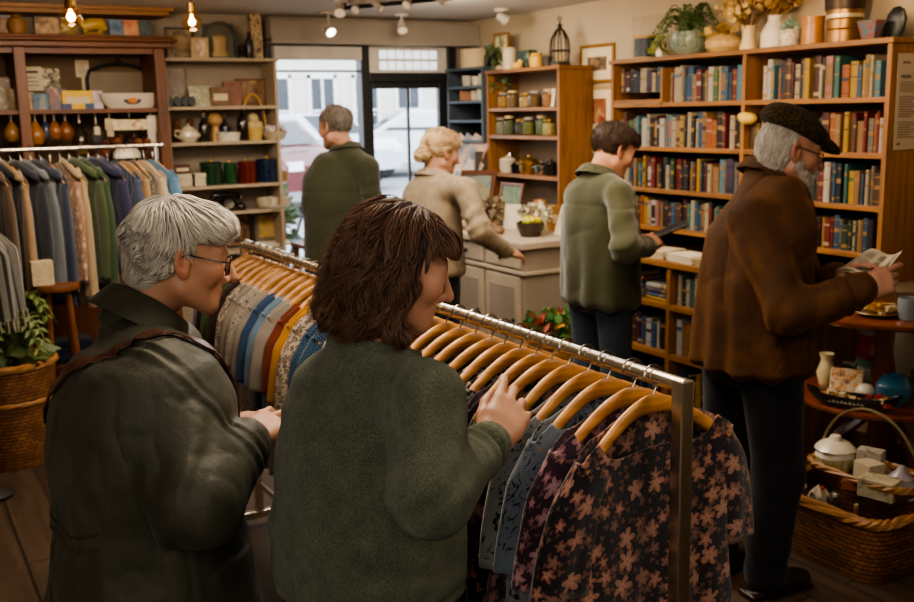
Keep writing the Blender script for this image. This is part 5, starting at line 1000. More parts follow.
h = thing('tile_coaster', 'white tile with orange and blue flowers propped on the lower tier', 'tile', (3.68, 2.93, Z+.0), rot=(R(-22), 0, R(-58))); MB().bb(-.07, .07, -.006, .006, 0, .13).build('tile', picmat(['#b0a890', '#c0b8a0', '#b8782c', '#3c4c6a'], 12, 24), h, bevel=.01)
single('white_egg_cup', 'round white china pebble behind the boat dish', 'ornament', MB().ball((0, 0, .035), .045, sz=.8), cer, (3.73, 2.86, Z), smooth=True)
h = thing('striped_tin', 'tall tin with red band and white ribbed top on the lower tier', 'tin', (4.05, 3.08, Z+.061)); MB().lathe([(.001, 0), (.07, 0), (.07, .06), (.072, .065), (.07, .07), (.07, .16), (.001, .16)], n=24).build('tin_body', plain('#8a2420', .4, var=.25, scale=12), h, smooth=True); MB().lathe([(.073, .16), (.068, .17), (.073, .18), (.068, .19), (.073, .2), (.06, .215), (.001, .215)], n=24).build('lid', plain('#9a948a', .4), h, smooth=True); MB().lathe([(.071, .0), (.0715, .04)], n=24).build('green_band', plain('#4a6a5c', .4), h)
L('cream_china_vase', 'small cream china vase behind the old man on the lower tier', 'vase', [(.001, 0), (.03, 0), (.045, .06), (.03, .1), (.025, .12), (.035, .15), (.03, .15), (.001, .12)], creamc, (3.78, 3.12, Z))
h = thing('dark_clock', 'small dark mantel ornament with white face on the lower tier', 'ornament', (3.76, 3.0, Z+.0), R(-60)); MB().lathe([(.001, -.02), (.05, -.02), (.05, .02), (.001, .02)], (0, 0, .075), 22, axis='y').box((0, 0, .015), (.11, .05, .03)).build('case', plain('#1c1a20', .3), h); MB().lathe([(.001, -.022), (.036, -.0215), (.036, -.02)], (0, 0, .075), 20, axis='y').build('face', plain('#8a8478', .4), h)
h = thing('open_trinket_box', 'brown open wooden box with papers at the back of the lower tier', 'box', (4.02, 2.72, Z), R(-50)); MB().bb(-.1, .1, -.07, .07, 0, .012).bb(-.1, .1, -.07, -.06, .012, .1).bb(-.1, .1, .06, .07, .012, .1).bb(-.1, -.09, -.06, .06, .012, .1).bb(.09, .1, -.06, .06, .012, .1).build('box_body', wood('#5c3a20', '#2c180c', 0), h); MB().box((0, 0, .07), (.15, .1, .1)).build('papers', picmat(['#8a7c64', '#b0a488', '#5c4c3a'], 14, 20), h)
h = thing('flower_box', 'wide white box printed with brown flowers at the right of the lower tier', 'box', (3.93, 2.6, Z), R(-20)); MB().bb(-.1, .1, -.06, .06, 0, .14).build('box_body', picmat(['#a89c84', '#b8ac94', '#7a4a28', '#b8ac94'], 15, 22), h, bevel=.004)
carton('flat cream box under the striped tin on the lower tier', (4.05, 3.07, Z), (.2, .16, .06), ['#a89c84', '#b4a890'], R(40), seed=81)
carton('small white packet of seeds between tile and vase on the lower tier', (3.86, 3.06, Z), (.09, .06, .1), ['#9a9080', '#6a5c4c', '#b0a690'], R(30), seed=82)
single('open_magazine', 'open white magazine leaning under the striped tin on the lower tier', 'magazine', MB().bb(-.12, .12, -.08, .08, 0, .02), plain('#a89c88', .7, var=.15), (3.9, 2.98-.22, Z), rz=R(30)) if False else None
# ---- wicker
wk = NT('wicker'); v = wk.coord('UV'); w1 = wk.new('ShaderNodeTexBrick', i_Vector=v, i_Scale=1., i_Brick_Width=.05, i_Row_Height=.019, i_Mortar_Size=.0045, i_Mortar_Smooth=1., i_Color1=srgb('#8a5f34'), i_Color2=srgb('#6a4422'), i_Mortar=srgb('#241408'))
n = wk.noise(wk.coord(), 9., 4.); wk.set(Base_Color=wk.mix(.6, w1.outputs[0], wk.ramp(n, [(.3, (.5, .45, .4)), (.7, (1.3, 1.2, 1.1))]), 'MULTIPLY'), Roughness=.55); wk.bump(w1.outputs[1], -1., .02)
WICK = wk.m; CANE = plain('#8a6034', .5, var=.3, scale=40, bump=.4, bscale=120)
def weave(name, parent, ring, levels, mat=WICK, label=None):
    """ring(a)->unit (x,y); levels (z, sx, sy); inner wall included"""
    N = 64; m = MB(); uv = []; G = []
    per = 0
    for z, sx, sy in levels:
        row = []
        for k in range(N+1): x, y = ring(2*PI*k/N); row.append((x*sx, y*sy, z)); uv.append((2*PI*k/N*max(sx, sy)*1.0, z if levels.index((z, sx, sy)) else z))
        G.append(row)
    m.grid(G); m.uv = uv; return m.build(name, mat, parent, smooth=True, label=label, auto=60, recalc=False)
def superring(p): return lambda a: (math.copysign(abs(math.cos(a))**(2/p), math.cos(a)), math.copysign(abs(math.sin(a))**(2/p), math.sin(a)))
def braid(name, parent, pts, r, mat=None, closed=True):
    m = MB()
    for s in range(3):
        P = []; n = len(pts)
        for i in range(n*4):
            t = i/4; a = Vector(pts[int(t) % n]); b_ = Vector(pts[(int(t)+1) % n]) if closed or int(t)+1 < n else a; p = a.lerp(b_, t % 1)
            w = t*1.3+s*2.094; d = (b_-a).normalized() if (b_-a).length > 1e-6 else Vector((0, 0, 1)); u = d.cross(Vector((0, 0, 1))); u = u.normalized() if u.length > .01 else Vector((1, 0, 0)); q = u.cross(d)
            P.append(p+u*r*.55*math.cos(w)+q*r*.55*math.sin(w))
        m.tube(P, r*.62, 5, closed=closed)
    return m.build(name, mat or CANE, parent, smooth=True)
h = thing('wicker_planter', 'tall round wicker basket holding a leafy fern beside the clothes rack', 'basket', (.51, 5.66, 0)); ring = superring(2)
weave('basket_wall', h, ring, [(0, .16, .16), (.1, .185, .185), (.25, .2, .2), (.4, .22, .22), (.55, .24, .24), (.56, .225, .225), (.4, .205, .205), (.3, .2, .2)]); braid('rim', h, [(.235*math.cos(2*PI*k/28), .235*math.sin(2*PI*k/28), .555) for k in range(28)], .018)
braid('mid_band', h, [(.217*math.cos(2*PI*k/28), .217*math.sin(2*PI*k/28), .36) for k in range(28)], .012)
MB().lathe([(.001, .0), (.15, .0), (.15, .01), (.001, .01)], n=20).lathe([(.001, .45), (.2, .46), (.2, .44)], n=20).build('soil', plain('#1c140c', .9), h)
h = thing('leafy_fern', 'green fern with long serrated fronds growing from the wicker planter', 'plant', (.51, 5.66, .47)); fern(h, (0, 0, 0), 24, .34, .46, .085, '#5c6a34', 41, droop=.5); bush('', '', '', (0, 0, .12), (.16, .16, .12), 150, .12, '#4a5a2c', h, 42)
h = thing('bottlebrush_grass', 'golden brush-like grass tuft in front of the fern', 'plant', (.6, 5.57, .47)); m = MB(); r_ = random.Random(3)
for k in range(90): a = r_.random()*6.28; q = r_.uniform(.02, .1); m.tube([(0, 0, 0), (q*.5*math.cos(a), q*.5*math.sin(a), .1), (q*math.cos(a), q*math.sin(a), r_.uniform(.13, .19))], .0018, 4)
m.build('blades', plain('#8a6a24', .6, var=.3), h, recalc=False)
# big wicker hamper tray with the hooped basket
h = thing('wicker_basket', 'large rectangular wicker basket on the floor below the round table', 'basket', (3.27, 2.55, 0)); ring = superring(5)
weave('basket_wall', h, ring, [(0, .18, .25), (.02, .185, .26), (.14, .205, .28), (.25, .22, .295), (.255, .2, .275), (.14, .19, .265), (.05, .18, .25), (.045, .001, .001)]); braid('rim', h, [(.214*ring(2*PI*k/44)[0], .29*ring(2*PI*k/44)[1], .255) for k in range(44)], .02)
h = thing('hooped_basket', 'shallow wicker tray basket with tall thin hoop handle on the large basket', 'basket', (3.38, 2.56, .262)); ring2 = superring(3.2)
weave('tray_wall', h, ring2, [(0, .1, .2), (.03, .12, .23), (.06, .135, .25), (.065, .122, .235), (.03, .11, .22), (.012, .1, .2), (.01, .001, .001)]); braid('rim', h, [(.128*ring2(2*PI*k/40)[0], .243*ring2(2*PI*k/40)[1], .065) for k in range(40)], .014)
MB().tube([(0, .24*math.cos(PI*k/18), .05+.27*math.sin(PI*k/18)) for k in range(19)], .006, 8).build('hoop_handle', plain('#8a7c5c', .35, .5), h, smooth=True)
# under the hoop
Z = .275
h = thing('china_tureen', 'white china tureen with yellow flower pattern and fluted lid under the hoop', 'tureen', (3.36, 2.71, Z)); MB().lathe([(.001, 0), (.05, 0), (.075, .03), (.078, .075), (.07, .08), (.001, .08)], n=24).build('bowl', picmat(['#a89c80', '#b8ac90', '#8a7a2c', '#b8ac90'], 17, 26), h, smooth=True)
MB().lathe([(.082, .08), (.07, .1), (.085, .11), (.06, .135), (.03, .145), (.02, .165), (.001, .168)], n=10).build('lid', cer, h, smooth=True)
h = thing('porcelain_roll', 'glossy white rolled napkin lying in the hooped basket', 'roll', (3.29, 2.64, Z+.025), R(80)); MB().lathe([(.001, -.08), (.024, -.075), (.026, 0), (.024, .075), (.001, .08)], n=16, axis='x').build('roll', plain('#b0a898', .25, coat=.4), h, smooth=True)
for k, (x, y, z, d, cl, l, rz) in enumerate([(3.30, 2.44, Z, (.1, .14, .075), ['#9a9078', '#aca288', '#6a6450'], 'white and green patterned china box at the front of the hooped basket', 15), (3.36, 2.54, Z, (.08, .09, .1), ['#a89c84', '#b4a890'], 'plain cream block in the middle of the hooped basket', -10), (3.42, 2.58, Z, (.06, .1, .13), ['#8a8478', '#a8a294', '#5c5850'], 'grey silver-edged box behind the cream block', 20), (3.27, 2.55, Z, (.05, .07, .04), ['#7a3c1c', '#a05a2c'], 'small rust coloured packet in the hooped basket', 30)]): carton(l, (x, y, z), d, cl, R(rz), seed=70+k)
L('onion_bottle', 'pale lilac garlic-shaped china bottle at the right of the hooped basket', 'bottle', [(.001, 0), (.035, 0), (.055, .03), (.05, .065), (.022, .09), (.012, .11), (.001, .115)], plain('#8c8690', .35, var=.1), (3.40, 2.42, Z))
L('white_cup', 'small white cup at the near end of the hooped basket', 'cup', [(.001, 0), (.03, 0), (.042, .035), (.042, .05), (.037, .05), (.025, .01), (.001, .01)], cer, (3.37, 2.365, Z))
# front gap of the big basket
r_ = random.Random(14)
for k, (y, c, hh, l) in enumerate([(2.76, '#2c3a34', .2, 'dark green'), (2.70, '#20242c', .22, 'black'), (2.64, '#5c3a20', .19, 'brown'), (2.58, '#3a5c8a', .18, 'blue'), (2.52, '#b0a48c', .21, 'cream'), (2.46, '#3a2c3a', .2, 'plum'), (2.40, '#6a4a2c', .19, 'amber')]):
    o = bottle(f'{l} bottle lying in the front of the large wicker basket', (3.115, y, .12), .024, hh, plain(c, .3, var=.2, coat=.3), plain(['#8a7a5c', '#a83c2c', '#b0b0a8'][k % 3], .4), 'bottles in the large wicker basket'); o.rotation_euler = (R(r_.uniform(-12, 12)), R(-8), 0)
h = thing('rag_cloth', 'crumpled white printed cloth tucked in the large wicker basket', 'cloth', (3.115, 2.56, .27)); m = MB(); G = []
for i in range(9): G.append([(.035*math.cos(i*1.1)+.02*math.sin(j*1.7), -.05+.1*j/8+.008*math.sin(i*2+j), .025*math.sin(i*.9+j*1.3)+.02*math.cos(j*1.9)) for j in range(9)])
m.grid(G); m.build('cloth', plain('#a09684', .8, var=.3, scale=30), h, smooth=True, auto=None)
h = thing('small_basket', 'second wicker basket at the right edge of the photo by the large one', 'basket', (3.62, 2.19, 0)); weave('basket_wall', h, superring(2.4), [(0, .13, .13), (.12, .16, .16), (.24, .18, .18), (.36, .19, .19), (.365, .172, .172), (.2, .15, .15), (.05, .12, .12), (.045, .001, .001)]); braid('rim', h, [(.184*math.cos(2*PI*k/30), .184*math.sin(2*PI*k/30), .365) for k in range(30)], .018)
h = thing('glazed_jar', 'rounded brown jar on the floor behind the small basket', 'jar', (4.06, 2.42, 0)); MB().lathe([(.001, 0), (.08, 0), (.12, .12), (.11, .24), (.06, .3), (.07, .33), (.001, .33)], n=24).build('jar_body', plain('#3c2818', .35, var=.3), h, smooth=True)
# ---- bits below the left rack
h = thing('paper_carrier', 'cream paper bag with printed label standing on the tall dark stool', 'bag', (.73, 5.72, .931)); 
MB().bb(-.055, .055, -.04, .04, 0, .13).build('bag_body', picmat(['#8a7a5c', '#9c8c6c', '#b0a080', '#6a5438'], 19, 16), h, bevel=.003); MB().bb(-.03, .03, -.0415, -.04, .05, .1).build('label_panel', plain('#a89878', .7), h)
h = thing('stool', 'tall dark wooden stool carrying the cream paper bag', 'stool', (.8, 5.75, 0)); MB().lathe([(.001, .895), (.12, .895), (.125, .91), (.12, .93), (.001, .93)], n=26).build('seat', DARKW, h, smooth=True)
for k in range(4): a = PI/4+k*PI/2; MB().tube([(.07*math.cos(a), .07*math.sin(a), .9), (.13*math.cos(a), .13*math.sin(a), 0)], .016).build('leg', DARKWZ, h)
h = thing('wooden_chest', 'low dark chest on the floor behind the grey-haired woman', 'chest', (1.12, 6.42, 0)); MB().bb(-.32, .32, -.17, .17, 0, .3).build('chest_body', DARKW, h, bevel=.006); MB().bb(-.33, .33, -.18, .18, .3, .36).build('lid', DARKW, h, bevel=.01); MB().box((0, -.175, .28), (.05, .015, .06)).build('clasp', brassy, h)
for k, (x, c, l) in enumerate([(.95, '#283448', 'navy folded jumper'), (1.25, '#7a3a20', 'rust folded jumper')]):
    m = MB()
    for j in range(3): m.box((0, 0, .022+.042*j), (.24-.01*j, .2, .04))
    single('folded_jumper', f'{l} stack on the dark chest', 'clothes', m, cloth(c), (x, 6.4, .361), bevel=.015)
h = thing('brown_boots', 'pair-shaped brown leather bag under the left rack', 'bag', (1.05, 5.70, 0)); MB().lathe([(.001, 0), (.12, 0), (.13, .1), (.1, .2), (.04, .24), (.001, .24)], n=20, sy=.6).build('bag_body', plain('#3c2414', .5, var=.3), h, smooth=True); MB().tube([(-.06*math.cos(a*PI/10), 0, .22+.09*math.sin(a*PI/10)) for a in range(11)], .008).build('handle', plain('#2c180c', .5), h)
# ================================================================ hangers, garments and racks
HW = wood('#b98448', '#8a5a28', 0, .38, 1.2, .3); WIRE = plain('#9a958c', .25, 1., var=.05); CHROME = plain('#d6cfc2', .27, 1., var=.06, scale=30)
def hz(x, W): u = abs(x/W); return -.058-.1*(1-math.cos(min(1.05, u)*PI*.72))/1.637
def hanger_mesh(W):
    m = MB(); N = 25; G = []
    for i in range(N):
        x = -W+2*W*i/(N-1); u = abs(x/W); hh = (.0185-.003*u)*(1 if u < .93 else max(.35, (1-u)/.07*.6+.35)); th = .0085+.002*u**2; y = -.022*u**2; z = hz(x, W)
        if u < .12: hh *= 1.1-.8*(0); 
        G.append([(x, y+th*math.cos(2*PI*k/10)*(1 if 1 else 0), z+hh*math.copysign(abs(math.sin(2*PI*k/10))**.8, math.sin(2*PI*k/10))) for k in range(10)])
    m.grid(G, cu=True); n = len(m.v); m.f += [tuple(range(10)), tuple(range(n-10, n))]; m.m += [0, 0]
    return m
def hook_mesh(drop=0.):
    P = [(0, 0, -.066-drop), (0, 0, -.045), (.006, 0, -.034)]+[(.0235*math.cos(a), 0, .0235*math.sin(a)) for a in [R(-50+k*22) for k in range(12)]]
    return MB().tube(P, .0021, 7)
_HC = {}
def hanger(label, loc, rz, group, W=.2, drop=0.):
    if W not in _HC:
        h = thing('coat_hanger', label, 'hanger', (0, 0, 0)); hm = hanger_mesh(W); hm.v = [(a, b, c-drop) for a, b, c in hm.v]; hm.build('wooden_bow', HW, h, smooth=True, auto=50); hook_mesh(drop).build('wire_hook', WIRE, h, smooth=True); _HC[W] = h
    else: h = copy_tree(_HC[W])
    h.location = loc; h.rotation_euler = (0, 0, rz); return tag(h, label, 'hanger', group)
def garment(name, label, cat, loc, rz, mat, W=.2, Ln=.72, sl=.2, flare=.02, neck=.55, dip=.09, bdip=.02, thick=.02, amp=.012, seed=0, group=None, hem=None, collar=None, slw=.085, tilt=0., nf=5, placket=None, sang=.22):
    g = np.random.default_rng(seed); h = thing(name, label, cat, loc, rz, group)
    NU, NV = 72, 44; u = np.linspace(0, 2*PI, NU, endpoint=False); c, s = np.cos(u), np.sin(u)
    xn = np.sign(c)*np.abs(c)**.75; yn = np.sign(s)*np.abs(s)**.6; ax = np.abs(xn)
    ph = g.random((2, 6))*6.28; fr = g.uniform(.6, 1.3, 6)*nf
    V = []; uv = []
    Wg = W+.014; nk = neck
    for i in range(NV):
        t = i/(NV-1); t = t**1.25
        w = Wg*(1+.02*t)+flare*t - .018*math.sin(min(1, t*2.2)*PI)
        x = xn*w; ztop = np.array([hz(min(abs(q), .98)*W, W) for q in xn])+.0245-.006*(ax > .93)
        inn = ax < nk; dd = np.where(s > 0, bdip, dip)
        ztop = ztop-np.where(inn, dd*np.sqrt(np.clip(1-(ax/nk)**2, 0, 1)), 0)
        z = ztop*(1-t)+(-Ln-.075+.012*np.sin(xn*4+ph[0, 0]))*t
        th = thick*(.8+.2*min(1, t*3))*(1+.35*t); A = amp*min(1, t*1.6)*(1+.6*t)
        f = sum(np.sin(fr[k]*xn*(1.6+.3*k)+ph[0 if 0 else (k % 2), k]+.8*t)*(.9-.12*k) for k in range(5))/2.2
        fb = sum(np.sin(fr[k]*xn*(1.5+.35*k)+ph[1, k]*1.7+.6*t)*(.9-.12*k) for k in range(5))/2.2
        edge = np.sqrt(np.clip(1-ax**4, 0, 1)); y = yn*th+A*edge*np.where(s > 0, f, fb)*.9-.022*np.minimum(1, ax)**2*(1-t)
        V += list(zip(x, y+tilt*t, z)); uv += list(zip(np.where(s > 0, x, 1.3-x)+.4, z))
    m = MB(); m.v = [tuple(map(float, p)) for p in V]; m.f = [(i*NU+j, i*NU+(j+1) % NU, (i+1)*NU+(j+1) % NU, (i+1)*NU+j) for i in range(NV-1) for j in range(NU)]; m.m = [0]*len(m.f); m.uv = uv
    b = m.build('bodice', mat, h, smooth=True, auto=None, recalc=False); q = b.modifiers.new('cloth_edge', 'SOLIDIFY'); q.thickness = .0022; q.offset = -1
    for sgn in (-1, 1):
        if not sl: break
        NS, NR = 20, 20; m = MB(); m.uv = []; G = []; p0 = g.random(4)*6.28
        for i in range(NR):
            t = i/(NR-1); a = sang*(1-.4*t); q5 = min(1, t*4); q5 = q5*q5*(3-2*q5); cx = sgn*(Wg-.03-.006*q5+math.sin(a)*sl*t); cz = hz(.95*W, W)+.02-(sl+.05)*t*math.cos(a)
            rw = slw*(.3+.46*q5-.2*t*(1 if sl > .35 else .1)); ry = .012+.010*q5+.005*t
            row = []
            for k in range(NS):
                th = 2*PI*k/NS; fx = 1+.0*t; y = ry*math.sin(th)+.007*t*math.sin(3*math.cos(th)*2+p0[0]+t*3)-.014*(1-t); x = cx+rw*math.cos(th)*fx; zz = cz-.035*(1-t)*q5*sgn*math.cos(th)-(0 if t > .01 else .004)
                row.append((x, y+tilt*t*.5, zz)); m.uv.append((k/NS*.36+.1, zz))
            G.append(row)
        m.grid(G, cu=True); b = m.build('sleeve', mat, h, smooth=True, auto=None, recalc=False); q = b.modifiers.new('cloth_edge', 'SOLIDIFY'); q.thickness = .0022; q.offset = -1
    if collar:
        m = MB(); m.uv = []; G = []
        for j, (rr, dz) in enumerate([(1., -.004), (1.02, .02), (1.12, .03), (1.3, .012), (1.42, -.022)]):
            row = []
            for k in range(31):
                a = R(-62)+R(304)*k/30; a2 = a; x = nk*W*1.02*rr*math.cos(a2)*(1 if j < 3 else 1.05); y = .03*rr*math.sin(a2)+.008; zz = hz(min(.9*W, abs(nk*W*math.cos(a2))), W)+.022+dz-(dip if math.sin(a2) < -.2 else 0)*abs(math.sin(a2))*.8
                row.append((x, y, zz)); m.uv.append((k*.02, zz))
            G.append(row)
        m.grid(G); b = m.build('collar', collar, h, smooth=True, auto=None, recalc=False); q = b.modifiers.new('cloth_edge', 'SOLIDIFY'); q.thickness = .003
    if placket:
        m = MB()
        for k in range(6): m.lathe([(.001, -.004), (.006, -.003), (.006, 0)], (0, -thick*1.4-amp*.6, -.078-dip-.05-k*.09), 10, axis='y')
        m.build('buttons', placket, h)
    return h
RX, RZ_ = 1.337, 1.26; Y0, Y1 = 1.445, 4.14
h = thing('clothes_rail', 'long chrome clothes rail with square end posts in the foreground', 'clothes rail', (RX, Y0, 0))
MB().tube([(0, -.01, RZ_), (0, Y1-Y0, RZ_)], .0155, 16).build('top_rail', CHROME, h, smooth=True)
for y in (0, Y1-Y0): MB().bb(-.016, .016, y-.016, y+.016, .05, RZ_+.012).build('end_post', CHROME, h, bevel=.003); MB().bb(-.3, .3, y-.018, y+.018, .035, .07).build('foot_bar', CHROME, h, bevel=.004)
MB().tube([(0, 0, .2), (0, Y1-Y0, .2)], .012, 12).build('lower_rail', CHROME, h, smooth=True)
for y in (0, Y1-Y0):
    for x in (-.27, .27): MB().lathe([(.001, -.012), (.018, -.012), (.018, .012), (.001, .012)], (x, y, .018), 14, axis='y').build('castor', blk, h)
FL = cloth('#17131c', 'floral', '#a07a68', '#784a3c', scale=1.12); FL2 = cloth('#30202c', 'floral', '#b08a90', '#7a4650', scale=1.2); DEN = cloth('#66707a', 'print', '#1c2026', scale=1.); GRP = cloth('#7c7d7c', 'print', '#1e2022', scale=.9)
LEAF = cloth('#171722', 'leafy', '#b08a3c', '#7a3424', scale=1.3); DKB = cloth('#1e2738', 'floral', '#8a6a60', '#5c3434', scale=1.3); CHV = cloth('#16161e', 'chevron', '#a09a94'); PUR = cloth('#32283e', 'floral', '#4a3c54', '#3c2c44', scale=1.4)
CRP = cloth('#a2978a', 'print', '#4a4a52', scale=1.1); CRF = cloth('#b0a290', 'floral', '#8a7a6c', '#6a5a50', scale=1.6); YEL = cloth('#a8751c'); RST = cloth('#6a3018'); BLD = cloth('#1e3850', 'dots', '#4a667c', scale=1.4); BLU = cloth('#304868'); WHT = cloth('#8c847a'); LBL = cloth('#667c92'); TAN = cloth('#a08468', 'dots', '#4a5a78'); DBR = cloth('#32261e'); NAV = cloth('#1c2434'); GRN = cloth('#4a5434'); LIL = cloth('#8a8094'); PNK = cloth('#8a6058', 'floral', '#b89a8c', '#6a3c3c', scale=1.5)
PIECES = [  # (material, kind, colour words, length, sleeve)
 (FL, 'dress', 'black dress with rust-pink flowers at the near end of the rail', .98, .24), (FL2, 'dress', 'plum dress with small rose flowers, second from the near post', .95, .25), (DEN, 'shirt', 'washed grey-blue shirt with black scribble print', .86, .24), (GRP, 'shirt', 'grey short-sleeved shirt with black sprig print', .62, .25),
 (DKB, 'dress', 'navy dress with reddish blooms beside the grey shirt', .92, .22), (LEAF, 'dress', 'black dress with golden leaf pattern', .95, .24), (PUR, 'blouse', 'purple blouse the brown-haired woman is fingering', .7, .2), (CHV, 'blouse', 'black blouse with white woven zigzags', .7, .22), (CHV, 'blouse', 'second black and white zigzag blouse further along', .68, .2), (NAV, 'blouse', 'plain navy blouse beyond the zigzag pair', .72, .22),
 (DKB, 'dress', 'navy flowered dress hidden behind the brown-haired woman', .9, .2), (LEAF, 'dress', 'leaf-patterned dark dress behind the brown-haired woman', .9, .2), (GRN, 'blouse', 'olive green blouse behind the brown-haired woman', .7, .2), (PNK, 'blouse', 'dusty pink flowered blouse behind the brown-haired woman', .72, .2), (WHT, 'blouse', 'off-white blouse behind the brown-haired woman', .7, .2), (NAV, 'shirt', 'dark navy shirt behind the brown-haired woman', .75, .22), (TAN, 'shirt', 'tan spotted shirt just behind the brown hair', .75, .2), (CRP, 'blouse', 'cream blouse with dark twig print just left of the green sweater', .86, .26),
 (BLD, 'shirt', 'dark blue spotted shirt, nearer of the blue pair', .62, .2), (BLD, 'shirt', 'dark blue spotted shirt, farther of the blue pair', .6, .2), (CRF, 'blouse', 'cream blouse with tiny brown flowers beside the blue pair', .66, .24), (YEL, 'shirt', 'mustard yellow shirt', .6, .22), (RST, 'shirt', 'rust brown shirt behind the yellow one', .58, .2), (WHT, 'shirt', 'off-white shirt beyond the rust one', .64, .22), (LBL, 'shirt', 'light blue shirt far along the rail', .64, .22), (BLU, 'shirt', 'denim blue shirt far along the rail', .64, .22), (WHT, 'shirt', 'pale grey-white shirt next to the denim blue one', .66, .22), (CRP, 'blouse', 'black and white printed blouse near the far end', .62, .2), (WHT, 'blouse', 'white blouse with turned sleeve near the far end', .56, .2), (CRF, 'blouse', 'speckled cream blouse near the far end', .6, .2), (DBR, 'shirt', 'dark brown shirt near the far end of the rail', .62, .2), (GRN, 'shirt', 'olive shirt near the far end of the rail', .62, .2), (DBR, 'blouse', 'brown blouse second from the far post', .62, .2), (LIL, 'blouse', 'grey-lilac blouse at the far end of the rail', .6, .2)]
n = len(PIECES); ys = [1.535, 1.60, 1.685, 1.755, 1.83, 1.895, 1.96, 2.03, 2.10, 2.165]; r_ = random.Random(17)
ys += [ys[-1]+(4.06-ys[-1])*(k+1)/(n-10) for k in range(n-10)]
for k, (mt, nmk, words, Ln, sl) in enumerate(PIECES):
    y = ys[k]; rz = R(r_.uniform(-4, 4)) if k > 1 else R([3, -2][k]); W = .2
    hanger(f'wooden hanger of the {" ".join(words.split()[:13])}', (RX, y, RZ_), rz, 'wooden hangers on the foreground rail', W)
    garment(nmk, words+(' on a wooden hanger' if len(words.split()) < 11 else ''), nmk, (RX, y, RZ_), rz, mt, W, Ln, sl, flare=.05 if nmk == 'dress' else .015, neck=.74 if k < 10 else .66, dip=.11 if nmk == 'dress' else .075, bdip=.03, thick=.02, amp=.012 if k else .017, seed=100+k, group='clothes on the foreground rail', slw=.095 if nmk in ('dress', 'shirt') else .085, sang=.3 if k else .42)
# extra empty wire hooks pushed between
for k, y in enumerate([3.62, 3.68, 3.9, 4.09]): hanger(f'bare wooden hanger {["between the pale shirts", "beside the printed blouse", "close to the olive shirt", "against the far post"][k]} on the foreground rail', (RX, y+.012, RZ_), R(6), 'bare hangers on the foreground rail', .19)
# ---- left rack
LY, LZ = 5.98, 1.64
h = thing('clothes_rail', 'thin steel clothes rail in front of the dark wood cabinet at left', 'clothes rail', (.75, LY, 0)); MB().tube([(-.75, 0, LZ), (.72, 0, LZ)], .012, 12).ball((.725, 0, LZ), .017).build('top_rail', CHROME, h, smooth=True)
for x in (-.7, .69): MB().tube([(x, 0, .03), (x, 0, LZ)], .012, 10).build('end_post', CHROME, h, smooth=True); MB().tube([(x, -.24, .02), (x, .24, .02)], .012, 8).build('foot_bar', CHROME, h)
LEFT = [('#4a3a2c', 'coat', 'dark brown coat at the far left', 1., .5), ('#1c1e22', 'jacket', 'black jacket second from the left', .75, .5), ('#7a6248', 'coat', 'tan tweed coat hanging nearest the striped shawl', .98, .55), ('#22262e', 'jacket', 'charcoal jacket between the tan and grey coats', .7, .5), ('#565a5e', 'jacket', 'pale grey jacket', .82, .55), ('#262a34', 'coat', 'dark slate coat', .9, .55), ('#20283a', 'jacket', 'navy jacket with long sleeves', .72, .5), ('#8a6a54', 'blouse', 'brown and cream patterned blouse', .62, .5), ('#8a7458', 'coat', 'long cream-beige coat', .92, .6), ('#39432a', 'jacket', 'moss green jacket, left of the two greens', .75, .5), ('#2c3c24', 'coat', 'leaf green coat, right of the two greens', .9, .55), ('#1c2034', 'jacket', 'midnight blue jacket', .7, .5), ('#2a2844', 'jacket', 'violet-blue jacket', .72, .5), ('#20283a', 'shirt', 'dark blue checked shirt', .7, .4), ('#8a7050', 'shirt', 'sand coloured shirt', .68, .4), ('#2c2a28', 'shirt', 'black spotted shirt', .66, .4), ('#9a8c78', 'shirt', 'off-white shirt', .66, .4), ('#4a6c86', 'shirt', 'sky blue shirt at the right end', .62, .25)]
n = len(LEFT)
for k, (c, nmk, words, Ln, sl) in enumerate(LEFT):
    x = .56+.86*k/(n-1); rz = R(90+r_.uniform(-9, 9)+14)
    kind = {'brown and cream patterned blouse': ('floral', '#c0a890', '#5c3424'), 'black spotted shirt': ('dots', '#b0a490', '#000000'), 'dark blue checked shirt': ('stripe', '#4a5468', '#000000')}.get(words, ('plain', '#ffffff', '#b06a50'))
    lab = f'{words} on the left rack' + (' by the cabinet' if len(words.split()) < 3 else '')
    hanger(f'small hanger of the {words} on the left rack', (x, LY, LZ), rz, 'hangers on the left rack', .18, .045)
    garment(nmk, lab, nmk, (x, LY, LZ-.045), rz, cloth(c, *kind), .18, Ln*.82, sl, flare=.02, neck=.66, dip=.04, bdip=.0, thick=.024, amp=.01, seed=300+k, group='clothes on the left rack', collar=cloth(c) if nmk in ('coat', 'jacket') else None, slw=.085, sang=.12)
# ---- striped shawl on a stand at the far left
h = thing('display_stand', 'dark turned wooden stand holding the striped shawl at the left edge', 'stand', (.34, 5.16, 0)); MB().lathe([(.09, 0), (.1, .02), (.04, .05), (.022, .2), (.022, 1.3), (.035, 1.33), (.04, 1.37), (.001, 1.4)], n=18).build('pole', plain('#1c120a', .5), h, smooth=True); MB().tube([(-.15, 0, 1.36), (.15, 0, 1.36)], .014, 8).build('cross_bar', DARKW, h)
h = thing('striped_shawl', 'grey and black striped fringed shawl with yellow edge at the left edge', 'shawl', (.34, 5.16, 1.37)); m = MB(); m.uv = []; G = []
for i in range(30):
    t = i/29; row = []
    for k in range(48): a = 2*PI*k/48; r = .03+.13*min(1, t*2.2)+.02*t; f = 1+.16*math.sin(a*7+t)*min(1, t*2); row.append((r*1.15*f*math.cos(a), r*.75*f*math.sin(a), .012-.5*t*t**.2+.02*math.cos(2*a))); m.uv.append((k/48*.9, t*.5))
    G.append(row)
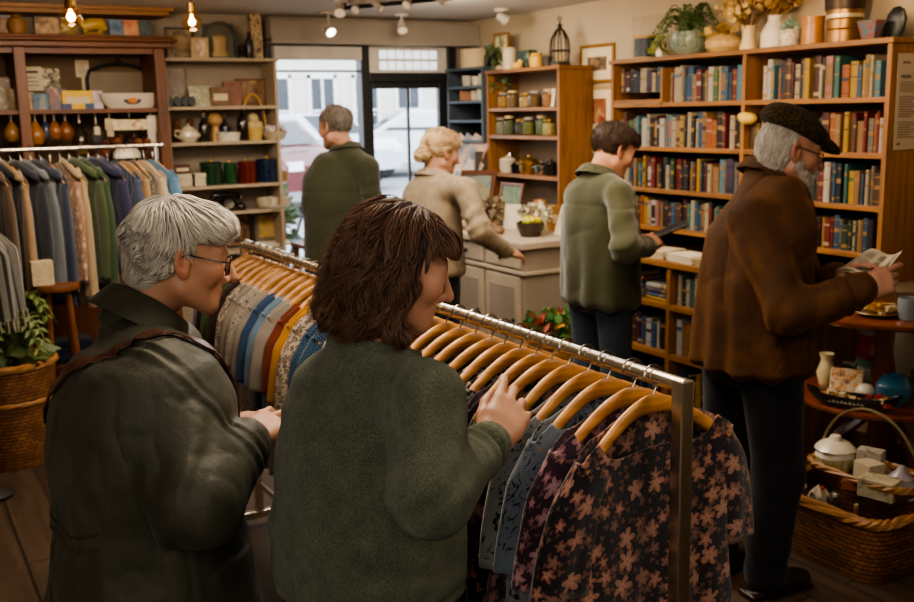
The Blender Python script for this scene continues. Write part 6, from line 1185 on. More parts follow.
m.grid(G, cu=True); m.build('shawl_cloth', cloth('#6a665e', 'stripe', '#1c1a18', scale=1.), h, smooth=True, auto=None, recalc=False)
m = MB()
for k in range(60): a = 2*PI*k/60; f = 1+.16*math.sin(a*7+1); m.tube([(.18*1.15*f*math.cos(a), .18*.75*f*math.sin(a), -.48+.02*math.cos(2*a)), (.185*1.15*f*math.cos(a), .185*.75*f*math.sin(a), -.55)], .003, 4)
m.build('fringe', plain('#8a8272', .9), h, recalc=False); bush('', '', '', (.03, -.06, .0), (.06, .06, .03), 60, .05, '#8a7430', h, 77)
# ================================================================ people
SKIN = vcol(.5, 'skin', .12, bump=.12, bscale=220., var=.06); HAIR = vcol(.52, 'hair', bump=0., var=.12, bscale=60., spec=.35); HAIRBASE = vcol(.6, 'hair_base', bump=.5, bscale=120, var=.3)
def rz2(a): c, s = math.cos(a), math.sin(a); return np.array([[c, -s, 0], [s, c, 0], [0, 0, 1]], dtype=F4)
class Fig:
    def __init__(s, label, base, yaw):
        s.base = np.array([base[0], base[1], 0.], dtype=float); s.yaw = R(yaw); s.rot = rz2(-s.yaw).astype(float)
        s.o = thing('person', label, 'person', (base[0], base[1], 0), -s.yaw); s.J = {}
    def L(s, w): return (np.asarray(w, float)-s.base) @ s.rot                     # world -> local
    def D(s, x, y, t): return s.L(np.array([0, 0, CAMH])+_ray(x, y)*t)            # a point seen at (x, y), t metres deep
    def dirL(s, d): return np.asarray(d, float) @ s.rot
    def world(s, p): return np.asarray(p, float) @ s.rot.T+s.base
    def set_head(s, c, pitch, yaw, roll=0., **k):
        s.h = Head(c, rotm(R(pitch), R(yaw), R(roll)), **k); return s.h
    def body(s, J, slim, h, skin, lip, brow=(.1, .06, .04), stubble=None, arm=(.045, .037, .027)):
        s.J = J; H = [hand_prims(*J['hand'][i][:3], side=(-1, 1)[i], **J['hand'][i][3]) for i in (0, 1)]; s.H = H
        def f(P):
            d = s.h.f(P); d = smin(d, s_chain(P, [s.h.w((0, -.028, -.05)), np.asarray(J['nb'], F4)], [.054, .062], .02), .025)
            b = s_stack(P, slim)
            for i in (0, 1):
                b = smin(b, s_cap(P, J['nb'], J['sh'][i], .05, .045), .05)
                b = smin(b, s_chain(P, [J['sh'][i], J['el'][i], J['wr'][i]], arm, .02), .02)
                b = smin(b, s_chain(P, [J['hip'][i], J['kn'][i], J['an'][i]], [.085, .055, .038], .03), .03); a = np.asarray(J['an'][i]); b = smin(b, s_cap(P, a-[0, .03, .035], a+[0, .15, -.05], .034, .026), .02)
            d = smin(d, b, .03)
            for i in (0, 1): d = smin(d, hand_f(H[i], P), .012)
            return d
        s.fb = f; lo, hi = s.bounds(J, .2)
        def col(P):
            c = s.h.color(P, skin, lip, stubble, brow)
            for i in (0, 1):
                for pts, rs in H[i]['fing']:
                    q = s_sph(P, np.array(pts[-1]), .0); t = np.clip(1-q/.016, 0, 1)[:, None]*.5; c = c*(1-t)+np.asarray(skin, F4)*np.array([1.1, .74, .7], F4)*t
            return np.clip(c, 0, 1)
        return sdf_part('body', f, lo, hi, h, SKIN, s.o, col)
    def bounds(s, J, m=.15):
        P = np.array([s.h.c]+[J['nb']]+[p for k in ('sh', 'el', 'wr', 'hip', 'kn', 'an') for p in J[k]]+[[p[0]+.0, p[1]+.14, 0] for p in J['an']], dtype=float)
        lo = P.min(0)-m; hi = P.max(0)+m; lo[2] = -.012; return lo, hi
    def top(s, name, rows, rad, h, mat, cuff=1., crease=.006, csc=(5, 5, 3.2), neck_r=.075, neck_dz=-.03, k=.03, amp=.008, fold=.006, zscale=(7, 7, 3.), extra=None, sh_r=.07, pw=2.2, seed=0., post=None, kt=.04, nf=85.):
        J = s.J; arms = []
        for i in (0, 1):
            w = np.asarray(J['wr'][i]); e = np.asarray(J['el'][i]); arms.append((np.asarray(J['sh'][i], float), e.astype(float), e+(w-e)*cuff))
        def f(P):
            b = s_stack(P, rows, pw, .05); d = b
            for i in (0, 1): d = smin(d, s_cap(P, np.asarray(J['nb'])+[0, -.01, neck_dz], arms[i][0], neck_r, sh_r), .05)
            b0 = d
            for i in (0, 1):
                A = s_chain(P, arms[i], rad, k)
                e = arms[i][1]; u = arms[i][0]-e; u = u/np.linalg.norm(u); v = arms[i][2]-e; v = v/np.linalg.norm(v); bis = u-v; bis /= np.linalg.norm(bis)+1e-6
                q = P-e.astype(F4); t = q @ bis.astype(F4); r2 = (q*q).sum(1); wgt = np.exp(-r2/.022)/(1+np.exp(-(t-.012)*90))
                A = A+fold*wgt*np.sin(t*nf+2.6*vnoise(P+seed, 9.))
                v2 = np.clip((P-e.astype(F4)) @ v.astype(F4)/(np.linalg.norm(arms[i][2]-e)), 0, 1); A = A+fold*.6*np.exp(-((v2-.85)/.2)**2)*np.sin(v2*38+2*vnoise(P+seed, 14.))*(np.abs(A) < .06)
                d = smin(d, A, kt)
            d = d+amp*(vnoise(P+seed, zscale)+.5*vnoise(P+seed+3.3, np.array(zscale)*2.1))
            if crease: d = d+crease*((1-np.abs(vnoise(P+seed+7.1, csc)+.25*vnoise(P+seed, 13.)))**6-.15)
            if extra: d = extra(P, d)
            return d
        s.ft = f; lo, hi = s.bounds(J, .22); lo[2] = max(rows[0][0]-.05, 0); hi[2] = max(max(p[2] for p in J['sh'])+.16, rows[-1][0]+.06)
        return sdf_part(name, f, lo, hi, h, mat, s.o)
    def pants(s, rows, rad, h, mat, name='trousers', amp=.006, cuffz=.0):
        J = s.J
        def f(P):
            d = s_stack(P, rows, 2.2, .03)
            for i in (0, 1):
                a = np.asarray(J['an'][i], float); d2 = s_chain(P, [J['hip'][i], J['kn'][i], a+[0, -.0, -.03]], rad, .04); d = smin(d, d2, .03)
            d = d+amp*(vnoise(P, (9, 9, 5))+.4*np.sin(P[:, 2]*60+3*vnoise(P, 8.))*np.exp(-((P[:, 2]-.1)/.12)**2))
            return smax(d, .035-P[:, 2], .01)
        lo, hi = s.bounds(J, .2); hi[2] = rows[-1][0]+.05
        return sdf_part(name, f, lo, hi, h, mat, s.o)
    def shoes(s, mat, h=.006):
        for i in (0, 1):
            a = np.asarray(s.J['an'][i], float)
            def f(P):
                d = smin(s_ell(P, (a[0], a[1]+.0, .05), (.045, .075, .055)), s_ell(P, (a[0], a[1]+.11, .035), (.048, .1, .042)), .04); d = smin(d, s_box(P, (a[0], a[1]+.055, .012), (.045, .145, .012), .01), .01)
                return smax(d, -P[:, 2]+.001, .002)
            sdf_part('shoe', f, a-np.array([.09, .13, a[2]]), np.array([a[0]+.09, a[1]+.26, .16]), h, mat, s.o)
    def collar(s, c, r, ht, fall, mat, tilt=15., yawr=0., gap=35., h=.004, sx=1.1, slope=.5, name='collar', th=.0045):
        M = rotm(R(tilt), R(yawr)); c = np.asarray(c, F4)
        def f(P):
            q = (P-c) @ M; x, y, z = q[:, 0]/sx, q[:, 1], q[:, 2]; rr = np.sqrt(x*x+y*y); a = np.degrees(np.arctan2(x, y))
            fr = np.clip(1-np.abs(a)/110, 0, 1); hh = ht*(1-.35*fr)
            d1 = smax(np.abs(rr-(r+.004*vnoise(P, 14.)))-th, np.maximum(z-hh, -.04-z), .003)
            zt = hh-z; d2 = smax(np.abs(rr-(r+.008+zt*slope))-th, np.maximum(z-hh-.002, (hh-fall*(1+.25*fr))-z), .003) if fall else d1
            d = smin(d1, d2, .006)
            return smax(d, (gap-np.abs(a))*.017*rr, .004)
        R_ = r+fall*slope+.05
        return sdf_part(name, f, c-R_*1.25, c+R_*1.25, h, mat, s.o, margin=2.2)
    def hair(s, vol, cut, n, flow, steps, ds, off, r, cols, base_col, h=.004, bb=.2, rootf=None, wob=.2, seed=1, lift=None, cvar=.4):
        hd = s.h
        def f(P): p = hd.loc(P); return smax(vol(p), cut(p), .006)
        sdf_part('hair', f, hd.c-bb, hd.c+bb, h, HAIRBASE, s.o, lambda P: np.tile(np.asarray(base_col, F4), (len(P), 1))*(1+.35*vnoise(P, (60, 60, 25))[:, None]))
        g = np.random.default_rng(seed); Rt = (g.random((n*9, 3))-.5)*.34; fv = lambda P: vol(hd.loc(P))
        Rw = snap(fv, np.array([hd.w((0, -.01, .0))])+Rt @ hd.M.T.astype(float), 0., 5); p = hd.loc(Rw.astype(F4)); ok = (np.abs(vol(p)) < .004) & (cut(p) < -.002)
        if rootf is not None: ok &= rootf(p)
        Rw = Rw[ok][:n]
        def fl(P, t): return flow(hd.loc(P), t) @ hd.M.T
        paths = trace_hair(fv, Rw, fl, steps, ds, off, seed, wob, lift)
        bad = cut(hd.loc(paths.reshape(-1, 3).astype(F4))).reshape(paths.shape[:2]) > .009
        for i in range(1, steps):
            bad[:, i] |= bad[:, i-1]; paths[bad[:, i], i] = paths[bad[:, i], i-1]+(paths[bad[:, i], i-1]-paths[bad[:, i], max(i-2, 0)])*.02
        strand_mesh('hair_strands', paths, r, HAIR, s.o, cols, seed, cvar)
    def glasses(s, mat, half=.031, rw=.024, rh=.018, full=True):
        hd = s.h; m = MB()
        for q in (-1, 1):
            m.tube([hd.w((q*half+rw*math.copysign(abs(math.cos(a))**.7, math.cos(a)), .1-.006*abs(math.cos(a)), -.004+rh*math.copysign(abs(math.sin(a))**.7, math.sin(a)))) for a in [2*PI*k/20 for k in range(20)]], .0018, 6, closed=True)
            m.tube([hd.w((q*(half+rw), .095, .004)), hd.w((q*.078, .06, .006)), hd.w((q*.08, -.005, .012)), hd.w((q*.08, -.03, -.008))], .0018, 6)
        m.tube([hd.w((-.009, .1, .002)), hd.w((0, .104, .005)), hd.w((.009, .1, .002))], .0018, 6); g_ = m.build('glasses', mat, s.o, smooth=True)
        for q in (-1, 1):
            m = MB(); m.add([hd.w((q*half+rw*.95*math.cos(a), .098, -.004+rh*.95*math.sin(a))) for a in [2*PI*k/16 for k in range(16)]], [tuple(range(16))])
            m.build('lens', glass('#ffffff'), g_)
SK1 = (.36, .185, .115); SK2 = (.38, .2, .128); SK3 = (.33, .165, .108)
LIP1 = (.35, .12, .09)
def legs(hipz, w=.09, spread=.1, fwd=(0, 0), y0=0.):
    return dict(hip=[(w, y0, hipz), (-w, y0, hipz)], kn=[(spread, y0+.02+fwd[0], hipz*.53), (-spread, y0+.02+fwd[1], hipz*.53)], an=[(spread+.01, y0-.02+fwd[0]*.6, .085), (-spread-.01, y0-.02+fwd[1]*.6, .085)])
JEAN = cloth('#27313f', weave=600., sheen=.1); NAVY = cloth('#0e1016', weave=500., sheen=.1); SHOE = plain('#1f1610', .4, var=.2)
def knit(c, c2, name='knit'):
    k = ('knit', c)
    if k in _M: return _M[k]
    t = NT(name); v = t.coord(); n = t.noise(v, 480., 2., .7); n2 = t.noise(v, 26., 4.); n3 = t.noise(t.mapping(v, (190, 190, 60)), 1., 3.)
    col = t.mix(t.ramp(n, [(.35, (0, 0, 0)), (.65, (1, 1, 1))]), srgb(c), srgb(c2)); col = t.mix(.6, col, t.ramp(n2, [(.3, (.7, .7, .7)), (.7, (1.25, 1.25, 1.25))]), 'MULTIPLY')
    t.set(Base_Color=col, Roughness=.95, Sheen_Weight=.12, Sheen_Roughness=.4, Specular_IOR_Level=.1); t.bump(t.math('ADD', n, t.math('MULTIPLY', n3, 1.4)), .55, .006); _M[k] = t.m; return t.m
# ---------------------------------------------------------------- 1. grey-haired woman in the parka
W1 = Fig('grey-haired woman in glasses and a dark olive parka, hands clasped at the clothes rail', (.465, 2.145), 84)
D = W1.D
W1.set_head(D(182, 256, 2.26), 12, 12, 0., scale=1.02, age=.7, jaw=1.05, female=True)
nb = D(141, 322, 2.28)
J = dict(nb=nb, sh=[D(160, 380, 2.09), D(165, 352, 2.46)], el=[D(196, 503, 1.98), D(215, 470, 2.5)], wr=[D(246, 442, 2.12), D(226, 426, 2.33)], **legs(.82))
J['hand'] = [(J['wr'][0], D(276, 418, 2.2)-J['wr'][0], W1.dirL((.1, -.35, 1.)), dict(curl=(.45, .5, .55, .6), thumb=(.35, .1))), (J['wr'][1], D(268, 416, 2.26)-J['wr'][1], W1.dirL((-.1, .2, 1)), dict(curl=(.25, .3, .35, .4), thumb=(.3, .1)))]
z = nb[2]; cy0 = nb[1]
slim = [(.74, 0, -.02, .14, .12), (.95, 0, -.02, .15, .13), (1.15, 0, 0, .15, .12), (z-.04, 0, cy0-.02, .08, .07)]
W1.body(J, slim, .0042, SK1, LIP1, brow=(.2, .16, .12))
PARKA = NT('waxed_cotton'); v = PARKA.coord(); n1 = PARKA.noise(v, 7., 5., .6); n2 = PARKA.noise(v, 520., 2.); n3 = PARKA.noise(v, 38., 4., .6, .5)
PARKA.set(Base_Color=PARKA.ramp(n1, [(.3, srgb('#24251b')), (.55, srgb('#323226')), (.75, srgb('#413f32'))]), Roughness=.6, Sheen_Weight=.04, Specular_IOR_Level=.35); PARKA.bump(PARKA.math('ADD', PARKA.math('MULTIPLY', n2, .2), n3), .4, .007); PARKA = PARKA.m
sh0 = np.asarray(J['sh'][0]); el0 = np.asarray(J['el'][0])
def ex1(P, d):
    d = d+.0028*((1-np.abs(vnoise(P, (20, 20, 8))))**5-.2)+.0035*np.sin(P[:, 0]*34+P[:, 1]*26+5*vnoise(P, (4, 4, 1.5)))*np.clip(.35-np.abs(P[:, 2]-.85), 0, .2)/.2
    dn = vnoise(P, 11.)
    arm = (sh0-el0)/np.linalg.norm(sh0-el0); tt = (P-sh0.astype(F4)) @ arm.astype(F4)
    near = np.exp(-((P[:, 0]-sh0[0])/.12)**2)
    seam = np.exp(-((P[:, 2]-.985-.012*dn+.03*P[:, 1])/.010)**2); d = d-.000*seam*(P[:, 0] < sh0[0]-.02)+.000*np.exp(-((P[:, 2]-.968-.012*dn+.03*P[:, 1])/.011)**2)*(P[:, 0] < sh0[0]-.03)*1.6
    q = np.linalg.norm(P-sh0.astype(F4)+V3(.04, 0, .0), axis=1); ring = np.exp(-((np.abs(P[:, 0]-(sh0[0]-.055)-.12*(P[:, 2]-sh0[2])))/.009)**2)*(P[:, 2] > 1.04)*(q < .27); d = d+.008*ring
    d = d+.004*np.exp(-((np.abs(P[:, 0]+.02))/.004)**2)*(P[:, 1] < 0)*(P[:, 2] < .97)
    fl = s_box(P, (.2, .11, .83), (.03, .10, .045), .01); d = np.minimum(d, smax(d-.006, fl-.02, .004))
    return d
rows = [(.5, 0, -.03, .285, .245), (.72, 0, -.03, .27, .232), (.9, 0, -.02, .24, .2), (.99, 0, -.02, .225, .185), (1.1, 0, -.025, .23, .195), (1.22, 0, cy0*.4-.03, .225, .185), (1.31, 0, cy0*.75-.04, .175, .14), (z-.005, 0, cy0-.02, .085, .08)]
W1.top('parka', rows, [.094, .09, .058], .0052, PARKA, cuff=.97, amp=.005, fold=.009, extra=ex1, sh_r=.07, kt=.014, nf=74, crease=.003, csc=(9, 9, 5))
W1.collar(nb+np.array([0, -.0, .0]), .082, .055, .065, PARKA, tilt=33., gap=24., h=.004, sx=1.12, slope=.45)
W1.pants([(.75, 0, -.02, .17, .13), (.98, 0, -.02, .16, .13)], [.1, .075, .06], .009, NAVY); W1.shoes(SHOE)
def vol1(p): return smin(smin(s_ell(p, (0, -.018, .04), (.083, .105, .089)), s_ell(p, (0, -.056, .0), (.076, .068, .086)), .03), s_ell(p, (.0, .062, .075), (.06, .042, .032)), .04)+.005*np.sin(p[:, 2]*70+5*vnoise(p, 16.))*np.clip((.09-p[:, 2])/.05, 0, 1)
def cut1(p):
    ax = np.abs(p[:, 0]); low = -.062+.0*ax; face = smax(p[:, 1]-.01-.6*np.maximum(p[:, 2]+.02, 0)*1.0, -(p[:, 2]-.032), .01)   # in front of the ear and under the fringe
    ear = s_ell(np.stack([ax, p[:, 1], p[:, 2]], 1), (.09, .002, -.022), (.03, .03, .034))
    return np.maximum(np.maximum(np.minimum(p[:, 1]-.005, .046-p[:, 2]), -ear), (-.088-.15*(p[:, 1]+.05))-p[:, 2])
def flow1(p, t):
    v = p-V3(.02, -.045, .13); o = np.stack([v[:, 0]*1.0, v[:, 1]*1.+.03*(p[:, 1] > 0), -np.full(len(p), .07)+0*v[:, 0]], 1); k = np.clip((p[:, 2]-.03)/.05, 0, 1); o[:, 1] += -.02+.045*k; o[:, 0] += .05*np.clip((p[:, 1]-.01)/.05, 0, 1); return o
W1.hair(vol1, cut1, 3400, flow1, 15, .0066, .006, .0016, [(.31, .285, .245), (.42, .388, .338), (.53, .492, .432), (.37, .34, .295)], (.27, .245, .21), h=.0035, wob=.16, seed=3, lift=lambda t, g, N: (.014*max(0, t-.55)**1.)*1., cvar=.18)
W1.glasses(plain('#140f0c', .3), rw=.025, rh=.019)
def seam(fig, pts, r, mat, name, off=.001):
    P = []
    for i in range(len(pts)-1):
        for k in range(6): P.append(np.asarray(pts[i])+(np.asarray(pts[i+1])-np.asarray(pts[i]))*k/6)
    P = snap(fig.ft, np.array(P+[pts[-1]]), off, 6); ker = np.ones(7)/7; P = np.stack([np.convolve(np.pad(P[:, i], 3, mode='edge'), ker, 'valid') for i in range(3)], 1); P = snap(fig.ft, P, off, 2); MB().tube([tuple(p) for p in P], r, 6, flat=.7).build(name, mat, fig.o, smooth=True)
SEAM = cloth('#3c3b2f', weave=500., sheen=0.)
for zz in (.972, .99): seam(W1, [(.34*math.cos(R(a)), -.02+.3*math.sin(R(a)), zz-.012*math.sin(R(a*3))) for a in range(-50, -170, -9)], .0034, SEAM, 'waist_seam')
seam(W1, [D(x, y, t) for x, y, t in [(176, 350, 2.1), (160, 350, 2.06), (143, 362, 2.04), (134, 382, 2.03), (130, 405, 2.03), (133, 430, 2.03), (142, 455, 2.03)]], .0026, SEAM, 'armhole_seam')
seam(W1, [(-.01+.004*math.sin(k), -.4, .97-.05*k) for k in range(9)], .0024, SEAM, 'back_seam')
# strap of her shoulder bag: lies on the coat, over the right shoulder and down the back
bag = thing('shoulder_bag', "brown leather shoulder bag strap across the grey-haired woman's olive parka", 'bag', tuple(W1.base), -W1.yaw)
LEA = plain('#3a1c10', .38, var=.2, scale=20, coat=.2)
pts = [D(62, 440, 2.25), D(68, 412, 2.17), D(82, 384, 2.1), D(104, 363, 2.06), D(130, 352, 2.05), D(154, 350, 2.07), D(172, 358, 2.1), D(187, 378, 2.15), D(197, 408, 2.2)]
pts = [np.array(q, float) for q in ((-.3, .06, .86), (-.24, -.1, .95), (-.12, -.2, 1.03))]+pts+[np.array(q, float) for q in ((.06, .2, 1.02), (-.08, .22, .93), (-.24, .18, .86))]
P = []
for i in range(len(pts)-1):
    for k in range(5): P.append(pts[i]+(pts[i+1]-pts[i])*k/5)
P = snap(W1.ft, np.array(P), .004, 6); nrm = grad(W1.ft, P.astype(F4)); ker = np.ones(5)/5; P = np.stack([np.convolve(np.pad(P[:, i], 2, mode='edge'), ker, 'valid') for i in range(3)], 1); P = P+nrm*np.maximum(.005-W1.ft(P.astype(F4)), 0)[:, None]
tg = np.gradient(P, axis=0); tg /= np.linalg.norm(tg, axis=1, keepdims=True); sd = np.cross(nrm, tg); sd /= np.linalg.norm(sd, axis=1, keepdims=True)
MB().grid([[tuple(p-s_*.017), tuple(p-s_*.015+n_*.004), tuple(p+s_*.015+n_*.004), tuple(p+s_*.017)] for p, s_, n_ in zip(P, sd, nrm)]).build('strap', LEA, bag, smooth=True, auto=60)
m = MB(); m.M = Matrix.Translation((-.37, .1, .6)); m.lathe([(.001, 0), (.12, 0), (.15, .05), (.15, .2), (.12, .26), (.001, .27)], n=22, sx=.45); m.build('bag_body', LEA, bag, smooth=True)
# ---------------------------------------------------------------- 2. brown-haired woman in the green sweater
W2 = Fig('brown-haired woman in a chunky moss green sweater fingering a purple blouse on the rail', (.805, 1.782), 66)
D = W2.D
W2.set_head(D(398, 266, 1.92), 18, 34, 0., scale=.98, female=True)
nb = D(372, 352, 1.93)
J = dict(nb=nb, sh=[D(427, 402, 1.82), D(332, 394, 2.10)], el=[D(432, 496, 1.74), D(335, 520, 2.2)], wr=[D(492, 442, 1.96), D(400, 470, 2.3)], **legs(.8))
J['hand'] = [(J['wr'][0]+.0, D(515, 402, 2.03)-J['wr'][0], W2.dirL((-.45, -.8, .25)), dict(curl=(.3, .5, .7, .8), thumb=(.45, .2), k=1.08)), (J['wr'][1], D(430, 455, 2.34)-J['wr'][1], W2.dirL((0, 0, 1)), dict())]
z = nb[2]; cy0 = nb[1]
slim = [(.72, 0, -.0, .14, .1), (.95, 0, 0, .13, .1), (1.15, 0, 0, .14, .1), (z-.03, 0, cy0, .08, .06)]
W2.body(J, slim, .0042, SK2, LIP1)
SWT = knit('#363b31', '#64695a')
def ex2(P, d):
    z_ = P[:, 2]; rib = np.sin(np.arctan2(P[:, 0], P[:, 1]+.0)*95); d = d+.0022*rib*(z_ < .868)+.006*np.exp(-((z_-.868)/.006)**2)
    w = np.asarray(J['wr'][0]); e = np.asarray(J['el'][0]); u = (w-e)/np.linalg.norm(w-e); t = (P-e.astype(F4)) @ u.astype(F4)/np.linalg.norm(w-e); q = P-e.astype(F4)-t[:, None]*(w-e).astype(F4); near = (np.linalg.norm(q, axis=1) < .09)
    a = np.cross(u, [0, 0, 1]); a /= np.linalg.norm(a); b_ = np.cross(u, a); an = np.arctan2(q @ a.astype(F4), q @ b_.astype(F4))
    d = d+near*((t > .8)*.0016*np.sin(an*26)+.004*np.exp(-((t-.79)/.03)**2))
    d = d+.003*np.sin(z_*55+4*vnoise(P, 6.))*np.exp(-((z_-1.1)/.25)**2)*(P[:, 1] < .05)
    sh = np.asarray(J['sh'][0]); rng_ = np.exp(-((P[:, 0]-sh[0]+.03+.1*(P[:, 2]-sh[2]))/.006)**2)*(P[:, 2] > 1.16); return d+.003*rng_
rows = [(.82, 0, -.012, .205, .17), (.86, 0, -.012, .21, .175), (.97, 0, -.01, .21, .178), (1.1, 0, -.005, .198, .168), (1.2, 0, cy0*.4, .18, .145), (1.29, 0, cy0*.8, .135, .11), (z-.005, 0, cy0-.0, .085, .08)]
W2.top('sweater', rows, [.074, .07, .046], .0048, SWT, cuff=.93, amp=.006, fold=.008, extra=ex2, sh_r=.06, crease=.004, neck_r=.065, kt=.03, zscale=(6, 6, 3), nf=62)
W2.collar(nb+np.array([0, .0, -.012]), .078, .03, 0, SWT, tilt=18., gap=-200., h=.004, sx=1.1, name='neckband', th=.008)
W2.pants([(.72, 0, -.0, .16, .12), (.93, 0, 0, .15, .12)], [.095, .07, .05], .009, NAVY); W2.shoes(SHOE)
def vol2(p):
    d = s_ell(p, (0, -.018, .036), (.081, .1, .09)); z_ = p[:, 2]
    b_ = s_ell(p, (0, -.034, -.05), (.097, .094, .105)); d = smin(d, b_, .045)
    d = smin(d, s_ell(p, (.0, .052, .05), (.07, .05, .042)), .03)
    fl = np.exp(-((z_+.125)/.026)**2); ang = np.arctan2(p[:, 0], p[:, 1]); d = d-.034*fl*(.75+.45*np.sin(ang*5+1.))
    return d+.004*np.sin(ang*14+6*vnoise(p, 9.)+z_*14)
def cut2(p):
    ax = np.abs(p[:, 0]); face = np.maximum(np.minimum(p[:, 1]-.022+.25*np.maximum(p[:, 2]-.03, 0), .05-p[:, 2]), -.5)
    return np.maximum(face, (-.150+.016*np.sin(np.arctan2(p[:, 0], p[:, 1])*7))-p[:, 2])
def flow2(p, t):
    v = p-V3(.012, -.02, .14); k = np.clip((p[:, 2]+.02)/.1, 0, 1); o = np.stack([v[:, 0]*(.4+k), v[:, 1]*(.4+k)-.01*k, np.full(len(p), -.085)], 1)
    end = np.clip((-.1-p[:, 2])/.05, 0, 1); ang = np.arctan2(p[:, 0], p[:, 1]); wv = .045*np.sin(p[:, 2]*62+ang*4)*np.clip((.07-p[:, 2])/.08, 0, 1); o[:, 0] += wv*np.cos(ang); o[:, 1] -= wv*np.sin(ang); o[:, 0] += end*.09*np.cos(ang)*np.sin(ang*3+1); o[:, 1] -= end*.09*np.sin(ang)*np.sin(ang*3+1); return o
W2.hair(vol2, cut2, 4200, flow2, 16, .0098, .007, .0016, [(.05, .024, .014), (.08, .038, .021), (.12, .058, .032), (.065, .031, .018)], (.03, .012, .007), h=.004, wob=.22, bb=.24, seed=5, rootf=lambda p: (p[:, 1] < .02) | (p[:, 2] > .03), lift=lambda t, g, N: .11*max(0, t-.84), cvar=.3)
# ---------------------------------------------------------------- 3. old man in the flat cap
M3 = Fig('bearded old man in a tweed flat cap and brown corduroy jacket reading a newspaper', (2.74, 2.60), 97)
D = M3.D
M3.set_head(D(790, 150, 3.66), 14, 18, 0., scale=1.08, age=1., jaw=1.1, nose=1.04)
nb = D(766, 174, 3.72)
J = dict(nb=nb, sh=[D(750, 222, 3.54), D(768, 208, 3.92)], el=[D(792, 312, 3.4), D(812, 300, 3.9)], wr=[D(862, 290, 3.36), D(833, 279, 3.68)], **legs(.88, w=.1, spread=.11, fwd=(.03, -.04)))
J['hand'] = [(J['wr'][0], D(898, 277, 3.36)-J['wr'][0], M3.dirL((-.45, -.75, .35)), dict(curl=(.35, .95, 1.1, 1.15), thumb=(.4, .2), k=1.08, spread=.05)), (J['wr'][1], D(853, 268, 3.62)-J['wr'][1], M3.dirL((.1, -.1, 1)), dict(curl=(.3, .35, .4, .5), thumb=(.3, .1)))]
z = nb[2]; cy0 = nb[1]
slim = [(.8, 0, 0, .15, .12), (1.0, 0, 0, .15, .12), (1.25, 0, 0, .17, .12), (z-.04, 0, cy0, .09, .07)]
M3.body(J, slim, .005, SK3, (.3, .12, .09), stubble=(.4, .34, .28), brow=(.4, .36, .3))
CORD = NT('corduroy'); v = CORD.coord(); n1 = CORD.noise(v, 6., 4., .6); cw = CORD.new('ShaderNodeTexWave', i_Vector=CORD.mapping(v, (1, 1, .05)), i_Scale=95., i_Distortion=.6, i_Detail=1.).outputs[1]
CORD.set(Base_Color=CORD.mix(CORD.math('MULTIPLY', cw, .25), CORD.ramp(n1, [(.3, srgb('#2f1d0f')), (.55, srgb('#452b16')), (.75, srgb('#60401f'))]), srgb('#2c1a0c')), Roughness=.8, Sheen_Weight=.45, Sheen_Roughness=.35, Sheen_Tint=srgb('#b07a44'), Specular_IOR_Level=.2); CORD.bump(CORD.math('ADD', CORD.math('MULTIPLY', cw, .25), CORD.noise(v, 24., 4., .6, .5)), .5, .008); CORD = CORD.m
def ex3(P, d):
    sh = np.asarray(J['sh'][0]); d = d+.005*np.exp(-((P[:, 0]-sh[0]+.045+.1*(P[:, 2]-sh[2]))/.008)**2)*(P[:, 2] > 1.1)
    a = np.arctan2(P[:, 0], P[:, 1]); d = d+.010*np.sin(a*9+3*vnoise(P, 3.))*np.clip((1.35-P[:, 2])/.5, 0, 1); return d-.004*np.exp(-((P[:, 2]-.87)/.012)**2)
rows = [(.84, 0, -.0, .228, .195), (.87, 0, -.0, .232, .2), (1.05, 0, -.0, .23, .192), (1.2, 0, -.005, .228, .18), (1.35, 0, cy0*.5-.03, .228, .172), (1.44, 0, cy0*.8-.03, .178, .14), (z, 0, cy0-.01, .088, .083)]
M3.top('corduroy_jacket', rows, [.092, .082, .062], .0065, CORD, cuff=.95, amp=.010, fold=.010, extra=ex3, sh_r=.078, kt=.02, nf=60, neck_r=.066, neck_dz=-.035)
M3.collar(nb+np.array([0, .004, .0]), .074, .042, .05, CORD, tilt=20., gap=30., h=.0055, slope=.5)
M3.pants([(.8, 0, -.0, .18, .15), (1.02, 0, 0, .17, .14)], [.115, .09, .075], .009, NAVY, amp=.009); M3.shoes(SHOE)
TW = NT('tweed'); v = TW.coord(); n = TW.noise(v, 130., 3., .7); TW.set(Base_Color=TW.ramp(n, [(.35, srgb('#15110a')), (.5, srgb('#2c2314')), (.68, srgb('#4e3d22'))]), Roughness=.95, Sheen_Weight=.05, Specular_IOR_Level=.1); TW.bump(n, .5, .004); TW = TW.m
hd = M3.h
def fcap(P):
    p = hd.loc(P); q = (p-V3(0, .0, .07)) @ rotm(R(13)); d = s_ell(q, (0, -.004, .006), (.1, .126, .052)); d = smin(d, s_ell(q, (0, -.03, .02), (.085, .085, .045)), .03); d = smax(d, -.022-q[:, 2], .012)
    b_ = smax(s_ell((p-V3(0, .105, .047)) @ rotm(R(24)), (0, 0, 0), (.082, .065, .014)), -.1+0*p[:, 0], .01); d = smin(d, b_, .008)
    d = d+.002*np.exp(-(p[:, 0]/.004)**2)+.0022*vnoise(p, 22.); return smin(d, s_sph(q, (0, -.01, .06), .01), .006)*hd.k
sdf_part('flat_cap', fcap, hd.c-.22, hd.c+.22, .004, TW, M3.o)
def vol3(p): return smin(s_ell(p, (0, -.02, .015), (.078, .098, .09)), s_ell(p, (0, -.05, -.04), (.066, .05, .06)), .03)
def cut3(p): return np.maximum(np.maximum(np.minimum(p[:, 1]+.012, .2-p[:, 2]), p[:, 2]-.075), -.085-p[:, 2])
def flow3(p, t): return np.stack([p[:, 0]*.3, -.02+0*p[:, 0], -.1+0*p[:, 0]], 1)
GREY = [(.42, .38, .33), (.6, .56, .5), (.34, .3, .26)]
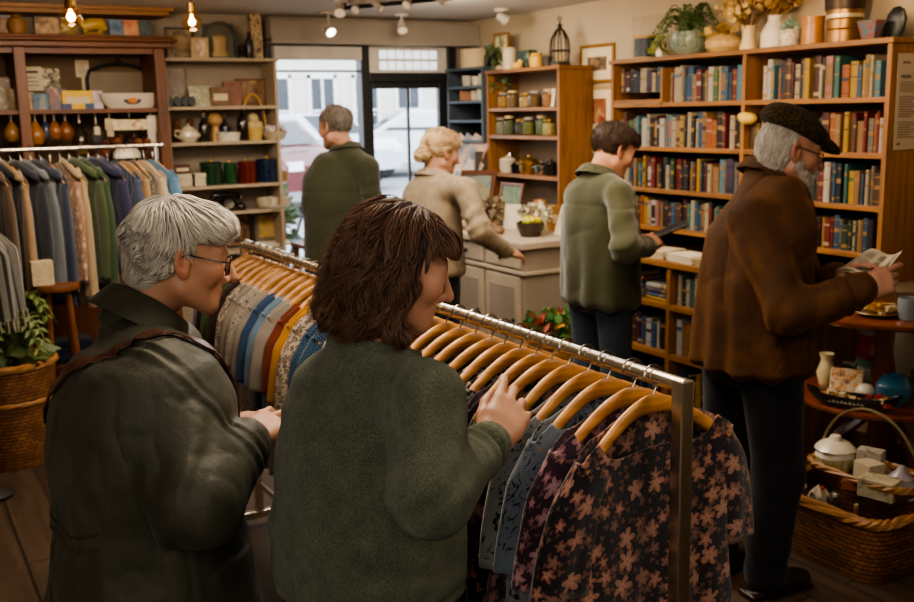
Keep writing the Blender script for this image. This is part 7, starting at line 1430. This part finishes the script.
M3.hair(vol3, cut3, 900, flow3, 7, .004, .004, .0011, GREY, (.3, .27, .23), h=.005, wob=.5, seed=8)
def volb(p):
    A = p.copy(); A[:, 0] = np.abs(p[:, 0]); d = s_cap(A, (.056, .01, -.05), (.034, .058, -.088), .021, .026); d = smin(d, s_ell(p, (0, .08, -.103), (.034, .026, .03)), .03)
    return smin(d, s_cap(A, (.0, .104, -.056), (.03, .09, -.07), .009, .008), .012)+.0025*vnoise(p, 90.)
def cutb(p): return -s_ell(p, (0, .115, -.07), (.02, .03, .006))
def flowb(p, t): return np.stack([p[:, 0]*.2, .02+0*p[:, 0], -.1+0*p[:, 0]], 1)
bm = M3.hair(volb, cutb, 1100, flowb, 6, .004, .005, .0009, [(.45, .4, .34), (.62, .57, .5), (.36, .3, .24)], (.36, .3, .245), h=.004, wob=.8, seed=9)
M3.glasses(plain('#6a5a44', .3, 1.), rw=.022, rh=.017)
pp = [D(x, y, t) for x, y, t in [(835, 272, 3.62), (862, 254, 3.72), (903, 250, 3.66), (884, 274, 3.5)]]; pp = [M3.world(p) for p in pp]
h = thing('newspaper', "folded white newspaper held open in the old man's hands", 'newspaper', tuple(pp[0])); m = MB(); q = [Vector(p)-Vector(pp[0]) for p in pp]; nn = (q[1]-q[0]).cross(q[3]-q[0]).normalized(); nn = nn if nn.z > 0 else -nn
for s_ in range(4):
    G = []
    for i in range(9):
        t = i/8; a = q[0].lerp(q[3], t); b_ = q[1].lerp(q[2], t); sag = .018*math.sin(t*PI*2)*(1 if s_ < 2 else .7)-.004*s_; G.append([tuple(a.lerp(b_, u/5)+nn*(sag+.004*s_*(t))) for u in range(6)])
    m.grid(G)
m.build('pages', plain('#c2b6a2', .8, var=.05), h, smooth=True, auto=None, recalc=False)
m = MB()
for i in range(26):
    u = .08+.84*i/26
    for (t0, t1) in ((.06, .27), (.3, .47), (.55, .72), (.76, .94)):
        if (i*7+int(t0*10)) % 9 == 0: continue
        c_ = []
        for t, uu in ((t0, u), (t1, u), (t1, u+.014), (t0, u+.014)):
            a = q[0].lerp(q[3], t); b_ = q[1].lerp(q[2], t); c_.append(tuple(a.lerp(b_, uu)+nn*(.018*math.sin(t*PI*2)+.0022)))
        m.add(c_, [(0, 1, 2, 3)])
m.build('printed_columns', plain('#6e6558', .8), h, recalc=False)
# ---------------------------------------------------------------- 4. young man in the green field jacket
M4 = Fig('dark-haired young man in an olive field jacket and jeans looking down at the bookcase', (3.17, 4.05), 82)
D = M4.D
M4.set_head(D(614, 150, 5.02), 24, 14, 0., scale=1.06, jaw=1.)
nb = D(598, 178, 5.06)
J = dict(nb=nb, sh=[D(620, 196, 4.86), D(580, 194, 5.16)], el=[D(634, 244, 4.82), D(600, 250, 5.35)], wr=[D(645, 244, 4.98), D(632, 240, 5.22)], **legs(.86, w=.095, spread=.1))
J['el'][0] = D(626, 249, 4.72); J['wr'][0] = D(648, 246, 4.9)
J['hand'] = [(J['wr'][0], D(662, 234, 5.02)-J['wr'][0], M4.dirL((-.3, -.8, .6)), dict(curl=(.4, .45, .5, .6))), (J['wr'][1], D(652, 236, 5.2)-J['wr'][1], M4.dirL((0, .3, 1)), dict())]
z = nb[2]; cy0 = nb[1]
M4.body(J, [(.78, 0, 0, .14, .11), (1.0, 0, 0, .14, .11), (1.25, 0, 0, .16, .11), (z-.04, 0, cy0, .08, .07)], .0055, SK2, LIP1, brow=(.05, .03, .02))
FJ = cloth('#2f311c', weave=420.)
def ex4(P, d):
    a = np.arctan2(P[:, 0], P[:, 1]); d = d+.007*np.sin(a*8+3*vnoise(P, 3.))*np.clip((1.3-P[:, 2])/.5, 0, 1)+.004*np.exp(-((P[:, 2]-1.33)/.006)**2)*(P[:, 1] < 0); return d
rows = [(.80, 0, 0, .225, .165), (.83, 0, 0, .23, .17), (1.05, 0, -.005, .225, .165), (1.25, 0, -.01, .225, .16), (1.36, 0, cy0*.5-.01, .2, .135), (1.45, 0, cy0*.85-.01, .14, .105), (z+.005, 0, cy0-.01, .085, .08)]
M4.top('field_jacket', rows, [.074, .068, .054], .0075, FJ, cuff=.95, amp=.009, fold=.008, extra=ex4, sh_r=.07, kt=.02)
M4.collar(nb+np.array([0, 0, .005]), .074, .045, .055, FJ, tilt=22., gap=30., h=.006, slope=.55)
M4.pants([(.78, 0, 0, .16, .125), (.98, 0, 0, .155, .12)], [.1, .075, .065], .01, JEAN); M4.shoes(SHOE, .008)
def volm(p): return smin(s_ell(p, (0, -.016, .038), (.085, .106, .09)), s_ell(p, (0, .05, .075), (.062, .05, .04)), .03)+.003*vnoise(p, 40.)
def cutm(p): return np.maximum(np.minimum(p[:, 1]-.012+.0*p[:, 2], .05-p[:, 2]), (-.055+.25*(p[:, 1]+.02))-p[:, 2])
def flowm(p, t): v = p-V3(.01, -.05, .13); return np.stack([v[:, 0], v[:, 1]+.02, np.full(len(p), -.05)], 1)
M4.hair(volm, cutm, 1300, flowm, 8, .006, .009, .0016, [(.018, .01, .007), (.045, .024, .014), (.028, .015, .009)], (.018, .01, .007), h=.005, wob=.5, seed=11)
pp = M4.world(D(655, 238, 5.1)); o = book_mesh(.016, .18, .12, '#222', random.Random(3)).build('book', [bmat('#1e2228'), pagemat, bmat('#3a4450')]); o.location = tuple(pp); o.rotation_euler = (R(68), 0, R(58)); tag(o, "small dark book held in the young man's hands", 'book')
# ---------------------------------------------------------------- 5. older man at the window
M5 = Fig('grey-haired older man in a dark olive shirt jacket standing at the shop window', (2.46, 5.82), 12)
D = M5.D
M5.set_head(D(335, 127, 6.2), 8, -32, 0., scale=1.08, age=.5)
nb = D(347, 152, 6.24)
J = dict(nb=nb, sh=[D(368, 168, 6.2), D(329, 165, 6.3)], el=[D(374, 212, 6.22), D(322, 212, 6.2)], wr=[D(372, 250, 6.4), D(320, 250, 6.25)], **legs(.88, w=.095, spread=.11))
J['hand'] = [(J['wr'][0], (0, .02, -1), M5.dirL((1, 0, 0)), dict()), (J['wr'][1], (0, .06, -1), M5.dirL((-1, -.3, 0)), dict(curl=(.3, .35, .4, .45)))]
z = nb[2]; cy0 = nb[1]
M5.body(J, [(.8, 0, 0, .14, .11), (1.0, 0, 0, .14, .11), (1.25, 0, 0, .16, .11), (z-.04, 0, cy0, .08, .07)], .006, SK2, LIP1, brow=(.2, .17, .14))
SJ = cloth('#2c2d1b', weave=420.)
rows = [(.86, 0, 0, .2, .15), (.9, 0, 0, .2, .15), (1.1, 0, -.005, .195, .145), (1.28, 0, -.01, .2, .14), (1.42, 0, cy0*.5-.01, .18, .12), (1.49, 0, cy0*.85-.01, .13, .1), (z+.005, 0, cy0-.01, .082, .076)]
M5.top('shirt_jacket', rows, [.076, .066, .05], .008, SJ, cuff=.97, amp=.009, fold=.007, extra=ex4, sh_r=.066, kt=.02)
M5.collar(nb+np.array([0, 0, .005]), .068, .045, .045, SJ, tilt=16., gap=30., h=.006, slope=.5)
M5.pants([(.8, 0, 0, .165, .125), (1.0, 0, 0, .16, .12)], [.1, .075, .065], .011, JEAN); M5.shoes(SHOE, .009)
def flows(p, t): v = p-V3(.0, -.06, .13); return np.stack([v[:, 0], v[:, 1]+.01, np.full(len(p), -.06)], 1)
def vols(p): return s_ell(p, (0, -.016, .034), (.081, .103, .09))+.003*vnoise(p, 40.)
M5.hair(vols, cutm, 900, flows, 6, .006, .006, .0016, [(.1, .08, .06), (.2, .17, .135), (.15, .12, .095)], (.1, .08, .06), h=.006, wob=.5, seed=12)
# ---------------------------------------------------------------- 6. woman in the beige jacket at the counter
W6 = Fig('woman with a blonde bun in a beige wool jacket reaching for the grey counter', (2.70, 5.0), 72)
D = W6.D
W6.set_head(D(441, 152, 5.62), 14, 16, 0., scale=1.02, female=True)
nb = D(433, 178, 5.64)
J = dict(nb=nb, sh=[D(466, 190, 5.48), D(418, 192, 5.78)], el=[D(480, 232, 5.42), D(425, 240, 5.9)], wr=[D(508, 252, 5.62), D(440, 262, 6.0)], **legs(.84, w=.09, spread=.09))
J['hand'] = [(J['wr'][0], D(525, 256, 5.72)-J['wr'][0], W6.dirL((0, -.5, .8)), dict(curl=(.3, .35, .4, .45))), (J['wr'][1], W6.dirL((.9, .1, -.4)), W6.dirL((0, 0, 1)), dict())]
z = nb[2]; cy0 = nb[1]
W6.body(J, [(.78, 0, 0, .13, .1), (1.0, 0, 0, .13, .1), (1.2, 0, 0, .14, .1), (z-.04, 0, cy0, .075, .065)], .0055, SK1, LIP1)
BJ = knit('#6e604c', '#8e7f68', 'wool')
rows = [(.88, 0, 0, .215, .165), (.92, 0, 0, .215, .165), (1.1, 0, -.005, .2, .15), (1.25, 0, cy0*.2, .2, .14), (1.36, 0, cy0*.6, .18, .12), (1.43, 0, cy0*.9, .12, .095), (z+.005, 0, cy0-.01, .08, .075)]
W6.top('wool_jacket', rows, [.074, .064, .05], .0075, BJ, cuff=.97, amp=.008, fold=.006, sh_r=.062, kt=.02)
W6.collar(nb+np.array([0, 0, .0]), .068, .035, .04, BJ, tilt=18., gap=30., h=.006, slope=.6)
W6.pants([(.78, 0, 0, .16, .12), (.98, 0, 0, .15, .12)], [.1, .075, .065], .011, NAVY); W6.shoes(SHOE, .009)
def volw(p): return smin(smin(s_ell(p, (0, -.014, .036), (.084, .104, .092)), s_ell(p, (-.01, -.1, -.035), (.05, .042, .045)), .012), s_ell(p, (0, .05, .06), (.068, .045, .04)), .03)+.004*np.sin(p[:, 0]*60+p[:, 2]*90+4*vnoise(p, 14.))
def cutw(p): return np.maximum(np.minimum(p[:, 1]-.03, .045-p[:, 2]), (-.07+.1*(p[:, 1]+.02))-p[:, 2])
def floww(p, t): v = V3(-.01, -.12, -.03)-p; return np.stack([v[:, 0]+p[:, 2]*.4, v[:, 1], v[:, 2]+.3*p[:, 0]], 1)
W6.hair(volw, cutw, 1300, floww, 9, .008, .008, .0017, [(.32, .2, .095), (.5, .35, .19), (.4, .27, .13)], (.26, .16, .075), h=.005, wob=.45, seed=13)
# ================================================================ camera and light
cam = bpy.data.cameras.new('camera'); co = bpy.data.objects.new('camera', cam); COL.objects.link(co)
cam.sensor_width = 36; cam.lens = 36*FPX/914; cam.clip_start = .05
Mx = Matrix(((_rt[0], _up[0], -_fw[0], 0), (_rt[1], _up[1], -_fw[1], 0), (_rt[2], _up[2], -_fw[2], CAMH), (0, 0, 0, 1))); co.matrix_world = Mx
cam.dof.use_dof = True; cam.dof.focus_distance = 2.2; cam.dof.aperture_fstop = 5.
bpy.context.scene.camera = co
w = bpy.data.worlds.new('world'); bpy.context.scene.world = w; w.use_nodes = True; bg = w.node_tree.nodes['Background']
sk = w.node_tree.nodes.new('ShaderNodeTexSky'); sk.sky_type = 'HOSEK_WILKIE'; sk.turbidity = 8.; sk.sun_direction = (-.3, -.5, .8); sk.ground_albedo = .5
hs = w.node_tree.nodes.new('ShaderNodeMix'); hs.data_type = 'RGBA'; hs.inputs[0].default_value = .75; w.node_tree.links.new(sk.outputs[0], hs.inputs[6]); hs.inputs[7].default_value = (.84, .91, 1., 1)
w.node_tree.links.new(hs.outputs[2], bg.inputs[0]); bg.inputs[1].default_value = 7.5
def area(name, loc, target, size, power, col, size_y=None, spread=180):
    l = bpy.data.lights.new(name, 'AREA'); l.energy = power; l.color = col; l.size = size; l.spread = R(spread)
    if size_y: l.shape = 'RECTANGLE'; l.size_y = size_y
    o = bpy.data.objects.new(name, l); COL.objects.link(o); o.location = loc; o.rotation_euler = (Vector(target)-Vector(loc)).to_track_quat('-Z', 'Y').to_euler(); return o
def spotl(name, loc, target, power, col, ang=60, blend=.6, r=.06):
    l = bpy.data.lights.new(name, 'SPOT'); l.energy = power; l.color = col; l.spot_size = R(ang); l.spot_blend = blend; l.shadow_soft_size = r
    o = bpy.data.objects.new(name, l); COL.objects.link(o); o.location = loc; o.rotation_euler = (Vector(target)-Vector(loc)).to_track_quat('-Z', 'Y').to_euler(); return o
WARM = (1., .70, .42); MID = (1., .82, .62); NEU = (1., .9, .78)
area('bookcase_wash', (2.9, 3.6, 2.47), (4.1, 4.0, 1.6), .5, 42, WARM, 1.8)
area('room_lamp', (2.3, 4.4, 2.46), (2.3, 4.4, 0), 1.1, 62, NEU)
area('rail_lamp', (1.25, 2.3, 2.46), (1.25, 2.3, 1.0), .7, 40, MID)
area('left_lamp', (.9, 5.0, 2.46), (.95, 6.4, 1.5), .7, 40, MID)
area('far_lamp', (3.2, 5.7, 2.46), (3.9, 6.0, 1.3), .6, 34, MID)
area('back_fill', (-.5, .5, 2.45), (.6, 2., 1.), 1.4, 25, NEU)  # added fill from the camera side, lifts the women's backs; no real fitting
area('near_lamp', (1.9, .6, 2.45), (1.5, 1.6, .9), .8, 22, MID)
area('ceiling_fill', (-.6, -.4, 1.7), (2.6, 4.6, 2.5), .8, 12, NEU)  # unseen fill added behind the camera, aimed up to brighten the ceiling
spotl('book_spot', (2.9, 2.6, 2.44), (4.05, 3.7, 1.85), 60, WARM, 70)
for p, e in ((onY(71, 17, 4.6), 5), (onY(192, 22, 5.6), 6)):
    l = bpy.data.lights.new('bulb_light', 'POINT'); l.energy = e; l.color = (1., .6, .28); l.shadow_soft_size = .05; o = bpy.data.objects.new('bulb_light', l); COL.objects.link(o); o.location = p+Vector((0, -.02, -.1))
vs = bpy.context.scene.view_settings; vs.view_transform = 'AgX'
try: vs.look = 'AgX - Medium High Contrast'
except Exception: pass
vs.exposure = .12
